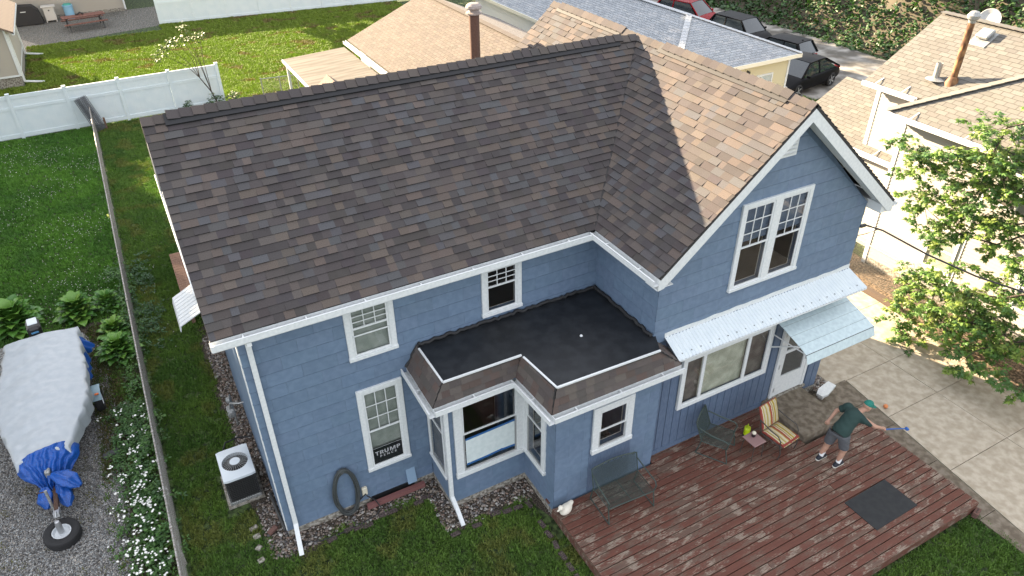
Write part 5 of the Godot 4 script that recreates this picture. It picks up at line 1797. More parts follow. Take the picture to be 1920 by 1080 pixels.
func nets(f: Callable, lo: Vector3, hi: Vector3, cell: float, shell := 1e9) -> MB:
	# surface nets
	var nx := int((hi.x - lo.x) / cell) + 2
	var ny := int((hi.y - lo.y) / cell) + 2
	var nz := int((hi.z - lo.z) / cell) + 2
	var val := PackedFloat32Array()
	val.resize(nx * ny * nz)
	# coarse pass skips far blocks
	var blk := 4
	var far := PackedFloat32Array()
	for z in nz:
		for y in ny:
			var x := 0
			while x < nx:
				var d: float = f.call(lo + Vector3(x, y, z) * cell)
				val[(z * ny + y) * nx + x] = d
				# the field is at most about 1-Lipschitz: jump over empty cells
				var skip := int((absf(d) * 0.8 - cell * 2.0) / cell)
				if skip > 1:
					for k in range(1, skip):
						if x + k < nx:
							val[(z * ny + y) * nx + x + k] = d
					x += skip
				else:
					x += 1
	var ids := {}
	var vs := PackedVector3Array()
	var off := [0, 1, nx, nx + 1, nx * ny, nx * ny + 1, nx * ny + nx, nx * ny + nx + 1]
	var edges := [[0, 1], [2, 3], [4, 5], [6, 7], [0, 2], [1, 3], [4, 6], [5, 7], [0, 4], [1, 5], [2, 6], [3, 7]]
	for z in nz - 1:
		for y in ny - 1:
			for x in nx - 1:
				var b := (z * ny + y) * nx + x
				var neg := 0
				for k in 8:
					if val[b + off[k]] < 0.0:
						neg += 1
				if neg == 0 or neg == 8:
					continue
				var s := Vector3.ZERO
				var c := 0
				for e in edges:
					var a0 := val[b + off[e[0]]]; var a1 := val[b + off[e[1]]]
					if (a0 < 0.0) != (a1 < 0.0):
						var t := a0 / (a0 - a1)
						var p0 := Vector3(e[0] & 1, (e[0] >> 1) & 1, e[0] >> 2)
						var p1 := Vector3(e[1] & 1, (e[1] >> 1) & 1, e[1] >> 2)
						s += p0.lerp(p1, t)
						c += 1
				ids[b] = vs.size()
				vs.append(lo + (Vector3(x, y, z) + s / c) * cell)
	var ns := PackedVector3Array()
	var h := cell * 0.6
	for p in vs:
		ns.append(Vector3(f.call(p + Vector3(h, 0, 0)) - f.call(p - Vector3(h, 0, 0)), f.call(p + Vector3(0, h, 0)) - f.call(p - Vector3(0, h, 0)), f.call(p + Vector3(0, 0, h)) - f.call(p - Vector3(0, 0, h))).normalized())
	var mb := MB.new()
	var st := [1, nx, nx * ny]
	for z in range(1, nz - 1):
		for y in range(1, ny - 1):
			for x in range(1, nx - 1):
				var b := (z * ny + y) * nx + x
				for ax in 3:
					var a0 := val[b]; var a1 := val[b + st[ax]]
					if (a0 < 0.0) == (a1 < 0.0):
						continue
					var u: int = st[(ax + 1) % 3]; var w: int = st[(ax + 2) % 3]
					var q := [b, b - u, b - u - w, b - w]
					var ok := true
					for k in q:
						if not ids.has(k):
							ok = false
					if not ok:
						continue
					var i := [ids[q[0]], ids[q[1]], ids[q[2]], ids[q[3]]]
					if a0 > 0.0:
						i.reverse()
					mb.trin(vs[i[0]], vs[i[1]], vs[i[2]], ns[i[0]], ns[i[1]], ns[i[2]])
					mb.trin(vs[i[0]], vs[i[2]], vs[i[3]], ns[i[0]], ns[i[2]], ns[i[3]])
	return mb

# ------------------------------------------------------------------ the man on the deck
func make_person() -> void:
	var man := thing("person", "man in dark green shirt and grey shorts swinging a ball thrower", "person", Vector3(10.36, 0.30, 3.88))
	var skin := mat("skin", lin(0.42, 0.24, 0.17), 0.6)
	var J := {
		"ha": Vector3(10.30, 1.15, 3.83), "hb": Vector3(10.35, 1.15, 4.04), "ka": Vector3(10.31, 0.76, 3.77), "kb": Vector3(10.45, 0.76, 4.06),
		"aa": Vector3(10.27, 0.39, 3.73), "ab": Vector3(10.42, 0.39, 4.04), "wa": Vector3(10.36, 1.28, 3.94), "ch": Vector3(10.58, 1.52, 3.93), "nk": Vector3(10.71, 1.64, 3.97), "hd": Vector3(10.80, 1.76, 4.03),
		"sa": Vector3(10.66, 1.60, 3.74), "ea": Vector3(10.58, 1.40, 3.58), "pa": Vector3(10.38, 1.24, 3.60), "sb": Vector3(10.70, 1.55, 4.12), "eb": Vector3(10.88, 1.40, 4.27), "pb": Vector3(11.12, 1.27, 4.31)}
	var body := func(q: Vector3) -> float:
		var d := cap(q, J.ha, J.ka, 0.085, 0.062)
		d = smin(d, cap(q, J.hb, J.kb, 0.085, 0.062), 0.03)
		d = smin(d, cap(q, J.ka, J.aa, 0.060, 0.040), 0.03)
		d = smin(d, cap(q, J.kb, J.ab, 0.060, 0.040), 0.03)
		d = smin(d, cap(q, J.ka + Vector3(-0.025, -0.10, 0), J.aa + Vector3(-0.02, 0.12, 0), 0.052, 0.038), 0.03)
		d = smin(d, cap(q, J.kb + Vector3(-0.025, -0.10, 0), J.ab + Vector3(-0.02, 0.12, 0), 0.052, 0.038), 0.03)
		d = smin(d, cap(q, J.wa, J.ch, 0.13, 0.15), 0.06)
		d = smin(d, cap(q, J.ch, J.nk, 0.12, 0.055), 0.05)
		d = smin(d, cap(q, J.nk, J.hd, 0.052, 0.06), 0.03)
		d = smin(d, cap(q, J.sa, J.ea, 0.052, 0.040), 0.04)
		d = smin(d, cap(q, J.ea, J.pa, 0.040, 0.028), 0.02)
		d = smin(d, cap(q, J.sb, J.eb, 0.052, 0.040), 0.04)
		d = smin(d, cap(q, J.eb, J.pb, 0.040, 0.028), 0.02)
		return d
	var mb := nets(body, Vector3(10.08, 0.34, 3.46), Vector3(11.20, 1.80, 4.42), 0.02)
	# head on a grid of its own
	var fw := Vector3(0.86, -0.42, 0.28).normalized()     # where the face points
	var upv := Vector3(0.40, 0.90, 0.10)
	upv = (upv - fw * upv.dot(fw)).normalized()
	var rt := fw.cross(upv)
	var hc: Vector3 = J.hd + upv * 0.03
	var head := func(q: Vector3) -> float:
		var l := Vector3((q - hc).dot(fw), (q - hc).dot(upv), (q - hc).dot(rt))
		var d := ((l - Vector3(-0.01, 0.03, 0)) / Vector3(0.098, 0.095, 0.078)).length() * 0.085 - 0.085
		d = smin(d, ((l - Vector3(0.03, -0.05, 0)) / Vector3(0.06, 0.072, 0.058)).length() * 0.06 - 0.06, 0.03)
		d = smin(d, cap(l, Vector3(0.088, 0.0, 0), Vector3(0.105, -0.028, 0), 0.010, 0.016), 0.012)
		d = smin(d, cap(l, Vector3(0.082, -0.066, -0.018), Vector3(0.082, -0.066, 0.018), 0.010, 0.010), 0.008)
		for s in [-1.0, 1.0]:
			d = smin(d, ((l - Vector3(-0.005, -0.005, s * 0.082)) / Vector3(0.022, 0.034, 0.012)).length() * 0.014 - 0.014, 0.008)
			d = maxf(d, -(((l - Vector3(0.098, 0.012, s * 0.032)).length()) - 0.014))
		return d
	mb.add(nets(head, hc - Vector3(0.15, 0.17, 0.15), hc + Vector3(0.15, 0.17, 0.15), 0.008), Transform3D())
	# hands: left hangs half closed, right grips the thrower
	for k in 2:
		var w: Vector3 = J.pa if k == 0 else J.pb
		var e: Vector3 = J.ea if k == 0 else J.eb
		var d := (w - e).normalized()
		var grip := Vector3(0.93, -0.12, 0.35).normalized()
		var ac := d.cross(Vector3.UP if k == 0 else grip).normalized()
		var dn := d.cross(ac)
		var hand := func(q: Vector3) -> float:
			var r := cap(q, w, w + d * 0.045, 0.026, 0.028)
			for i in 4:
				var o := ac * (-0.030 + i * 0.020)
				var len_: float = [0.030, 0.036, 0.034, 0.027][i]
				var k0 := w + d * 0.070 + o
				r = smin(r, cap(q, w + d * 0.02 + o * 0.8, k0, 0.014, 0.0105), 0.012)
				var k1 := k0 + (d * 0.6 + dn * 0.8) * len_
				var k2 := k1 + (d * -0.35 + dn * 0.9) * len_ * 0.8
				var k3 := k2 + (d * -0.95 + dn * 0.1) * len_ * 0.6
				r = minf(r, cap(q, k0, k1, 0.0100, 0.0092))
				r = minf(r, cap(q, k1, k2, 0.0092, 0.0085))
				r = minf(r, cap(q, k2, k3, 0.0085, 0.0075))
			var t0 := w + d * 0.018 - ac * 0.026
			var t1 := t0 + d * 0.030 - ac * 0.020 + dn * 0.018
			var t2 := t1 + d * 0.020 + ac * 0.016 + dn * 0.026
			r = smin(r, cap(q, t0, t1, 0.014, 0.011), 0.010)
			r = minf(r, cap(q, t1, t2, 0.011, 0.009))
			return r
		mb.add(nets(hand, w - Vector3(0.11, 0.11, 0.11) + d * 0.05, w + Vector3(0.11, 0.11, 0.11) + d * 0.05, 0.0055), Transform3D())
	wpart(man, "body", mb, skin)
	# clothes
	var shirt := func(q: Vector3) -> float:
		var d := cap(q, J.wa + Vector3(-0.03, -0.07, 0), J.wa, 0.165, 0.168)
		d = smin(d, cap(q, J.wa, J.ch, 0.168, 0.165), 0.05)
		d = smin(d, cap(q, J.sa, J.sb, 0.085, 0.085), 0.07)
		d = smin(d, cap(q, J.ch, J.nk, 0.12, 0.062), 0.05)
		d = smin(d, cap(q, J.sa, J.sa.lerp(J.ea, 0.62), 0.082, 0.074), 0.035)
		d = smin(d, cap(q, J.sb, J.sb.lerp(J.eb, 0.62), 0.082, 0.074), 0.035)
		d += 0.004 * sin(q.y * 42.0 + q.x * 18.0) * sin(q.z * 30.0 + q.y * 9.0)
		var ax: Vector3 = (J.ch - J.wa).normalized()
		d = maxf(d, -(q - J.wa + ax * 0.105).dot(ax))
		d = maxf(d, (q - J.nk).dot((J.nk - J.ch).normalized()) - 0.012)
		d = maxf(d, (q - J.sa.lerp(J.ea, 0.66)).dot((J.ea - J.sa).normalized()) if (q - J.sa).dot(J.ea - J.sa) > 0.0 and (q - J.ch).length() > 0.18 and (q.z < 3.72) else d)
		d = maxf(d, (q - J.sb.lerp(J.eb, 0.66)).dot((J.eb - J.sb).normalized()) if (q - J.sb).dot(J.eb - J.sb) > 0.0 and (q - J.ch).length() > 0.18 and (q.z > 4.14) else d)
		return d
	wpart(man, "shirt", nets(shirt, Vector3(10.10, 1.05, 3.48), Vector3(10.98, 1.78, 4.36), 0.018), mat("green_shirt", lin(0.016, 0.040, 0.036), 0.9))
	var shorts := func(q: Vector3) -> float:
		var d := cap(q, J.ha + Vector3(0, 0.06, 0.03), J.hb + Vector3(0, 0.06, -0.03), 0.128, 0.128)
		d = smin(d, cap(q, J.ha, J.ha.lerp(J.ka, 0.82), 0.115, 0.098), 0.03)
		d = smin(d, cap(q, J.hb, J.hb.lerp(J.kb, 0.82), 0.115, 0.098), 0.03)
		d += 0.004 * sin(q.y * 55.0 + q.z * 25.0) * sin(q.x * 40.0)
		var lo: Vector3 = J.ha.lerp(J.ka, 0.84)
		d = maxf(d, lo.y - q.y)
		d = maxf(d, q.y - 1.235)
		return d
	wpart(man, "shorts", nets(shorts, Vector3(10.08, 0.75, 3.62), Vector3(10.62, 1.28, 4.22), 0.018), mat("grey_shorts", lin(0.085, 0.090, 0.10), 0.9))
	var belt := func(q: Vector3) -> float:
		var ax: Vector3 = Vector3(0.35, 0.93, 0.0).normalized()
		var r: float = cap(q, J.ha + Vector3(0.0, 0.06, 0.05), J.hb + Vector3(0.0, 0.06, -0.05), 0.134, 0.134)
		return maxf(r, absf((q - Vector3(10.31, 1.215, 3.93)).dot(ax)) - 0.016)
	wpart(man, "belt", nets(belt, Vector3(10.12, 1.08, 3.70), Vector3(10.54, 1.34, 4.16), 0.011), mats.black_plastic)
	for s in ["a", "b"]:
		var a: Vector3 = J["a" + s]
		var k: Vector3 = J["k" + s]
		var so := func(q: Vector3) -> float:
			return maxf(cap(q, a + Vector3(0, -0.02, 0), a.lerp(k, 0.42), 0.046, 0.054), (q - a.lerp(k, 0.40)).dot((k - a).normalized()))
		wpart(man, "sock", nets(so, a - Vector3(0.08, 0.06, 0.08), a + Vector3(0.10, 0.24, 0.10), 0.010), mat("white_sock", lin(0.75, 0.76, 0.77), 0.9))
		var sh := func(q: Vector3) -> float:
			var d := cap(q, a + Vector3(-0.055, -0.045, 0), a + Vector3(0.145, -0.060, 0.0), 0.048, 0.042)
			d = smin(d, cap(q, a + Vector3(-0.01, 0.0, 0), a + Vector3(0.05, -0.03, 0), 0.050, 0.046), 0.03)
			return maxf(d, 0.32 - q.y)
		wpart(man, "shoe", nets(sh, a - Vector3(0.13, 0.10, 0.08), a + Vector3(0.22, 0.07, 0.08), 0.010), mat("navy_shoe", lin(0.012, 0.015, 0.025), 0.7))
		var sl := func(q: Vector3) -> float:
			var g := Vector3(q.x, a.y - 0.07, q.z)
			return maxf(cap(g, a + Vector3(-0.065, -0.07, 0), a + Vector3(0.15, -0.07, 0), 0.047, 0.045), maxf(0.3015 - q.y, q.y - 0.324))
		wpart(man, "shoe_sole", nets(sl, Vector3(a.x - 0.13, 0.29, a.z - 0.07), Vector3(a.x + 0.22, 0.34, a.z + 0.07), 0.009), mat("sole_white", lin(0.6, 0.58, 0.52), 0.8))
	var capf := func(q: Vector3) -> float:
		var l := Vector3((q - hc).dot(fw), (q - hc).dot(upv), (q - hc).dot(rt))
		var d := ((l - Vector3(-0.012, 0.035, 0)) / Vector3(0.108, 0.108, 0.090)).length() * 0.095 - 0.095
		d = maxf(d, 0.035 - l.y)
		var br := ((l - Vector3(0.10, 0.040, 0)) / Vector3(0.090, 0.016, 0.078)).length() * 0.016 - 0.016
		return smin(d, br, 0.006)
	wpart(man, "cap", nets(capf, hc - Vector3(0.2, 0.2, 0.2), hc + Vector3(0.22, 0.22, 0.22), 0.010), mat("teal_cap", lin(0.015, 0.20, 0.16), 0.8, noise_tex(Color(0.7, 0.75, 0.72), Color(1, 1, 1), 0.08, 95, 2.0, 128), Vector3(5, 5, 5)))
	# ball thrower
	var bt := thing("ball_thrower", "blue plastic ball thrower held in the man's hand", "ball thrower", Vector3(11.2, 1.2, 4.33))
	var g0: Vector3 = J.pb + (J.pb - J.eb).normalized() * 0.075 + Vector3(-0.04, -0.014, -0.01)
	var tip := Vector3(11.60, 1.19, 4.50)
	var t := MB.new()
	t.tube([g0, g0.lerp(tip, 0.3) + Vector3(0, 0.008, 0), g0.lerp(tip, 0.65) + Vector3(0, 0.012, 0), tip], 0.013, 8, Color.WHITE, 0.010)
	wpart(bt, "shaft", t, mat("toy_blue", lin(0.01, 0.09, 0.34), 0.4))
	t = MB.new()
	t.lathe(Transform3D(Basis(Vector3.BACK, -1.1), tip + Vector3(0.02, 0, 0.01)), [Vector2(0.0001, -0.042), Vector2(0.026, -0.036), Vector2(0.042, -0.012), Vector2(0.043, 0.012), Vector2(0.038, 0.014), Vector2(0.036, -0.008), Vector2(0.0001, -0.03)], 16)
	wpart(bt, "cup", t, mats.toy_blue)
	t = MB.new()
	var sp := []
	for i in 9:
		sp.append(Vector2(maxf(0.0001, 0.052 * sin(PI * i / 8.0)), -0.052 * cos(PI * i / 8.0)))
	t.lathe(Transform3D(Basis(), Vector3(13.08, 0.07, 3.20)), sp, 16)
	single("ball", t, mat("orange_ball", lin(0.62, 0.22, 0.08), 0.7), "small orange ball on the driveway slab by the walkway", "ball")

# ------------------------------------------------------------------ boat yard
func make_boat() -> void:
	var fn := FastNoiseLite.new()
	fn.seed = 4; fn.frequency = 0.9
	var b := thing("covered_boat", "small boat under a silver tarp on a trailer", "boat", Vector3(-3.9, 0, -5.8))
	var cx := -3.86
	var half := func(z: float) -> float:
		var f := clampf((z + 8.05) / 4.6, 0.0, 1.0)
		return lerpf(0.80, 0.87, smoothstep(0.0, 0.4, f)) * (1.0 - 0.42 * smoothstep(0.62, 1.0, f))
	var rows := []
	for i in 93:
		var z := -8.05 + i * 0.05
		var w: float = half.call(z)
		var row := []
		var endf := minf(smoothstep(0.0, 0.10, (z + 8.05)), smoothstep(0.0, 0.14, -3.45 - z))
		for j in 31:
			var s := j / 15.0 - 1.0
			var x: float; var y: float
			if absf(s) < 0.8:
				var k := s / 0.8
				x = k * w
				y = 1.00 + 0.10 * (1.0 - k * k) * endf + 0.022 * sin(z * 9.0 + s * 2.0 + 2.0 * fn.get_noise_2d(z * 0.7, s)) * (0.5 + fn.get_noise_2d(z * 2.0, s * 2.0)) + 0.02 * fn.get_noise_2d(z * 3.0, s * 3.0)
			else:
				var k := (absf(s) - 0.8) / 0.2
				x = signf(s) * (w + 0.02 * k + 0.02 * sin(z * 11.0 + fn.get_noise_1d(z) * 6.0))
				y = 1.0 - k * (0.30 + 0.08 * sin(z * 2.3))
			if i == 0 or i == 92:
				y = minf(y, 0.82)
			row.append(Vector3(cx + x - 0.05 * clampf((z + 5.0) / 2.0, 0, 1), y, z))
		rows.append(row)
	var mb := MB.new()
	mb.grid(rows)
	wpart(b, "tarp", mb, mat("silver_tarp", lin(0.40, 0.43, 0.45), 0.42, noise_tex(Color(0.94, 0.95, 0.96), Color(1, 1, 1), 0.02, 101, 1.6), Vector3(0.7, 0.7, 0.7)))
	var hull := []
	for i in 24:
		var z := -7.95 + i * 4.45 / 23.0
		var w: float = half.call(z) - 0.02
		var f := float(i) / 23.0
		var row := []
		for q in [Vector2(-1, 0.95), Vector2(-0.98, 0.62), Vector2(-0.8, 0.45 + 0.15 * f * f), Vector2(0, 0.38 + 0.3 * f * f), Vector2(0.8, 0.45 + 0.15 * f * f), Vector2(0.98, 0.62), Vector2(1, 0.95)]:
			row.append(Vector3(cx + q.x * w - 0.05 * clampf((z + 5.0) / 2.0, 0, 1), q.y, z))
		hull.append(row)
	mb = MB.new()
	mb.grid(hull)
	wpart(b, "hull", mb, mat("grey_hull", lin(0.12, 0.135, 0.14), 0.5))
	# outboard motor
	var mo := MB.new()
	mo.bevel(Transform3D(Basis.from_euler(Vector3(0.12, 0.1, 0)), Vector3(-4.0, 1.06, -8.35)), Vector3(0.30, 0.34, 0.44), 0.06)
	mo.beam(Vector3(-4.0, 0.95, -8.35), Vector3(-4.0, 0.28, -8.38), 0.14, 0.2, Vector3.BACK)
	var mn := wpart(b, "outboard_motor", mo, mats.black_plastic)
	mo = MB.new()
	mo.bevel(Transform3D(Basis.from_euler(Vector3(0.12, 0.1, 0)), Vector3(-4.0, 1.235, -8.39)), Vector3(0.22, 0.04, 0.26), 0.015)
	wpart(mn, "cowl_cap", mo, mats.ac_white)
	mo = MB.new()
	mo.obox(Transform3D(Basis.from_euler(Vector3(0.12, 0.1, 0)), Vector3(-3.98, 1.06, -8.125)), Vector3(0.16, 0.05, 0.008))
	wpart(mn, "decal", mo, mat("decal_blue", lin(0.10, 0.28, 0.5), 0.5))
	# trailer
	var tr := thing("boat_trailer", "rusty boat trailer under the covered boat", "trailer", Vector3(-3.86, 0, -5.0))
	var rust := mat("rusty_steel", lin(0.12, 0.065, 0.04), 0.8, noise_tex(Color(0.5, 0.45, 0.4), Color(1, 1, 1), 0.05, 102, 2.0), Vector3(3, 3, 3))
	for x in [-4.4, -3.35]:
		mb = MB.new()
		mb.beam(Vector3(x, 0.34, -7.6), Vector3(x, 0.36, -4.6), 0.06, 0.09)
		mb.beam(Vector3(x, 0.36, -4.62), Vector3(-3.84, 0.46, -3.45), 0.06, 0.09)
		wpart(tr, "side_rail", mb, rust)
	mb = MB.new()
	mb.beam(Vector3(-3.84, 0.46, -3.6), Vector3(-3.80, 0.56, -2.28), 0.075, 0.10)
	wpart(tr, "tongue", mb, rust)
	mb = MB.new()
	mb.beam(Vector3(-3.80, 0.54, -2.36), Vector3(-3.80, 0.60, -2.14), 0.10, 0.09)
	mb.tube([Vector3(-3.80, 0.60, -2.22), Vector3(-3.80, 0.66, -2.18), Vector3(-3.81, 0.60, -2.10)], 0.02, 6)
	wpart(tr, "coupler", mb, mats.steel)
	mb = MB.new()
	mb.tube([Vector3(-3.90, 0.30, -2.55), Vector3(-3.90, 0.86, -2.62)], 0.028, 10)
	wpart(tr, "jack", mb, mats.galvanised)
	mb = MB.new()
	mb.tube([Vector3(-3.90, 0.84, -2.62), Vector3(-4.05, 0.85, -2.64)], 0.012, 6)
	wpart(tr, "jack_handle", mb, rust)
	mb = MB.new()
	mb.bevel(Transform3D(Basis(), Vector3(-3.86, 0.80, -3.18)), Vector3(0.10, 0.16, 0.14), 0.015)
	mb.beam(Vector3(-3.86, 0.5, -3.3), Vector3(-3.86, 0.8, -3.2), 0.05, 0.05, Vector3.BACK)
	wpart(tr, "winch", mb, mats.galvanised)
	mb = MB.new()
	mb.beam(Vector3(-4.5, 0.30, -5.78), Vector3(-3.0, 0.30, -5.78), 0.05, 0.05)
	wpart(tr, "axle", mb, rust)
	for x in [-2.93, -4.78]:
		tyre(tr, Transform3D(Basis(Vector3.BACK, PI / 2), Vector3(x, 0.275, -5.78)), 0.275, 0.17)
		mb = MB.new()
		var fr := []
		for i in 9:
			var a := PI * (0.16 + 0.68 * i / 8.0)
			fr.append([Vector3(x - 0.11, 0.30 + sin(a) * 0.33, -5.78 + cos(a) * 0.34), Vector3(x + 0.11, 0.30 + sin(a) * 0.33, -5.78 + cos(a) * 0.34)])
		mb.grid(fr)
		var fe := wpart(tr, "fender", mb, mat("fender_blue", lin(0.22, 0.32, 0.37), 0.45))
		mb = MB.new()
		mb.bevel(Transform3D(Basis(), Vector3(x + 0.03, 0.60, -5.55)), Vector3(0.09, 0.03, 0.05), 0.008)
		wpart(fe, "marker_lamp", mb, mat("amber", lin(0.65, 0.13, 0.01), 0.4))
	# spare tyres stacked under the coupler
	var sp := thing("spare_tire", "black spare tire with white hub under the trailer tongue", "tire", Vector3(-3.84, 0, -2.1))
	tyre(sp, Transform3D(Basis.from_euler(Vector3(0.10, 0, -0.05)), Vector3(-3.84, 0.13, -2.09)), 0.325, 0.23, true)
	mb = MB.new()
	mb.lathe(Transform3D(Basis.from_euler(Vector3(0.10, 0, -0.05)), Vector3(-3.84, 0.13, -2.09)), [Vector2(0.055, 0.09), Vector2(0.055, 0.30), Vector2(0.04, 0.40), Vector2(0.0001, 0.41)], 12)
	wpart(sp, "hub_post", mb, mats.steel)
	# bunched blue tarp at the bow
	var bl := thing("blue_tarp", "bunched bright blue tarp tied over the boat bow", "tarp", Vector3(-3.85, 0.4, -3.4))
	var tm := mat("tarp_blue", lin(0.010, 0.105, 0.42), 0.4, noise_tex(Color(0.6, 0.65, 0.75), Color(1, 1, 1), 0.06, 103, 1.8), Vector3(2, 2, 2))
	rows = []
	for i in 26:
		var f := i / 25.0
		var row := []
		for j in 49:
			var s := j / 24.0 - 1.0
			var w := lerpf(0.56, 0.20, smoothstep(0.25, 1.0, f))
			var fold := sin(s * 22.0 + f * 5.0 + 3.0 * fn.get_noise_2d(s * 2.0, f * 3.0)) * (0.012 + 0.03 * f)
			var y := lerpf(1.13 - 0.06 * s * s, 0.52, pow(f, 1.15)) - 0.26 * pow(absf(s), 4.0) * (1.0 - f * 0.6) + fold + 0.06 * sin(f * PI) 
			row.append(Vector3(cx + 0.02 + s * w + 0.02 * fn.get_noise_2d(s * 5.0, f * 6.0), y, -3.66 + f * 0.62 + 0.08 * (1.0 - s * s) - 0.10 * s * (1.0 - f) + fold * 0.8))
		rows.append(row)
	mb = MB.new()
	mb.grid(rows)
	wpart(bl, "drape", mb, tm)
	for q in [[Vector3(-3.80, 0.80, -3.10), Vector3(-3.50, 0.74, -2.86), Vector3(-3.34, 0.62, -2.72), 0.13], [Vector3(-3.70, 0.66, -3.0), Vector3(-3.66, 0.50, -2.72), Vector3(-3.64, 0.34, -2.55), 0.11], [Vector3(-3.98, 0.62, -3.0), Vector3(-4.0, 0.48, -2.78), Vector3(-4.02, 0.36, -2.66), 0.11]]:
		rows = []
		for i in 15:
			var f := i / 14.0
			var c: Vector3 = q[0].lerp(q[1], f * 2.0) if f < 0.5 else q[1].lerp(q[2], f * 2.0 - 1.0)
			var d: Vector3 = (q[2] - q[0]).normalized()
			var sx := d.cross(Vector3.UP).normalized()
			var sy := sx.cross(d)
			var row := []
			for j in 22:
				var a := TAU * j / 22.0
				var r: float = q[3] * (0.25 + 0.9 * sin(PI * clampf(f * 0.9 + 0.08, 0, 1))) * (1.0 + 0.28 * sin(a * 5.0 + f * 4.0) + 0.25 * fn.get_noise_3d(c.x * 6.0 + cos(a) * 2.0, c.y * 6.0 + sin(a) * 2.0, f * 3.0))
				row.append(c + (sx * cos(a) + sy * sin(a) * 0.7) * r)
			rows.append(row)
		mb = MB.new()
		mb.grid(rows, Color.WHITE, true)
		wpart(bl, "fold", mb, tm)
	# blue lining showing at the stern corner
	rows = []
	for i in 16:
		var f := i / 15.0
		var row := []
		for j in 10:
			var s := j / 9.0
			row.append(Vector3(-3.10 + 0.26 * s * sin(PI * clampf(f * 1.1, 0, 1)) + 0.03 * sin(f * 20.0), 0.98 - 0.42 * s + 0.03 * sin(f * 26.0 + s * 5.0), -7.95 + f * (1.05 - 0.3 * s)))
		rows.append(row)
	mb = MB.new()
	mb.grid(rows)
	wpart(bl, "flap", mb, tm)
	rows = []
	for i in 16:
		var f := i / 15.0
		var row := []
		for j in 6:
			var s := j / 5.0
			row.append(Vector3(-2.99 + 0.05 * s + 0.025 * sin(f * 17.0), 0.94 - 0.30 * s, -7.0 + f * 0.9))
		rows.append(row)
	mb = MB.new()
	mb.grid(rows)
	wpart(bl, "flap", mb, tm)
	# block by the flower edge
	mb = MB.new()
	mb.bevel(Transform3D(Basis.from_euler(Vector3(0, 0.2, 0.05)), Vector3(-2.85, 0.03, -4.05)), Vector3(0.34, 0.06, 0.18), 0.01)
	single("slate_slab", mb, mat("slate", lin(0.05, 0.05, 0.055), 0.8), "flat dark slab at the gravel edge by the white flowers", "slab")

func tyre(parent: Node3D, t: Transform3D, r: float, w: float, deep := false) -> void:
	var mb := MB.new()
	var h := w / 2
	var ri := r * 0.52
	mb.lathe(t, [Vector2(ri, -h * 0.7), Vector2(ri * 1.15, -h * 0.95), Vector2(r * 0.86, -h), Vector2(r * 0.97, -h * 0.8), Vector2(r, -h * 0.5), Vector2(r, -h * 0.12), Vector2(r - 0.008, -h * 0.1), Vector2(r - 0.008, h * 0.1), Vector2(r, h * 0.12), Vector2(r, h * 0.5), Vector2(r * 0.97, h * 0.8), Vector2(r * 0.86, h), Vector2(ri * 1.15, h * 0.95), Vector2(ri, h * 0.7)], 36)
	var ty := wpart(parent, "wheel", mb, mats.rubber)
	mb = MB.new()
	mb.lathe(t, [Vector2(ri, h * 0.8), Vector2(ri * 0.92, h * 0.8), Vector2(ri * 0.8, h * 0.35), Vector2(ri * 0.35, h * 0.3), Vector2(ri * 0.3, h * 0.6), Vector2(0.0001, h * 0.62)], 28)
	mb.lathe(t, [Vector2(0.0001, -h * 0.5), Vector2(ri * 0.9, -h * 0.5), Vector2(ri, -h * 0.8)], 20)
	wpart(ty, "rim", mb, mat("rim_white", lin(0.55, 0.58, 0.60), 0.4))

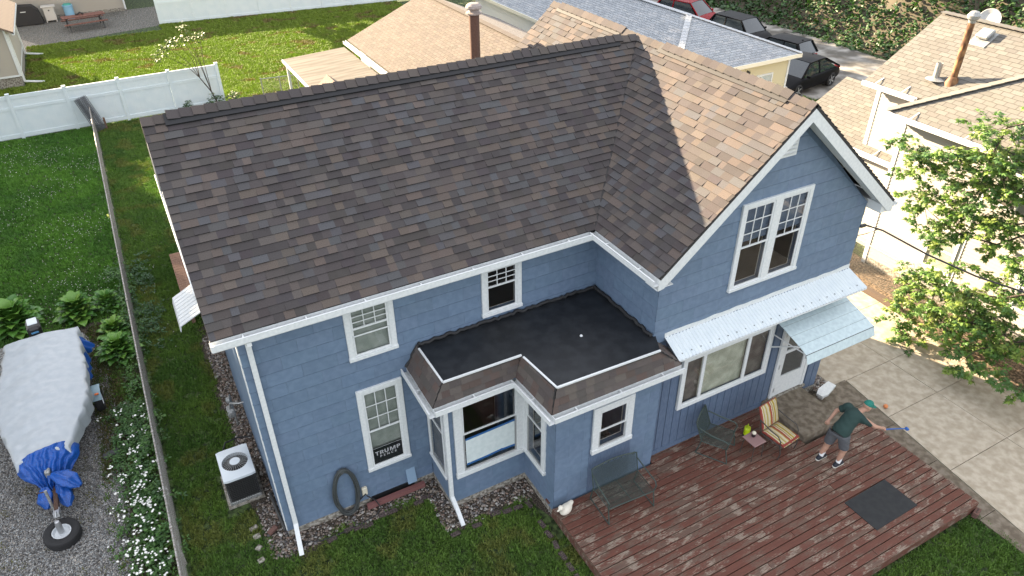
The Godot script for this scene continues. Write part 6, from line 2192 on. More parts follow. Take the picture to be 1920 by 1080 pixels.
# ------------------------------------------------------------------ cars
func car(label: String, at: Vector3, turn: float, length: float, width: float, height: float, paint: Material, hood: float, boot: float) -> void:
	# local x forward; hood and boot are shares of the length
	var c := thing("parked_car", label, "car", at, turn, "cars parked by the alley")
	var L := length / 2; var W := width / 2
	var belt := height * 0.60
	var rows := []
	var n := 24
	for i in n + 1:
		var f := float(i) / n
		var x := lerpf(-L, L, f)
		var e := pow(absf(2.0 * f - 1.0), 6.0)
		var w := W * (1.0 - 0.16 * e)
		var top := belt
		if f > 1.0 - hood:
			top = belt - 0.18 * height * smoothstep(1.0 - hood, 1.0, f)
		if f < boot:
			top = belt - 0.05 * height * (1.0 - f / maxf(boot, 0.001))
		var lo := height * 0.16 + 0.06 * e
		var shrink := 1.0 - 0.10 * e
		top *= shrink
		var row := [Vector3(x, lo, -w * 0.86), Vector3(x, lo + 0.10, -w * 0.98), Vector3(x, lerpf(lo, top, 0.55), -w), Vector3(x, top - 0.07, -w * 0.97), Vector3(x, top, -w * 0.86), Vector3(x, top + 0.02, -w * 0.4), Vector3(x, top + 0.025, 0), Vector3(x, top + 0.02, w * 0.4), Vector3(x, top, w * 0.86), Vector3(x, top - 0.07, w * 0.97), Vector3(x, lerpf(lo, top, 0.55), w), Vector3(x, lo + 0.10, w * 0.98), Vector3(x, lo, w * 0.86)]
		rows.append(row)
	var first := []; var last := []
	for p in rows[0]:
		first.append(Vector3(-L, p.y * 0.98, p.z * 0.5) if false else Vector3(-L + 0.0, lerpf(p.y, belt * 0.6, 1.0), 0))
	for p in rows[n]:
		last.append(Vector3(L, belt * 0.5, 0))
	rows.push_front(first); rows.push_back(last)
	var mb := MB.new()
	mb.grid(rows)
	part(c, "body", mb, paint)
	# cabin
	var x0 := -L + length * boot * 0.35; var x1 := L - length * hood
	var r0 := x0 + length * (0.24 if boot > 0.1 else 0.10); var r1 := x1 - length * 0.16
	var sec := func(x: float, y: float, w: float) -> Array:
		return [Vector3(x, y, -w), Vector3(x, y + 0.02, -w * 0.5), Vector3(x, y + 0.03, 0), Vector3(x, y + 0.02, w * 0.5), Vector3(x, y, w)]
	var gl := MB.new()
	gl.grid([sec.call(x1, belt, W * 0.86), sec.call(r1, height - 0.04, W * 0.70)])
	part(c, "windscreen", gl, mats.car_glass)
	gl = MB.new()
	gl.grid([sec.call(r0, height - 0.06, W * 0.70), sec.call(x0, belt, W * 0.84)])
	part(c, "rear_window", gl, mats.car_glass)
	for s in [-1.0, 1.0]:
		var xm := lerpf(r0, r1, 0.45)
		for q in [[x0 + 0.10, r0 + 0.03, xm - 0.04], [xm + 0.04, xm + 0.04, r1 - 0.03]]:
			pass
		gl = MB.new()
		gl.quad(Vector3(x0 + 0.25, belt, s * W * 0.88), Vector3(xm - 0.03, belt, s * W * 0.88), Vector3(xm - 0.03, height - 0.06, s * W * 0.71), Vector3(r0 + 0.08, height - 0.07, s * W * 0.71))
		part(c, "side_window", gl, mats.car_glass)
		gl = MB.new()
		gl.quad(Vector3(xm + 0.03, belt, s * W * 0.88), Vector3(x1 - 0.16, belt, s * W * 0.88), Vector3(r1 - 0.06, height - 0.06, s * W * 0.71), Vector3(xm + 0.03, height - 0.06, s * W * 0.71))
		part(c, "side_window", gl, mats.car_glass)
		var pl := MB.new()
		pl.beam(Vector3(x1, belt, s * W * 0.87), Vector3(r1, height - 0.04, s * W * 0.70), 0.06, 0.05)
		pl.beam(Vector3(x0, belt, s * W * 0.86), Vector3(r0, height - 0.06, s * W * 0.70), 0.12, 0.08)
		pl.beam(Vector3(xm, belt, s * W * 0.88), Vector3(xm, height - 0.05, s * W * 0.71), 0.05, 0.06, Vector3.RIGHT)
		pl.beam(Vector3(r0, height - 0.04, s * W * 0.69), Vector3(r1, height - 0.03, s * W * 0.69), 0.07, 0.05)
		part(c, "pillar", pl, paint)
		var mr := MB.new()
		mr.bevel(Transform3D(Basis(), Vector3(x1 - 0.22, belt + 0.07, s * (W + 0.08))), Vector3(0.09, 0.11, 0.19), 0.025)
		part(c, "mirror", mr, paint)
		var hl := MB.new()
		hl.bevel(Transform3D(Basis(Vector3.UP, s * 0.4), Vector3(L - 0.14, belt * 0.74, s * W * 0.66)), Vector3(0.16, 0.10, 0.28), 0.03)
		part(c, "headlight", hl, mat("lamp_lens", lin(0.45, 0.44, 0.40), 0.2))
		var tl := MB.new()
		tl.bevel(Transform3D(Basis(Vector3.UP, -s * 0.3), Vector3(-L + 0.10, belt * 0.88, s * W * 0.68)), Vector3(0.12, 0.10, 0.30), 0.03)
		part(c, "tail_light", tl, mat("tail_lens", lin(0.20, 0.01, 0.01), 0.25))
		for x in [-L * 0.62, L * 0.60]:
			var wt := Transform3D(Basis(Vector3.RIGHT, PI / 2 * s), Vector3(x, 0.33, s * (W - 0.10)))
			var wm := MB.new()
			wm.lathe(wt, [Vector2(0.21, -0.1), Vector2(0.31, -0.11), Vector2(0.33, -0.07), Vector2(0.33, 0.07), Vector2(0.31, 0.11), Vector2(0.235, 0.115), Vector2(0.225, 0.08)], 24)
			var wn := part(c, "wheel", wm, mats.rubber)
			wm = MB.new()
			wm.lathe(wt, [Vector2(0.23, 0.105), Vector2(0.225, 0.095), Vector2(0.21, 0.06), Vector2(0.0001, 0.05)], 20)
			part(wn, "rim_well", wm, mats.black_plastic)
			for k in 5:
				var a := TAU * k / 5.0
				wm = MB.new()
				var d := Vector3(cos(a), 0, sin(a))
				wm.beam(wt * (d * 0.03 + Vector3(0, 0.09, 0)), wt * (d * 0.222 + Vector3(0, 0.1, 0)), 0.05, 0.02, wt.basis.y)
				part(wn, "spoke", wm, mats.steel)
	var rf := MB.new()
	var rr := []
	for i in 7:
		var f := i / 6.0
		rr.append(sec.call(lerpf(r0 - 0.02, r1 + 0.02, f), height - 0.05 + 0.05 * sin(PI * lerpf(0.25, 0.85, f)), W * 0.70))
	rf.grid(rr)
	part(c, "roof", rf, paint)
	var fin := MB.new()
	fin.prism(PackedVector2Array([Vector2(-0.09, 0), Vector2(0.09, 0), Vector2(-0.06, 0.07)]), Transform3D(Basis(), Vector3(r0 + 0.18, height - 0.01, -0.02)), 0.04)
	part(c, "antenna_fin", fin, paint)

func make_cars() -> void:
	var cg := mat("car_glass", lin(0.02, 0.028, 0.034), 0.05)
	cg.metallic_specular = 0.7
	var black := mat("car_black", lin(0.005, 0.005, 0.006), 0.45)
	black.metallic_specular = 0.2
	var red := mat("car_red", lin(0.20, 0.006, 0.010), 0.4)
	red.metallic_specular = 0.2
	car("black sedan parked beside the yellow garage", Vector3(28.25, 0.014, -13.9), PI + 0.18, 4.55, 1.80, 1.44, black, 0.26, 0.16)
	car("red car parked beyond the pale garage roof", Vector3(30.9, 0.014, -25.0), -PI / 2 + 0.28, 4.6, 1.85, 1.62, red, 0.28, 0.04)
	car("black car parked next to the red car", Vector3(30.9, 0.014, -20.7), -PI / 2 + 0.1, 3.9, 1.80, 1.55, black, 0.24, 0.04)
	car("black hatchback parked nearest the sedan, tail towards it", Vector3(30.3, 0.014, -17.2), PI / 2 + 0.15, 3.5, 1.74, 1.42, black, 0.24, 0.05)

# ------------------------------------------------------------------ neighbours
func lap_wall(o: Vector3, u: Vector3, w: float, h: float, expo: float, m: Material, parent: Node3D, called := "siding") -> void:
	# horizontal laps, each leaning out at its lower edge
	var nn := u.cross(Vector3.UP)
	var mb := MB.new()
	var y := 0.0
	while y < h - 0.001:
		var y2 := minf(y + expo, h)
		var a := o + Vector3.UP * y + nn * 0.020
		var b := o + Vector3.UP * y2 + nn * 0.006
		mb.quad(a, a + u * w, b + u * w, b)
		mb.quad(o + Vector3.UP * y + nn * 0.004, o + Vector3.UP * y + nn * 0.004 + u * w, a + u * w, a)
		y = y2
	wpart(parent, called, mb, m).set_meta("kind", "stuff")

func tab_roof(parent: Node3D, called: String, o: Vector3, u: Vector3, w: Vector3, rg: PackedVector2Array, cols: Array, m: Material, under: Material, singles := 0) -> MeshInstance3D:
	var nn := u.cross(w)
	var slab := MB.new()
	slab.prism(rg, Transform3D(Basis(u, w, nn), o - nn * 0.10), 0.098)
	var node := wpart(parent, called, slab, under)
	var pcs := lay(o, u, w, rg, 0.145, 0.305, 0.305, cols.size(), 0.1525)
	pcs.sort_custom(func(a, b): return mean_len(a) + (0.0 if a.whole else 40.0) < mean_len(b) + (0.0 if b.whole else 40.0))
	var rest := MB.new()
	rest.colored = true
	for i in pcs.size():
		var p: Dictionary = pcs[i]
		p.raised = false
		var one := i < singles
		var mb := rest
		if one:
			mb = MB.new()
			mb.colored = true
		piece_mesh(p, o, u, w, nn, 0.145, 0.002, 0.010, 0.0, vary(cols[p.col], 0.06), Color(cols[p.col].r * 0.25, cols[p.col].g * 0.25, cols[p.col].b * 0.25), mb, 0.005)
		if one:
			wpart(node, "shingle", mb, m)
	wpart(node, "shingles", rest, m).set_meta("kind", "stuff")
	return node

func plain_window(parent: Node3D, t: Transform3D, w: float, h: float, shade: Material) -> void:
	var mb := MB.new()
	var k := 0.07
	for q in [[Vector3(k / 2, h / 2, 0.03), Vector3(k, h, 0.06)], [Vector3(w - k / 2, h / 2, 0.03), Vector3(k, h, 0.06)], [Vector3(w / 2, k / 2, 0.035), Vector3(w - 2 * k, k, 0.07)], [Vector3(w / 2, h - k / 2, 0.03), Vector3(w - 2 * k, k, 0.06)], [Vector3(w / 2, h * 0.5, 0.03), Vector3(w - 2 * k, 0.05, 0.03)]]:
		mb.obox(t * Transform3D(Basis(), q[0]), q[1])
	var n := wpart(parent, "window", mb, mats.white_trim)
	mb = MB.new()
	mb.obox(t * Transform3D(Basis(), Vector3(w / 2, h / 2, 0.021)), Vector3(w - 2 * k, h - 2 * k, 0.006))
	wpart(n, "blind", mb, shade)
	mb = MB.new()
	mb.obox(t * Transform3D(Basis(), Vector3(w / 2, h / 2, 0.032)), Vector3(w - 2 * k, h - 2 * k, 0.003))
	wpart(n, "pane", mb, mats.glass)

func make_right_house() -> void:
	var h := thing("cream_house", "cream lap-sided house with pale shingle roofs beside the driveway", "house", Vector3(19.5, 0, 0))
	var cream := mat("cream_siding", lin(0.36, 0.345, 0.315), 0.6)
	var gran := vmat("pale_granules", 0.95, noise_tex(Color(0.74, 0.74, 0.74), Color(1, 1, 1), 0.09, 112, 1.5), Vector3(2.7, 2.7, 2.7))
	var und := mat("pale_underlay", lin(0.12, 0.105, 0.09), 0.95)
	var cols := [Color(0.172, 0.164, 0.148), Color(0.185, 0.176, 0.158), Color(0.162, 0.154, 0.139), Color(0.195, 0.186, 0.168)]
	var fx := 17.95
	var core := MB.new()
	core.box(Vector3(fx, 0, -1.49), Vector3(26, 4.66, 12))
	core.box(Vector3(18.85, 0, -3.12), Vector3(26, 4.9, -1.4))
	core.box(Vector3(18.75, 0, -5.5), Vector3(26, 2.9, -1.4))
	wpart(h, "wall", core, cream)
	var zu := Vector3.BACK
	lap_wall(Vector3(fx, 0.25, -1.40), zu, 13.0, 4.35, 0.105, cream, h)
	lap_wall(Vector3(18.85, 3.0, -3.04), zu, 1.60, 1.85, 0.105, cream, h)
	lap_wall(Vector3(18.75, 0.25, -5.45), zu, 3.9, 2.6, 0.105, cream, h)
	# corner boards, foundation
	for q in [[Vector3(fx - 0.03, 0.0, -1.52), Vector3(fx + 0.05, 4.62, -1.40)], [Vector3(18.82, 2.95, -3.15), Vector3(18.9, 4.85, -3.03)], [Vector3(fx - 0.03, 0.2, 1.10), Vector3(fx + 0.02, 4.6, 1.18)]]:
		var mb := MB.new()
		mb.box(q[0], q[1])
		wpart(h, "corner_board", mb, mats.white_trim)
	var fd := MB.new()
	fd.box(Vector3(fx - 0.01, -0.1, -1.5), Vector3(fx + 0.2, 0.25, 12))
	wpart(h, "foundation", fd, mats.concrete)
	# front block: hip roof
	var ex := 17.62; var ey := 4.72; var zc := -1.86; var sl := 0.56; var run := 3.9
	var sw := Vector3(1, sl, 0).normalized()
	var ln := run * sqrt(1.0 + sl * sl)
	tab_roof(h, "front_roof", Vector3(ex, ey, 0), zu, sw, PackedVector2Array([Vector2(zc, 0), Vector2(13, 0), Vector2(13, ln), Vector2(zc + run, ln)]), cols, gran, und, 200)
	tab_roof(h, "hip_roof", Vector3(0, ey, zc), Vector3.LEFT, Vector3(0, sl, 1).normalized(), PackedVector2Array([Vector2(-ex - run * 2, 0), Vector2(-ex, 0), Vector2(-ex - run, ln)]), cols, gran, und)
	tab_roof(h, "far_roof", Vector3(ex + run * 2, ey, 0), Vector3.FORWARD, Vector3(-sw.x, sw.y, 0), PackedVector2Array([Vector2(-13, 0), Vector2(-zc, 0), Vector2(-zc - run, ln), Vector2(-13, ln)]), cols, gran, und)
	for i in 20:
		var f := i / 20.0
		var mb := MB.new()
		mb.colored = true
		var a := Vector3(ex, ey + 0.02, zc).lerp(Vector3(ex + run, ey + 0.02 + run * sl, zc + run), f)
		var b := Vector3(ex, ey + 0.02, zc).lerp(Vector3(ex + run, ey + 0.02 + run * sl, zc + run), f + 0.055)
		mb.beam(a + Vector3(0, 0.012, 0), b, 0.24, 0.02, Vector3.UP, vary(cols[1], 0.06))
		wpart(h, "hip_cap", mb, gran)
	# rear block
	var rx := 18.52; var ry := 4.97
	var r2 := 2.75
	var l2 := r2 * sqrt(1.0 + sl * sl)
	tab_roof(h, "rear_roof", Vector3(rx, ry, 0), zu, sw, PackedVector2Array([Vector2(-3.42, 0), Vector2(2.5, 0), Vector2(2.5, l2), Vector2(-3.42, l2)]), cols, gran, und, 95)
	tab_roof(h, "rear_far_roof", Vector3(rx + 2 * r2, ry, 0), Vector3.FORWARD, Vector3(-sw.x, sw.y, 0), PackedVector2Array([Vector2(-2.5, 0), Vector2(3.42, 0), Vector2(3.42, l2), Vector2(-2.5, l2)]), cols, gran, und)
	var gb := MB.new()
	gb.prism(PackedVector2Array([Vector2(18.85, 4.85), Vector2(23.7, 4.85), Vector2(21.27, 6.3)]), Transform3D(Basis(), Vector3(0, 0, -3.12)), 4.0)
	wpart(h, "gable_wall", gb, cream)
	for i in 28:
		var mb := MB.new()
		mb.colored = true
		var z := -3.42 + i * 0.2
		mb.beam(Vector3(rx + r2, ry + r2 * sl + 0.032, z), Vector3(rx + r2, ry + r2 * sl + 0.022, z + 0.205), 0.26, 0.02, Vector3.UP, vary(cols[0], 0.06))
		wpart(h, "ridge_cap", mb, gran)
	# one-storey part
	tab_roof(h, "low_roof", Vector3(18.60, 2.93, 0), zu, Vector3(1, 0.52, 0).normalized(), PackedVector2Array([Vector2(-5.72, 0), Vector2(-1.45, 0), Vector2(-1.45, 0.25), Vector2(-3.14, 0.25), Vector2(-3.14, 2.45), Vector2(-5.72, 2.45)]), cols, gran, und)
	# eaves: gutters and fascia
	for q in [[Vector3(ex, ey, zc), Vector3(ex, ey, 12), 0.33], [Vector3(rx, ry, -3.42), Vector3(rx, ry, -1.7), 0.33], [Vector3(18.60, 2.92, -5.72), Vector3(18.60, 2.92, -1.45), 0.2]]:
		var mb := MB.new()
		mb.beam(q[0] + Vector3(-0.06, -0.06, 0), q[1] + Vector3(-0.06, -0.06, 0), 0.012, 0.12)
		mb.beam(q[0] + Vector3(0.0, -0.115, 0), q[1] + Vector3(0.0, -0.115, 0), 0.12, 0.012)
		mb.beam(q[0] + Vector3(-0.115, -0.05, 0), q[1] + Vector3(-0.115, -0.05, 0), 0.012, 0.13)
		mb.beam(q[0] + Vector3(0.02, -0.07, 0), q[1] + Vector3(0.02, -0.07, 0), 0.03, 0.14)
		mb.beam(q[0] + Vector3(q[2] * 0.5 + 0.02, -0.14, 0), q[1] + Vector3(q[2] * 0.5 + 0.02, -0.14, 0), q[2], 0.015)
		wpart(h, "gutter", mb, mats.white_trim)
		for i in 2 if q[0].y > 4.9 else 9 if q[0].y > 4.0 else 2:
			var p: Vector3 = q[0].lerp(q[1], (i + 0.5) / (2.0 if q[0].y > 4.9 else 9.0 if q[0].y > 4.0 else 2.0))
			mb = MB.new()
			mb.beam(p + Vector3(-0.11, 0.03, 0), p + Vector3(0.22, 0.14, 0), 0.03, 0.01)
			wpart(h, "gutter_strap", mb, mats.white_trim)
	var rk := MB.new()
	rk.prism(PackedVector2Array([Vector2(rx - 0.1, ry - 0.09), Vector2(rx + r2, ry + r2 * sl - 0.03), Vector2(rx + r2, ry + r2 * sl - 0.19), Vector2(rx, ry - 0.2)]), Transform3D(Basis(), Vector3(0, 0, -3.43)), 0.03)
	wpart(h, "rake_board", rk, mats.white_trim)
	# windows
	var lb := Basis(Vector3(0, 0, 1), Vector3.UP, Vector3(-1, 0, 0))
	plain_window(h, Transform3D(lb, Vector3(fx, 0.90, 0.22)), 0.86, 1.25, mats.pale_blind)
	plain_window(h, Transform3D(lb, Vector3(fx, 3.30, 1.35)), 0.70, 0.95, mats.screen)
	plain_window(h, Transform3D(lb, Vector3(fx, 0.95, 2.75)), 0.95, 1.3, mats.blind)
	# chimney pipe, vent pipe, roof vent, dish
	var on := func(x: float, z: float) -> Vector3: return Vector3(x, ry + (x - rx) * sl, z)
	var cp := MB.new()
	var b0: Vector3 = on.call(19.27, -1.33)
	cp.lathe(Transform3D(Basis(), b0), [Vector2(0.20, -0.1), Vector2(0.11, 0.12), Vector2(0.085, 0.14), Vector2(0.085, 1.56)], 16)
	var cn := wpart(h, "flue_pipe", cp, mat("rust_pipe", lin(0.26, 0.135, 0.055), 0.7, noise_tex(Color(0.5, 0.42, 0.36), Color(1, 1, 1), 0.02, 113, 2.0), Vector3(1.2, 0.6, 1.2)))
	cp = MB.new()
	cp.lathe(Transform3D(Basis(), b0), [Vector2(0.09, 1.54), Vector2(0.10, 1.60), Vector2(0.15, 1.65), Vector2(0.165, 1.73), Vector2(0.10, 1.82), Vector2(0.0001, 1.85)], 8)
	wpart(cn, "flue_cap", cp, mats.galvanised)
	var vp := MB.new()
	vp.lathe(Transform3D(Basis(), on.call(19.17, -1.76)), [Vector2(0.26, 0.02), Vector2(0.10, 0.06), Vector2(0.085, 0.08), Vector2(0.085, 0.46), Vector2(0.07, 0.46), Vector2(0.07, 0.3), Vector2(0.0001, 0.3)], 16)
	wpart(h, "vent_pipe", vp, mats.galvanised)
	var rv := MB.new()
	var rb := Basis(Vector3.BACK, atan(sl))
	rv.bevel(Transform3D(rb, on.call(20.77, -1.73) + Vector3(0, 0.13, 0)), Vector3(0.36, 0.12, 0.36), 0.03)
	rv.obox(Transform3D(rb, on.call(20.72, -1.73) + Vector3(0, 0.02, 0)), Vector3(0.6, 0.02, 0.5))
	wpart(h, "roof_vent", rv, mats.galvanised)
	var ds := thing("satellite_dish", "pale satellite dish behind the cream house ridge", "satellite dish", Vector3(21.8, 6.2, -2.3))
	var dm := MB.new()
	dm.lathe(Transform3D(Basis.from_euler(Vector3(0.5, 0.0, 1.15)), Vector3(21.75, 6.47, -2.3)), [Vector2(0.0001, 0.0), Vector2(0.18, 0.022), Vector2(0.30, 0.07), Vector2(0.31, 0.06), Vector2(0.18, 0.01), Vector2(0.0001, -0.013)], 28)
	wpart(ds, "reflector", dm, mat("dish_grey", lin(0.45, 0.45, 0.43), 0.5))
	dm = MB.new()
	dm.tube([Vector3(21.85, 6.15, -2.3), Vector3(21.85, 6.35, -2.3), Vector3(21.77, 6.45, -2.3)], 0.022, 8)
	wpart(ds, "mast", dm, mats.galvanised)
	# hose reel by the wall
	var hr := thing("hose_reel", "coiled green garden hose at the cream wall", "hose", Vector3(17.75, 0.0, 2.2))
	var ht := MB.new()
	for k in 4:
		var pts := []
		for i in 25:
			var a := TAU * i / 24.0
			pts.append(Vector3(17.72, 0.35 + sin(a) * (0.22 + 0.02 * k), 2.2 + cos(a) * (0.22 + 0.02 * k)) + Vector3(0.03 * k, 0, 0))
		ht.tube(pts, 0.014, 6)
	wpart(hr, "coil", ht, mat("hose_green", lin(0.02, 0.14, 0.11), 0.5))

func make_back_houses() -> void:
	# tan gabled house behind
	var t := thing("tan_house", "low house with a tan shingle roof behind the blue house", "house", Vector3(13, 0, -18))
	var gran := vmat("tan_granules", 0.95, noise_tex(Color(0.74, 0.74, 0.74), Color(1, 1, 1), 0.09, 121, 1.6), Vector3(2.0, 2.0, 2.0))
	var und := mat("tan_underlay", lin(0.10, 0.085, 0.07), 0.95)
	var cols := [Color(0.122, 0.100, 0.083), Color(0.134, 0.110, 0.091), Color(0.112, 0.093, 0.078), Color(0.142, 0.118, 0.098)]
	var core := MB.new()
	core.box(Vector3(9.6, 0, -23.0), Vector3(16.6, 2.6, -12.4))
	core.prism(PackedVector2Array([Vector2(9.6, 2.6), Vector2(16.6, 2.6), Vector2(13.05, 4.1)]), Transform3D(Basis(), Vector3(0, 0, -23.0)), 10.6)
	wpart(t, "wall", core, mat("beige_siding", lin(0.45, 0.42, 0.36), 0.7))
	var sl := (4.3 - 2.7) / 3.85
	var ln := 3.85 * sqrt(1.0 + sl * sl)
	tab_roof(t, "roof_slope", Vector3(9.2, 2.7, 0), Vector3.BACK, Vector3(1, sl, 0).normalized(), PackedVector2Array([Vector2(-23.4, 0), Vector2(-12.2, 0), Vector2(-12.2, ln), Vector2(-23.4, ln)]), cols, gran, und)
	tab_roof(t, "roof_slope", Vector3(16.9, 2.7, 0), Vector3.FORWARD, Vector3(-1, sl, 0).normalized(), PackedVector2Array([Vector2(12.2, 0), Vector2(23.4, 0), Vector2(23.4, ln), Vector2(12.2, ln)]), [Color(0.20, 0.18, 0.165), Color(0.18, 0.165, 0.155)], gran, und)
	for i in 54:
		var mb := MB.new()
		mb.colored = true
		var z := -23.4 + i * 0.207
		mb.beam(Vector3(13.05, 4.345, z), Vector3(13.05, 4.335, z + 0.21), 0.26, 0.02, Vector3.UP, vary(cols[1], 0.08))
		wpart(t, "ridge_cap", mb, gran)
	var g := MB.new()
	g.beam(Vector3(9.10, 2.64, -23.4), Vector3(9.10, 2.64, -12.2), 0.014, 0.12)
	g.beam(Vector3(8.99, 2.62, -23.4), Vector3(8.99, 2.62, -12.2), 0.014, 0.13)
	g.beam(Vector3(9.04, 2.57, -23.4), Vector3(9.04, 2.57, -12.2), 0.12, 0.012)
	var gn := wpart(t, "gutter", g, mats.white_trim)
	var gi := MB.new()
	gi.beam(Vector3(9.045, 2.60, -23.3), Vector3(9.045, 2.60, -12.3), 0.09, 0.02)
	wpart(gn, "leaf_litter", gi, mats.soil)
	# patio cover
	var pc := MB.new()
	pc.hexa([Vector3(6.15, 2.26, -18.3), Vector3(8.97, 2.40, -18.3), Vector3(8.97, 2.40, -23.3), Vector3(6.15, 2.26, -23.3), Vector3(6.15, 2.30, -18.3), Vector3(8.97, 2.44, -18.3), Vector3(8.97, 2.44, -23.3), Vector3(6.15, 2.30, -23.3)])
	var pn := wpart(t, "patio_cover", pc, mat("patio_sheet", lin(0.110, 0.097, 0.080), 0.8, noise_tex(Color(0.72, 0.71, 0.69), Color(1, 1, 1), 0.012, 122, 1.9), Vector3(0.12, 0.3, 0.8)))
	pc = MB.new()
	pc.box(Vector3(6.10, 2.18, -23.3), Vector3(6.148, 2.30, -18.3))
	wpart(pn, "fascia", pc, mats.white_trim)
	for z in [-23.1, -18.5]:
		pc = MB.new()
		pc.box(Vector3(6.2, 0, z), Vector3(6.3, 2.25, z + 0.1))
		wpart(pn, "post", pc, mats.white_trim)
	# yellow garage with a pale hipped roof
	var ga := thing("garage", "yellow-sided garage with a pale grey hipped roof", "garage", Vector3(22.1, 0, -18))
	var yel := mat("yellow_siding", lin(0.52, 0.47, 0.31), 0.6)
	core = MB.new()
	core.box(Vector3(18.95, 0, -30), Vector3(25.25, 2.55, -12.1))
	wpart(ga, "wall", core, mat("pale_wall", lin(0.62, 0.62, 0.60), 0.6))
	lap_wall(Vector3(18.95, 0.1, -12.09), Vector3.RIGHT, 6.3, 2.45, 0.12, yel, ga)
	var cbm := MB.new()
	cbm.box(Vector3(25.18, 0, -12.12), Vector3(25.28, 2.5, -12.05))
	wpart(ga, "corner_board", cbm, mats.white_trim)
	plain_window(ga, Transform3D(Basis(), Vector3(23.4, 0.6, -12.08)), 0.95, 1.3, mats.plastic)
	var lm := MB.new()
	lm.bevel(Transform3D(Basis(), Vector3(22.85, 2.12, -12.0)), Vector3(0.12, 0.14, 0.14), 0.03)
	lm.tube([Vector3(22.85, 2.15, -12.05), Vector3(22.75, 2.25, -12.0), Vector3(22.72, 1.9, -12.0)], 0.01, 5)
	wpart(ga, "wall_lamp", lm, mats.dark_metal)
	var gg := vmat("grey_granules", 0.9, noise_tex(Color(0.70, 0.72, 0.74), Color(1, 1, 1), 0.05, 123, 1.8), Vector3(1.2, 1.2, 1.2))
	var gc := [Color(0.37, 0.39, 0.41), Color(0.40, 0.42, 0.44), Color(0.34, 0.36, 0.38), Color(0.43, 0.44, 0.45)]
	var gx0 := 18.6; var gx1 := 25.55; var gz := -11.75; var gy := 2.6
	var hw := (gx1 - gx0) / 2
	var gs := 0.372
	var gl := hw * sqrt(1.0 + gs * gs)
	var gun := mat("grey_underlay", lin(0.22, 0.24, 0.26), 0.95)
	tab_roof(ga, "roof_slope", Vector3(gx0, gy, 0), Vector3.BACK, Vector3(1, gs, 0).normalized(), PackedVector2Array([Vector2(-30.3, 0), Vector2(gz, 0), Vector2(gz - hw, gl), Vector2(-30.3, gl)]), gc, gg, gun)
	tab_roof(ga, "roof_slope", Vector3(gx1, gy, 0), Vector3.FORWARD, Vector3(-1, gs, 0).normalized(), PackedVector2Array([Vector2(-gz, 0), Vector2(30.3, 0), Vector2(30.3, gl), Vector2(-gz + hw, gl)]), gc, gg, gun)
	tab_roof(ga, "hip_roof", Vector3(0, gy, gz), Vector3.RIGHT, Vector3(0, gs, -1).normalized(), PackedVector2Array([Vector2(gx0, 0), Vector2(gx1, 0), Vector2(gx0 + hw, gl)]), gc, gg, gun)
	for q in [[Vector3(gx0, gy, gz), Vector3(gx0 + hw, gy + hw * gs, gz - hw)], [Vector3(gx1, gy, gz), Vector3(gx0 + hw, gy + hw * gs, gz - hw)], [Vector3(gx0 + hw, gy + hw * gs, gz - hw), Vector3(gx0 + hw, gy + hw * gs, -30.3)]]:
		var n := int(q[0].distance_to(q[1]) / 0.24)
		for i in n:
			var mb := MB.new()
			mb.colored = true
			mb.beam(q[0].lerp(q[1], float(i) / n) + Vector3(0, 0.03, 0), q[0].lerp(q[1], (i + 1.05) / n) + Vector3(0, 0.02, 0), 0.26, 0.02, Vector3.UP, vary(Color(0.55, 0.56, 0.57), 0.05))
			wpart(ga, "hip_cap", mb, gg)
	for q in [[Vector3(gx0 - 0.02, gy - 0.07, -30.3), Vector3(gx0 - 0.02, gy - 0.07, gz)], [Vector3(gx0, gy - 0.07, gz + 0.02), Vector3(gx1, gy - 0.07, gz + 0.02)], [Vector3(gx1 + 0.02, gy - 0.07, -30.3), Vector3(gx1 + 0.02, gy - 0.07, gz)]]:
		var mb := MB.new()
		mb.beam(q[0], q[1], 0.04, 0.16)
		wpart(ga, "fascia", mb, mat("cream_trim", lin(0.66, 0.63, 0.52), 0.6))
	var sb := MB.new()
	sb.box(Vector3(gx0, gy - 0.16, -30.3), Vector3(gx1, gy - 0.14, gz))
	wpart(ga, "soffit", sb, mats.white_trim)
	# beige house at the upper left
	var be := thing("beige_house", "beige lap-sided house by the white fence end", "house", Vector3(-7.6, 0, -36.4))
	var bs := mat("taupe_siding", lin(0.36, 0.33, 0.28), 0.7)
	core = MB.new()
	core.box(Vector3(-10.8, 0.6, -39.6), Vector3(-4.66, 2.75, -33.27))
	core.prism(PackedVector2Array([Vector2(-10.8, 2.75), Vector2(-4.66, 2.75), Vector2(-7.7, 4.5)]), Transform3D(Basis(), Vector3(0, 0, -39.6)), 6.3)
	wpart(be, "wall", core, bs)
	core = MB.new()
	core.box(Vector3(-10.78, -0.05, -39.58), Vector3(-4.68, 0.6, -33.29))
	wpart(be, "foundation", core, mats.concrete)
	lap_wall(Vector3(-10.8, 0.62, -33.262), Vector3.RIGHT, 6.13, 2.15, 0.125, bs, be)
	lap_wall(Vector3(-4.652, 0.62, -33.27), Vector3.FORWARD, 6.3, 2.15, 0.125, bs, be)
	for q in [[Vector3(-4.70, 0.56, -33.30), Vector3(-4.61, 2.8, -33.21)], [Vector3(-10.8, 0.54, -33.25), Vector3(-4.7, 0.62, -33.21)], [Vector3(-4.66, 0.54, -39.6), Vector3(-4.62, 0.62, -33.3)]]:
		var mb := MB.new()
		mb.box(q[0], q[1])
		wpart(be, "trim_board", mb, mats.white_trim)
	core = MB.new()
	for s in [-1.0, 1.0]:
		core.prism(PackedVector2Array([Vector2(-7.7, 4.65), Vector2(-7.7 + s * 3.45, 2.70), Vector2(-7.7 + s * 3.45, 2.60), Vector2(-7.7, 4.55)]), Transform3D(Basis(), Vector3(0, 0, -39.9)), 7.0)
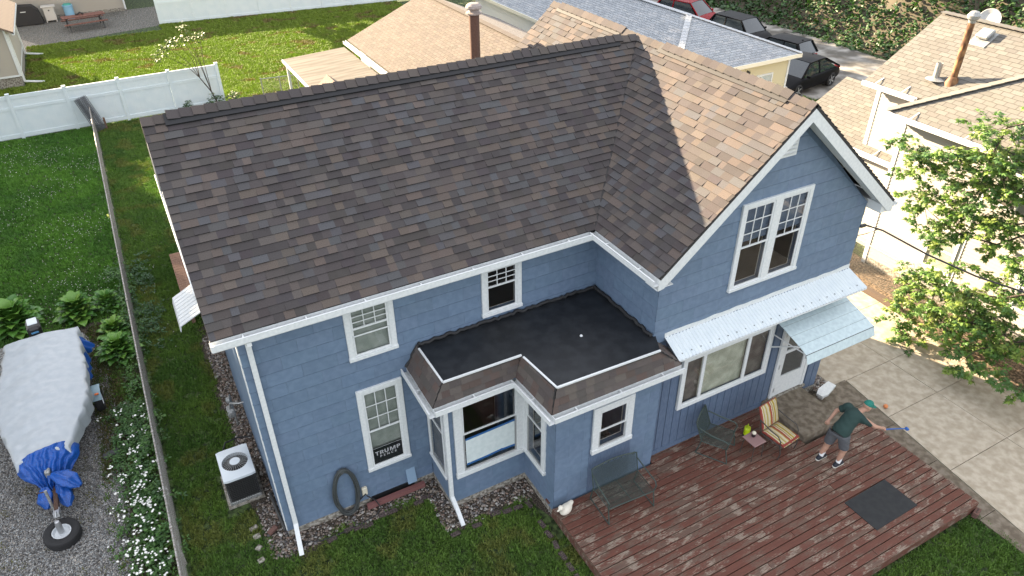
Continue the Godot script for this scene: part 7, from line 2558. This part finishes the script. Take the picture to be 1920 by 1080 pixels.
	wpart(be, "roof", core, mats.tan_shingle)
	for z in [-33.42, -38.9]:
		var mb := MB.new()
		mb.beam(Vector3(-4.58, 2.55, z), Vector3(-4.58, 0.22, z), 0.08, 0.09, Vector3.RIGHT)
		mb.beam(Vector3(-4.58, 0.24, z), Vector3(-3.75, 0.06, z - 0.1), 0.09, 0.07)
		wpart(be, "downspout", mb, mats.white_trim)
	core = MB.new()
	core.beam(Vector3(-4.28, 2.62, -39.9), Vector3(-4.28, 2.62, -32.9), 0.11, 0.11)
	wpart(be, "gutter", core, mats.white_trim)
	# tan house wall behind the gravel patio
	var fh := thing("taupe_house", "taupe lap-sided wall of the house behind the gravel patio", "house", Vector3(-2.5, 0, -50))
	core = MB.new()
	core.box(Vector3(-12, 0, -56), Vector3(1.35, 3.2, -47.95))
	wpart(fh, "wall", core, bs)
	lap_wall(Vector3(-12, 0.2, -47.94), Vector3.RIGHT, 13.35, 3.0, 0.32, bs, fh)
	core = MB.new()
	core.beam(Vector3(1.3, 3.0, -47.85), Vector3(1.3, 0.1, -47.85), 0.1, 0.1, Vector3.BACK)
	wpart(fh, "downspout", core, mats.white_trim)
	core = MB.new()
	for s in [-1.0, 1.0]:
		core.prism(PackedVector2Array([Vector2(-52, 5.4), Vector2(-52 + s * 4.5, 3.2), Vector2(-52 + s * 4.5, 3.1), Vector2(-52, 5.3)]), Transform3D(Basis(Vector3(0, 0, 1), Vector3.UP, Vector3(-1, 0, 0)), Vector3(1.7, 0, 0)), 14.0)
	wpart(fh, "roof", core, mats.tan_shingle)
	core = MB.new()
	core.box(Vector3(-12, -0.02, -47.93), Vector3(1.36, 0.2, -47.9))
	wpart(fh, "foundation", core, mats.concrete)

func make_patio_things() -> void:
	var pt := thing("picnic_table", "reddish wooden picnic table on the gravel patio", "picnic table", Vector3(-1.3, 0, -44.3), 0.13)
	var wood := mat("picnic_wood", lin(0.24, 0.105, 0.075), 0.8, noise_tex(Color(0.6, 0.55, 0.52), Color(1, 1, 1), 0.04, 131, 1.8), Vector3(0.6, 3, 3))
	for i in 5:
		var mb := MB.new()
		mb.bevel(Transform3D(Basis(), Vector3(0, 0.75, -0.32 + i * 0.16)), Vector3(2.45, 0.04, 0.145), 0.006)
		part(pt, "top_plank", mb, wood)
	for s in [-1.0, 1.0]:
		for k in 2:
			var mb := MB.new()
			mb.bevel(Transform3D(Basis(), Vector3(0, 0.44, s * (0.62 + k * 0.14))), Vector3(2.45, 0.04, 0.13), 0.006)
			part(pt, "bench_plank", mb, wood)
		var lg := MB.new()
		lg.beam(Vector3(s * 0.95, 0.73, -0.25), Vector3(s * 0.95, 0.0, -0.72), 0.05, 0.09)
		part(pt, "leg", lg, mats.dark_metal)
		lg = MB.new()
		lg.beam(Vector3(s * 0.95, 0.73, 0.25), Vector3(s * 0.95, 0.0, 0.72), 0.05, 0.09)
		part(pt, "leg", lg, mats.dark_metal)
		lg = MB.new()
		lg.beam(Vector3(s * 0.95, 0.41, -0.78), Vector3(s * 0.95, 0.41, 0.78), 0.05, 0.07)
		part(pt, "cross_beam", lg, mats.dark_metal)
	var hp := thing("black_tool", "small black object lying on the picnic table", "tool", Vector3(-1.45, 0.775, -44.45))
	var hm := MB.new()
	hm.tube([Vector3(-0.25, 0.02, 0), Vector3(-0.1, 0.05, 0.03), Vector3(0.02, 0.14, 0), Vector3(0.12, 0.06, -0.03), Vector3(0.2, 0.03, 0.02)], 0.05, 6)
	part(hp, "body", hm, mats.black_plastic)
	var gr := thing("covered_grill", "grill under a black cover by the taupe wall", "grill", Vector3(-4.45, 0, -47.0))
	var g := MB.new()
	g.prism(PackedVector2Array([Vector2(-0.85, 0.05), Vector2(0.85, 0.05), Vector2(0.74, 0.85), Vector2(0.45, 1.15), Vector2(-0.45, 1.2), Vector2(-0.74, 0.9)]), Transform3D(Basis(), Vector3(0, 0, -0.35)), 0.7)
	part(gr, "cover", g, mat("grill_cover", lin(0.018, 0.018, 0.02), 0.7))
	g = MB.new()
	g.box(Vector3(-0.25, 0.82, 0.352), Vector3(0.05, 0.87, 0.358))
	part(gr, "label_patch", g, mats.white_trim)
	var cb := thing("cabinet", "pale plastic cabinet beside the covered grill", "cabinet", Vector3(-3.15, 0, -47.2))
	g = MB.new()
	g.bevel(Transform3D(Basis(), Vector3(0, 0.50, 0)), Vector3(0.62, 0.80, 0.5), 0.02)
	g.box(Vector3(-0.31, 0, 0.15), Vector3(-0.25, 0.12, 0.25))
	g.box(Vector3(0.25, 0, 0.15), Vector3(0.31, 0.12, 0.25))
	part(cb, "body", g, mat("pale_plastic", lin(0.52, 0.50, 0.46), 0.6))
	g = MB.new()
	g.bevel(Transform3D(Basis(), Vector3(0, 0.94, 0)), Vector3(0.82, 0.07, 0.62), 0.02)
	part(cb, "top", g, mats.pale_plastic)
	g = MB.new()
	g.lathe(Transform3D(Basis(Vector3.RIGHT, PI / 2), Vector3(0, 0.72, 0.25)), [Vector2(0.0001, 0.012), Vector2(0.05, 0.01), Vector2(0.05, 0)], 10)
	part(cb, "emblem", g, mats.dark_metal)
	var bk := thing("blue_barrel", "pale blue barrel with a green lid by the taupe wall", "barrel", Vector3(-2.05, 0, -47.4))
	g = MB.new()
	g.lathe(Transform3D(), [Vector2(0.24, 0.0), Vector2(0.28, 0.1), Vector2(0.29, 0.72), Vector2(0.31, 0.75), Vector2(0.31, 0.85), Vector2(0.26, 0.86)], 20)
	part(bk, "drum", g, mat("barrel_blue", lin(0.22, 0.42, 0.58), 0.5))
	g = MB.new()
	g.lathe(Transform3D(), [Vector2(0.26, 0.86), Vector2(0.22, 0.93), Vector2(0.0001, 0.95)], 20)
	part(bk, "lid", g, mat("lid_green", lin(0.06, 0.32, 0.26), 0.5))

# ------------------------------------------------------------------ trees and plants
func leaf_mesh(kind: String) -> ArrayMesh:
	var mb := MB.new()
	mb.colored = true
	var pg: Array
	if kind == "maple":
		pg = [Vector2(0, 0), Vector2(0.16, 0.10), Vector2(0.46, 0.06), Vector2(0.26, 0.30), Vector2(0.50, 0.58), Vector2(0.18, 0.50), Vector2(0.0, 1.0), Vector2(-0.18, 0.50), Vector2(-0.50, 0.58), Vector2(-0.26, 0.30), Vector2(-0.46, 0.06), Vector2(-0.16, 0.10)]
	elif kind == "ivy":
		pg = [Vector2(0, 0), Vector2(0.4, 0.15), Vector2(0.36, 0.6), Vector2(0, 1.0), Vector2(-0.36, 0.6), Vector2(-0.4, 0.15)]
	else:
		pg = [Vector2(0, 0), Vector2(0.28, 0.3), Vector2(0.2, 0.75), Vector2(0, 1.0), Vector2(-0.2, 0.75), Vector2(-0.28, 0.3)]
	var c := Vector3(0, 0.05, 0.42)
	for i in pg.size():
		var a: Vector2 = pg[i]; var b: Vector2 = pg[(i + 1) % pg.size()]
		mb.tri(c, Vector3(a.x, -0.06 * absf(a.x) * 2.0 - 0.12 * a.y * a.y, a.y), Vector3(b.x, -0.06 * absf(b.x) * 2.0 - 0.12 * b.y * b.y, b.y))
	return mb.mesh(leafmat("leaf", 0.5, 0.55))

func leaf_at(p: Vector3, dir: Vector3, s: float) -> Transform3D:
	var z := dir.normalized()
	var x := Vector3.UP.cross(z)
	if x.length() < 0.05:
		x = Vector3.RIGHT
	x = x.normalized().rotated(z, rng.randf_range(-0.9, 0.9))
	return Transform3D(Basis(x, z.cross(x), z).scaled(Vector3(s, s, s)), p)

func clump(c: Vector3, r: Vector3, sprigs: int, per: int, size: float, pal: Array, xf: Array, cl: Array) -> void:
	for i in sprigs:
		var d := Vector3(rng.randfn(), rng.randfn(), rng.randfn()).normalized()
		var q := c + d * r * pow(rng.randf(), 0.45)
		var out := (d + Vector3(0, 0.15, 0)).normalized()
		var col: Color = pal[rng.randi() % pal.size()]
		for k in per:
			var a := TAU * k / per + rng.randf()
			var side := Vector3(cos(a), rng.randf_range(-0.45, 0.35), sin(a))
			xf.append(leaf_at(q + side * size * 0.25, side + out * 0.35, size * rng.randf_range(0.7, 1.2)))
			cl.append(vary(col, 0.25))

func broad_tree(called: String, label: String, base: Vector3, h: float, crown: Vector3, leaves: int, size: float, pal: Array, group := "") -> void:
	var t := thing(called, label, "tree", base, 0.0, group)
	var mb := MB.new()
	var top := base + Vector3(rng.randf_range(-0.4, 0.4), h * 0.62, rng.randf_range(-0.4, 0.4))
	mb.tube([base - Vector3(0, 0.1, 0), base.lerp(top, 0.4) + Vector3(0.1, 0, 0.05), top], 0.05 + h * 0.022, 9, Color.WHITE, 0.06)
	var xf := []; var cl := []
	for i in 9:
		var a := TAU * i / 9.0 + rng.randf()
		var e := base + Vector3(cos(a) * crown.x * 0.7, h * rng.randf_range(0.5, 0.88), sin(a) * crown.z * 0.7)
		mb.tube([base.lerp(top, rng.randf_range(0.45, 0.9)), base.lerp(top, 0.9).lerp(e, 0.5) + Vector3(0, 0.2, 0), e], 0.02 + h * 0.006, 6, Color.WHITE, 0.02)
	wpart(t, "trunk", mb, mats.bark)
	var per := 5
	for i in 16:
		var d := Vector3(rng.randfn(), rng.randfn() * 0.8, rng.randfn()).normalized() * pow(rng.randf(), 0.4)
		clump(Vector3(0, h - crown.y, 0) + d * crown * 0.72 , crown * 0.36, leaves / 16 / per, per, size, pal, xf, cl)
	copies(t, "crown", leaf_mesh("ivy"), xf, cl).set_meta("kind", "stuff")

func make_right_tree() -> void:
	var t := thing("maple_tree", "light green maple branches overhanging the driveway", "tree", Vector3(19.2, 0, 8.4))
	var pal := [Color(0.10, 0.19, 0.030), Color(0.14, 0.23, 0.036), Color(0.075, 0.16, 0.030), Color(0.18, 0.25, 0.045), Color(0.055, 0.125, 0.028)]
	var tr := MB.new()
	var o := t.position
	tr.tube([Vector3(0, -0.1, 0), Vector3(0.1, 2.0, -0.1), Vector3(0, 3.6, -0.3), Vector3(0.1, 6.5, -0.2), Vector3(0, 9.0, 0)], 0.26, 12, Color.WHITE, 0.08)
	# centre and radius of every spray of leaves
	var blobs := [[17.2, 5.51, 1.47, 0.68], [17, 4.83, 1.47, 0.68], [17.3, 4.79, 1.87, 0.76], [17.1, 4.14, 1.86, 0.84], [16.8, 4.62, 1.15, 0.45], [16.6, 4.64, 0.73, 0.53], [16.5, 4.46, 0.21, 0.49], [16.4, 4.52, -0.26, 0.34], [16.4, 4.7, -0.55, 0.19], [16.6, 4.17, 0.6, 0.38], [16.9, 4.1, 1.47, 0.61], [16.7, 3.58, 1.31, 0.64], [16.5, 3.66, 0.71, 0.34], [16.4, 3.41, 0.26, 0.31], [16.5, 3.25, 0.62, 0.37], [16.6, 3.01, 1.15, 0.46], [16.9, 3.33, 1.82, 0.69], [17.1, 3.37, 2.34, 0.69], [16.5, 2.63, 0.99, 0.31], [16.7, 2.88, 1.56, 0.4], [17, 2.88, 2.33, 0.43], [16.4, 4.02, 0.13, 0.12], [16.4, 3.96, -0.11, 0.15], [16.5, 2.55, 1.24, 0.22], [16.1, 1.28, 1.05, 0.47], [16.1, 1.34, 1.57, 0.59], [15.9, 0.7, 1.23, 0.4], [15.7, 0.4, 1.33, 0.28], [16.2, 1.67, 2.05, 0.62], [16.3, 1.83, 2.63, 0.69], [16.5, 2, 3.17, 0.76], [16, 0.98, 2.14, 0.62], [16.15, 1.13, 2.71, 0.69], [16.3, 1.3, 3.3, 0.76], [16.4, 1.13, 3.82, 0.46], [15.85, 0.7, 2.64, 0.43], [16, 0.8, 3.35, 0.52], [15.5, 0.3, 1.91, 0.31], [15.4, 0.3, 1.75, 0.16], [15.2, 0.72, 3.37, 0.39], [15.2, 0.79, 3.68, 0.3], [16.6, 2.83, 2.99, 0.45], [15.2, 0.74, 4.47, 0.23], [15.3, 0.8, 4.72, 0.26], [16.2, 0.96, 3.69, 0.46], [16.2, 1.85, 1.09, 0.22], [16.3, 1.94, 1.6, 0.28], [16.4, 2.34, 2.24, 0.24], [17.6, 6.2, 2.6, 0.9], [17.8, 5.2, 3.4, 1], [17.4, 4.2, 3.6, 0.9], [16.6, 3.2, 4.6, 0.9], [17.6, 3.6, 5.2, 1.1], [18.2, 5.4, 5.6, 1.4], [18.6, 7.2, 6.6, 1.7], [19.4, 8.2, 8.6, 2], [20.2, 6.8, 10.2, 1.7], [17.6, 7, 8.4, 1.6], [16.4, 2.3, 4.9, 0.7]]
	var xf := []; var cl := []
	for b in blobs:
		var c := Vector3(b[0], b[1], b[2]) - o
		# sprays: twigs that carry rosettes of leaves
		for k in int(b[3] * b[3] * 62.0 + 4.0):
			var d := Vector3(rng.randfn(), rng.randfn() * 0.45 - 0.1, rng.randfn()).normalized()
			var p0: Vector3 = c + Vector3(rng.randfn(), rng.randfn() * 0.5, rng.randfn()) * b[3] * 0.34
			var tw: float = rng.randf_range(0.18, 0.36) + b[3] * 0.25
			var p1: Vector3 = p0 + d * tw + Vector3(0, -0.06, 0)
			tr.tube([p0, p0.lerp(p1, 0.5) + Vector3(0, 0.02, 0), p1], 0.005, 3, Color.WHITE, 0.002)
			var col: Color = pal[rng.randi() % pal.size()]
			for q in [[1.0, 6], [0.72, 3], [0.45, 3]]:
				for m in q[1]:
					var a: float = TAU * m / q[1] + rng.randf() * 0.9
					var side := Vector3(cos(a), rng.randf_range(-0.7, 0.15), sin(a))
					xf.append(leaf_at(p0.lerp(p1, q[0]) + side * 0.02, side + d * 0.45, rng.randf_range(0.09, 0.155)))
					cl.append(vary(col, 0.25))
	for L in [[Vector3(0, 5.4, -0.2), [53, 48, 0, 1, 4, 5, 6, 7, 8]], [Vector3(0, 4.4, -0.2), [52, 49, 2, 3, 10, 9]], [Vector3(0, 3.8, -0.2), [52, 50, 17, 16, 11, 12, 13]], [Vector3(0, 3.4, -0.2), [50, 20, 19, 15, 14, 18]], [Vector3(0, 2.9, -0.2), [58, 51, 30, 29, 28, 25, 24, 26]], [Vector3(0, 2.6, -0.2), [58, 34, 33, 32, 31, 35, 37]], [Vector3(0, 2.5, -0.2), [44, 36, 39]], [Vector3(0.1, 6.5, -0.2), [54, 53]]]:
		var pts: Array = [L[0]]
		for i in L[1]:
			pts.append(Vector3(blobs[i][0], blobs[i][1] - 0.05, blobs[i][2]) - o)
		tr.tube(pts, 0.035, 7, Color.WHITE, 0.006)
	part(t, "trunk", tr, mats.bark)
	copies(t, "crown", leaf_mesh("maple"), xf, cl).set_meta("kind", "stuff")

func make_plants() -> void:
	var pal := [Color(0.030, 0.075, 0.016), Color(0.045, 0.10, 0.02), Color(0.022, 0.058, 0.014)]
	# trees outside the frame whose shade lies on the yards
	var i := 0
	for q in [[-12.6, -9.5, 12.0], [-12.9, -15.0, 14.0], [-12.6, -20.5, 15.0], [-12.9, -26.0, 15.5], [-13.6, -31.5, 15.5], [-14.6, -37.0, 15.0], [-14.2, -42.5, 15.0], [-12.5, -4.5, 9.0]]:
		broad_tree("shade_tree", "tall dense tree left of the boat yard", Vector3(q[0], 0, q[1]), q[2], Vector3(3.8, q[2] * 0.42, 4.0), 7500, 0.58, pal, "trees left of the boat yard")
	for q in [[6.6, -47, 18.0], [10.2, -47.5, 18.5], [13.4, -48, 16.0], [16.5, -49, 15.0], [21.5, -49.5, 16.0], [26.5, -50, 15.0], [31.5, -49, 13.0]]:
		broad_tree("shade_tree", "tall dense tree beyond the far white fence", Vector3(q[0], 0, q[1]), q[2], Vector3(3.9, q[2] * 0.42, 3.9), 5200, 0.55, pal, "trees beyond the far white fence")
	# ivy bank along the alley
	var bank := thing("ivy_hedge", "overgrown dark green hedge bank along the alley", "hedge", Vector3(40, 0, -18))
	var fn := FastNoiseLite.new()
	fn.seed = 15; fn.frequency = 0.35
	var hgt := func(x: float, z: float) -> float:
		var f := clampf((x - 35.6) / 5.0, 0.0, 1.0)
		return smoothstep(0.0, 1.0, f) * (3.4 + 1.6 * fn.get_noise_2d(x * 0.6, z * 0.6)) + 0.55 * fn.get_noise_2d(x * 2.0, z * 2.0) * f
	var rows := []
	for a in 60:
		var row := []
		for b in 24:
			var x := 35.6 + b * 0.6; var z := -48.0 + a * 0.9
			row.append(Vector3(x, hgt.call(x, z) - 0.12, z))
		rows.append(row)
	var mb := MB.new()
	mb.grid(rows)
	wpart(bank, "bank", mb, mat("bank_soil", lin(0.07, 0.06, 0.04), 0.98))
	var xf := []; var cl := []
	var ip := [Color(0.025, 0.065, 0.016), Color(0.040, 0.095, 0.020), Color(0.018, 0.048, 0.014), Color(0.060, 0.125, 0.022)]
	for k in 30000:
		var x := 35.5 + pow(rng.randf(), 0.8) * 9.0
		var z := rng.randf_range(-40.0, -4.0)
		var y: float = hgt.call(x, z)
		var v := 0.25 * fn.get_noise_2d(x * 5.0, z * 5.0)
		xf.append(leaf_at(Vector3(x, y + v + rng.randf_range(-0.08, 0.16), z) - bank.position, Vector3(-0.6 + rng.randf_range(-0.7, 0.7), rng.randf_range(-0.5, 0.6), rng.randf_range(-0.7, 0.9)), rng.randf_range(0.13, 0.26)))
		var n := clampf(fn.get_noise_2d(x * 1.5 + 50.0, z * 1.5) * 2.0 + 1.2, 0.0, 3.0)
		cl.append(vary(ip[clampi(int(n + rng.randf_range(-0.6, 0.9)), 0, 3)], 0.3))
	copies(bank, "leaves", leaf_mesh("ivy"), xf, cl).set_meta("kind", "stuff")
	# grass and shrubs at the foot of the bank
	# sapling by the white fence
	var sp := thing("sapling", "thin leaning sapling with yellow green leaves by the white fence", "tree", Vector3(3.32, 0, -25.2))
	mb = MB.new()
	var tips := [Vector3(-0.75, 3.85, 0.1), Vector3(-1.65, 3.15, 0.0), Vector3(-0.15, 3.35, 0.15), Vector3(-0.55, 3.4, 0.2), Vector3(-1.2, 3.3, -0.1), Vector3(-1.9, 2.8, 0.1), Vector3(-0.9, 3.3, 0.1)]
	mb.tube([Vector3(0, 0, 0), Vector3(-0.2, 0.8, 0), Vector3(-0.55, 1.5, 0.03)], 0.035, 7, Color.WHITE, 0.022)
	for tp in tips:
		mb.tube([Vector3(-0.2, 0.8, 0) if tp.x > -0.8 else Vector3(-0.55, 1.5, 0.03), Vector3(-0.3, 1.6, 0).lerp(tp, 0.4), tp], 0.018, 5, Color.WHITE, 0.005)
	part(sp, "trunk", mb, mats.bark)
	xf = []; cl = []
	for tp in tips:
		clump(tp + Vector3(0, -0.1, 0), Vector3(0.30, 0.24, 0.30), 14, 4, 0.15, [Color(0.10, 0.14, 0.018), Color(0.07, 0.115, 0.018), Color(0.12, 0.15, 0.024)], xf, cl)
	copies(sp, "crown", leaf_mesh("oval"), xf, cl).set_meta("kind", "stuff")
	# small dark shrubs at the fence foot
	for q in [[3.2, -25.1, 0.42, "low leafy bush at the foot of the leaning sapling"], [4.0, -25.3, 0.32, "low leafy bush outside the white fence end post"], [2.0, -25.15, 0.22, "narrow dark shrub against the white fence"]]:
		var bu := thing("bush", q[3], "bush", Vector3(q[0], 0, q[1]))
		xf = []; cl = []
		clump(Vector3(0, q[2] * 0.9, 0), Vector3(q[2], q[2] * (1.0 if q[2] > 0.3 else 2.6), q[2]), 70, 4, 0.10, [Color(0.03, 0.07, 0.02), Color(0.05, 0.10, 0.02)], xf, cl)
		copies(bu, "leaves", leaf_mesh("oval"), xf, cl).set_meta("kind", "stuff")
		mb = MB.new()
		for k in 4:
			mb.tube([Vector3(0, 0, 0), Vector3(rng.randf_range(-0.1, 0.1), q[2] * 1.4, rng.randf_range(-0.1, 0.1))], 0.008, 4)
		part(bu, "stems", mb, mats.bark)
	# hostas: every leaf is a piece
	var hm := MB.new()
	hm.colored = true
	var hr := []
	for a in 6:
		var f := a / 5.0
		var w := 0.36 * sin(PI * pow(f, 0.8)) + 0.005
		hr.append([Vector3(-w, 0.30 * sin(f * 2.6) - 0.05 + 0.05, f), Vector3(-w * 0.5, 0.30 * sin(f * 2.6) - 0.02, f), Vector3(0, 0.30 * sin(f * 2.6) - 0.06, f), Vector3(w * 0.5, 0.30 * sin(f * 2.6) - 0.02, f), Vector3(w, 0.30 * sin(f * 2.6), f)])
	hm.grid(hr)
	var hk := [[-4.72, -10.35, 0.78, 90, "large hosta with glossy leaves beside the outboard motor"], [-3.22, -10.1, 0.62, 75, "bright rounded hosta between the boat stern and the fence"], [-2.36, -7.7, 0.58, 75, "dense hosta spilling through the chain link fence"], [-2.42, -8.75, 0.46, 50, "smaller yellow-green hosta next to the dense fence hosta"], [-2.45, -10.2, 0.5, 50, "leafy hosta at the fence beyond the rounded hosta"]]
	var hmats := []
	for k in 4:
		var m := mat("hosta_%d" % k, [lin(0.075, 0.19, 0.032), lin(0.12, 0.25, 0.04), lin(0.055, 0.15, 0.03), lin(0.16, 0.27, 0.05)][k], 0.4)
		m.backlight_enabled = true
		m.backlight = lin(0.06, 0.12, 0.01)
		hmats.append(hm.mesh(m))
	for q in hk:
		var ho := thing("hosta", q[4], "plant", Vector3(q[0], 0, q[1]))
		for k in q[3]:
			var a: float = k * 2.399 + rng.randf() * 0.3
			var lev: float = float(k) / q[3]
			var o := MeshInstance3D.new()
			o.name = "leaf"
			o.mesh = hmats[clampi(int(rng.randf_range(0, 2.4)) + (1 if "yellow" in q[4] or "bright" in q[4] else 0), 0, 3)]
			var s: float = q[2] * rng.randf_range(0.45, 0.70)
			o.transform = Transform3D(Basis(Vector3.UP, a) * Basis(Vector3.RIGHT, lerpf(0.1, -0.75, lev)).scaled_local(Vector3(s * 0.95, s, s)), Vector3(sin(a), 0, cos(a)) * q[2] * lerpf(0.45, 0.05, lev) + Vector3(0, lerpf(0.05, 0.42, lev) * q[2] / 0.6, 0))
			ho.add_child(o, true)
	# weeds and creepers on the fence line
	xf = []; cl = []
	for k in 90:
		var z := rng.randf_range(-12.5, 1.5)
		clump(Vector3(-2.1 + rng.randf_range(-0.35, 0.3), rng.randf_range(0.08, 0.3), z), Vector3(0.22, 0.2, 0.22), 7, 4, 0.085, [Color(0.05, 0.13, 0.025), Color(0.07, 0.16, 0.03), Color(0.035, 0.095, 0.022)], xf, cl)
	for k in 40:
		clump(Vector3(-1.6 + rng.randf_range(-0.3, 0.3), 0.12, rng.randf_range(-13.0, -7.5)), Vector3(0.25, 0.12, 0.25), 8, 4, 0.07, [Color(0.04, 0.11, 0.03), Color(0.03, 0.08, 0.03)], xf, cl)
	var wd := copies(self, "fence_weeds", leaf_mesh("oval"), xf, cl)
	wd.set_meta("kind", "stuff"); wd.set_meta("label", "leafy weeds and creepers along the chain link fence"); wd.set_meta("category", "weeds")
	# white flowers on stems
	var fl := MB.new()
	fl.colored = true
	for k in 7:
		var a := TAU * k / 7.0
		var d := Vector3(cos(a), 0.12, sin(a))
		var s := Vector3(-sin(a), 0, cos(a)) * 0.30
		fl.quad(Vector3.ZERO, d * 0.5 - s, d, d * 0.5 + s)
	xf = []
	var st := []
	for k in 230:
		var z := rng.randf_range(-5.2, 2.2)
		if rng.randf() < 0.5:
			z = rng.randf_range(-3.2, 1.8)
		var x := -2.45 + rng.randfn() * 0.24 - 0.06 * (z + 2.0) * 0.3
		x = clampf(x, -3.0, -1.93)
		var y := rng.randf_range(0.16, 0.40)
		for j in rng.randi_range(1, 4):
			var s := rng.randf_range(0.014, 0.026)
			xf.append(Transform3D(Basis.from_euler(Vector3(rng.randf_range(-0.5, 0.5), rng.randf() * 6.0, rng.randf_range(-0.5, 0.5))).scaled(Vector3(s, s, s) * 1.25), Vector3(x + rng.randf_range(-0.05, 0.05), y + rng.randf_range(-0.02, 0.03), z + rng.randf_range(-0.05, 0.05))))
		st.append(Transform3D(Basis().scaled(Vector3(1, y, 1)), Vector3(x, 0, z)))
	var fo := Node3D.new()
	fo.name = "white_flowers"
	add_child(fo)
	fo.set_meta("kind", "stuff"); fo.set_meta("label", "white flowers on stems between the gravel and the fence"); fo.set_meta("category", "flowers")
	copies(fo, "petals", fl.mesh(mat("petal", lin(0.78, 0.78, 0.74), 0.7)), xf)
	var sm := MB.new()
	sm.tube([Vector3.ZERO, Vector3(0.02, 0.5, 0.01), Vector3(0, 1.0, 0)], 0.004, 3)
	copies(fo, "stems", sm.mesh(mat("stem", lin(0.05, 0.10, 0.025), 0.7)), st)
	xf = []; cl = []
	for k in 260:
		var z := rng.randf_range(-5.5, 2.4)
		clump(Vector3(clampf(-2.4 + rng.randfn() * 0.22, -2.9, -1.95), 0.12, z), Vector3(0.12, 0.12, 0.12), 5, 4, 0.075, [Color(0.035, 0.095, 0.022), Color(0.055, 0.13, 0.026)], xf, cl)
	copies(fo, "leaves", leaf_mesh("oval"), xf, cl)
	# dry weeds on the gravel edge
	xf = []; cl = []
	for k in 700:
		var z := rng.randf_range(-9.4, -3.2)
		xf.append(Transform3D(Basis(Vector3.UP, rng.randf() * TAU).scaled(Vector3.ONE * rng.randf_range(0.8, 1.5)), Vector3(rng.randf_range(-3.05, -2.45), 0.0, z)))
		cl.append(vary([Color(0.15, 0.115, 0.05), Color(0.10, 0.10, 0.03), Color(0.06, 0.085, 0.02)][rng.randi() % 3], 0.3))
	for k in 60:
		xf.append(Transform3D(Basis(Vector3.UP, rng.randf() * TAU).scaled(Vector3.ONE * rng.randf_range(0.8, 1.3)), Vector3(rng.randf_range(-5.4, -2.8), 0.0, rng.randf_range(-4.5, 0.0))))
		cl.append(vary(Color(0.16, 0.15, 0.05), 0.3))
	var dw := copies(self, "dry_weeds", tuft_mesh(9, 12, 0.10, 0.06), xf, cl)
	dw.set_meta("kind", "stuff"); dw.set_meta("label", "dry yellow weeds on the gravel edge by the boat"); dw.set_meta("category", "weeds")

func make_wires() -> void:
	var w := thing("service_cable", "black overhead cable from the house corner to the right", "cable", Vector3(GX, 4.5, WZ))
	var mb := MB.new()
	var pts := [Vector3(GX + 0.12, 4.5, WZ + 0.03), Vector3(12.48, 4.42, 2.2), Vector3(12.67, 4.28, 3.15), Vector3(12.87, 4.22, 4.05), Vector3(13.08, 4.25, 4.85), Vector3(13.3, 4.38, 5.7), Vector3(14.4, 5.3, 9.5), Vector3(16.5, 7.4, 16.0)]
	mb.tube(pts, 0.018, 6)
	wpart(w, "cable", mb, mats.black_plastic)
	mb = MB.new()
	pts = []
	for i in 12:
		var f := i / 11.0
		pts.append(Vector3(GX + 0.02, 4.1, WZ - 0.5).lerp(Vector3(12.46, 4.42, 2.12), f) - Vector3(0, 0.12 * sin(PI * f), 0))
	mb.tube(pts, 0.008, 5)
	wpart(w, "drip_loop", mb, mats.black_plastic)

# ------------------------------------------------------------------
func _ready() -> void:
	rng.seed = 2024
	var cam := Camera3D.new()
	cam.name = "camera"
	add_child(cam)
	cam.position = CAM
	cam.rotation_order = EULER_ORDER_YXZ
	cam.rotation_degrees = Vector3(-33.961, -28.2976, -0.6437)
	cam.fov = 42.8288
	cam.near = 0.1
	cam.far = 600.0
	cam.current = true
	var env := Environment.new()
	env.background_mode = Environment.BG_SKY
	var sky := Sky.new()
	var sm := ProceduralSkyMaterial.new()
	sm.sky_top_color = Color(0.79, 0.80, 0.83)
	sm.sky_horizon_color = Color(0.87, 0.91, 0.95)
	sm.sky_curve = 0.18
	sm.ground_bottom_color = Color(0.30, 0.32, 0.28)
	sm.ground_energy_multiplier = 0.40
	sm.ground_horizon_color = Color(0.70, 0.74, 0.76)
	sm.sky_energy_multiplier = 0.66
	sky.sky_material = sm
	env.sky = sky
	env.tonemap_mode = Environment.TONE_MAPPER_LINEAR
	env.tonemap_exposure = 7.4
	env.sdfgi_enabled = true
	env.ssao_enabled = true
	env.ssil_enabled = true
	var we := WorldEnvironment.new()
	we.name = "environment"
	we.environment = env
	add_child(we)
	var sun := DirectionalLight3D.new()
	sun.name = "sun"
	add_child(sun)
	sun.look_at_from_position(Vector3.ZERO, Vector3(1.12, -1.0, 2.69))
	sun.light_color = Color(1.0, 0.90, 0.76)
	sun.light_energy = 1.6
	sun.light_angular_distance = 0.5
	sun.shadow_enabled = true
	make_materials()
	make_ground()
	make_paving()
	house = thing("blue_house", "blue two-storey house with brown shingle roof and white trim", "house", Vector3(6.0, 0, -1.5))
	house_walls()
	house_roof()
	house_trim()
	porch_roof()
	awnings()
	add_windows()
	house_extras()
	make_deck()
	make_right_house()
	make_back_houses()
	make_fences()
	make_cars()
	make_side_things()
	make_furniture()
	make_boat()
	make_person()
	make_patio_things()
	make_right_tree()
	make_plants()
	make_wires()
	make_lawn()
	make_rocks()
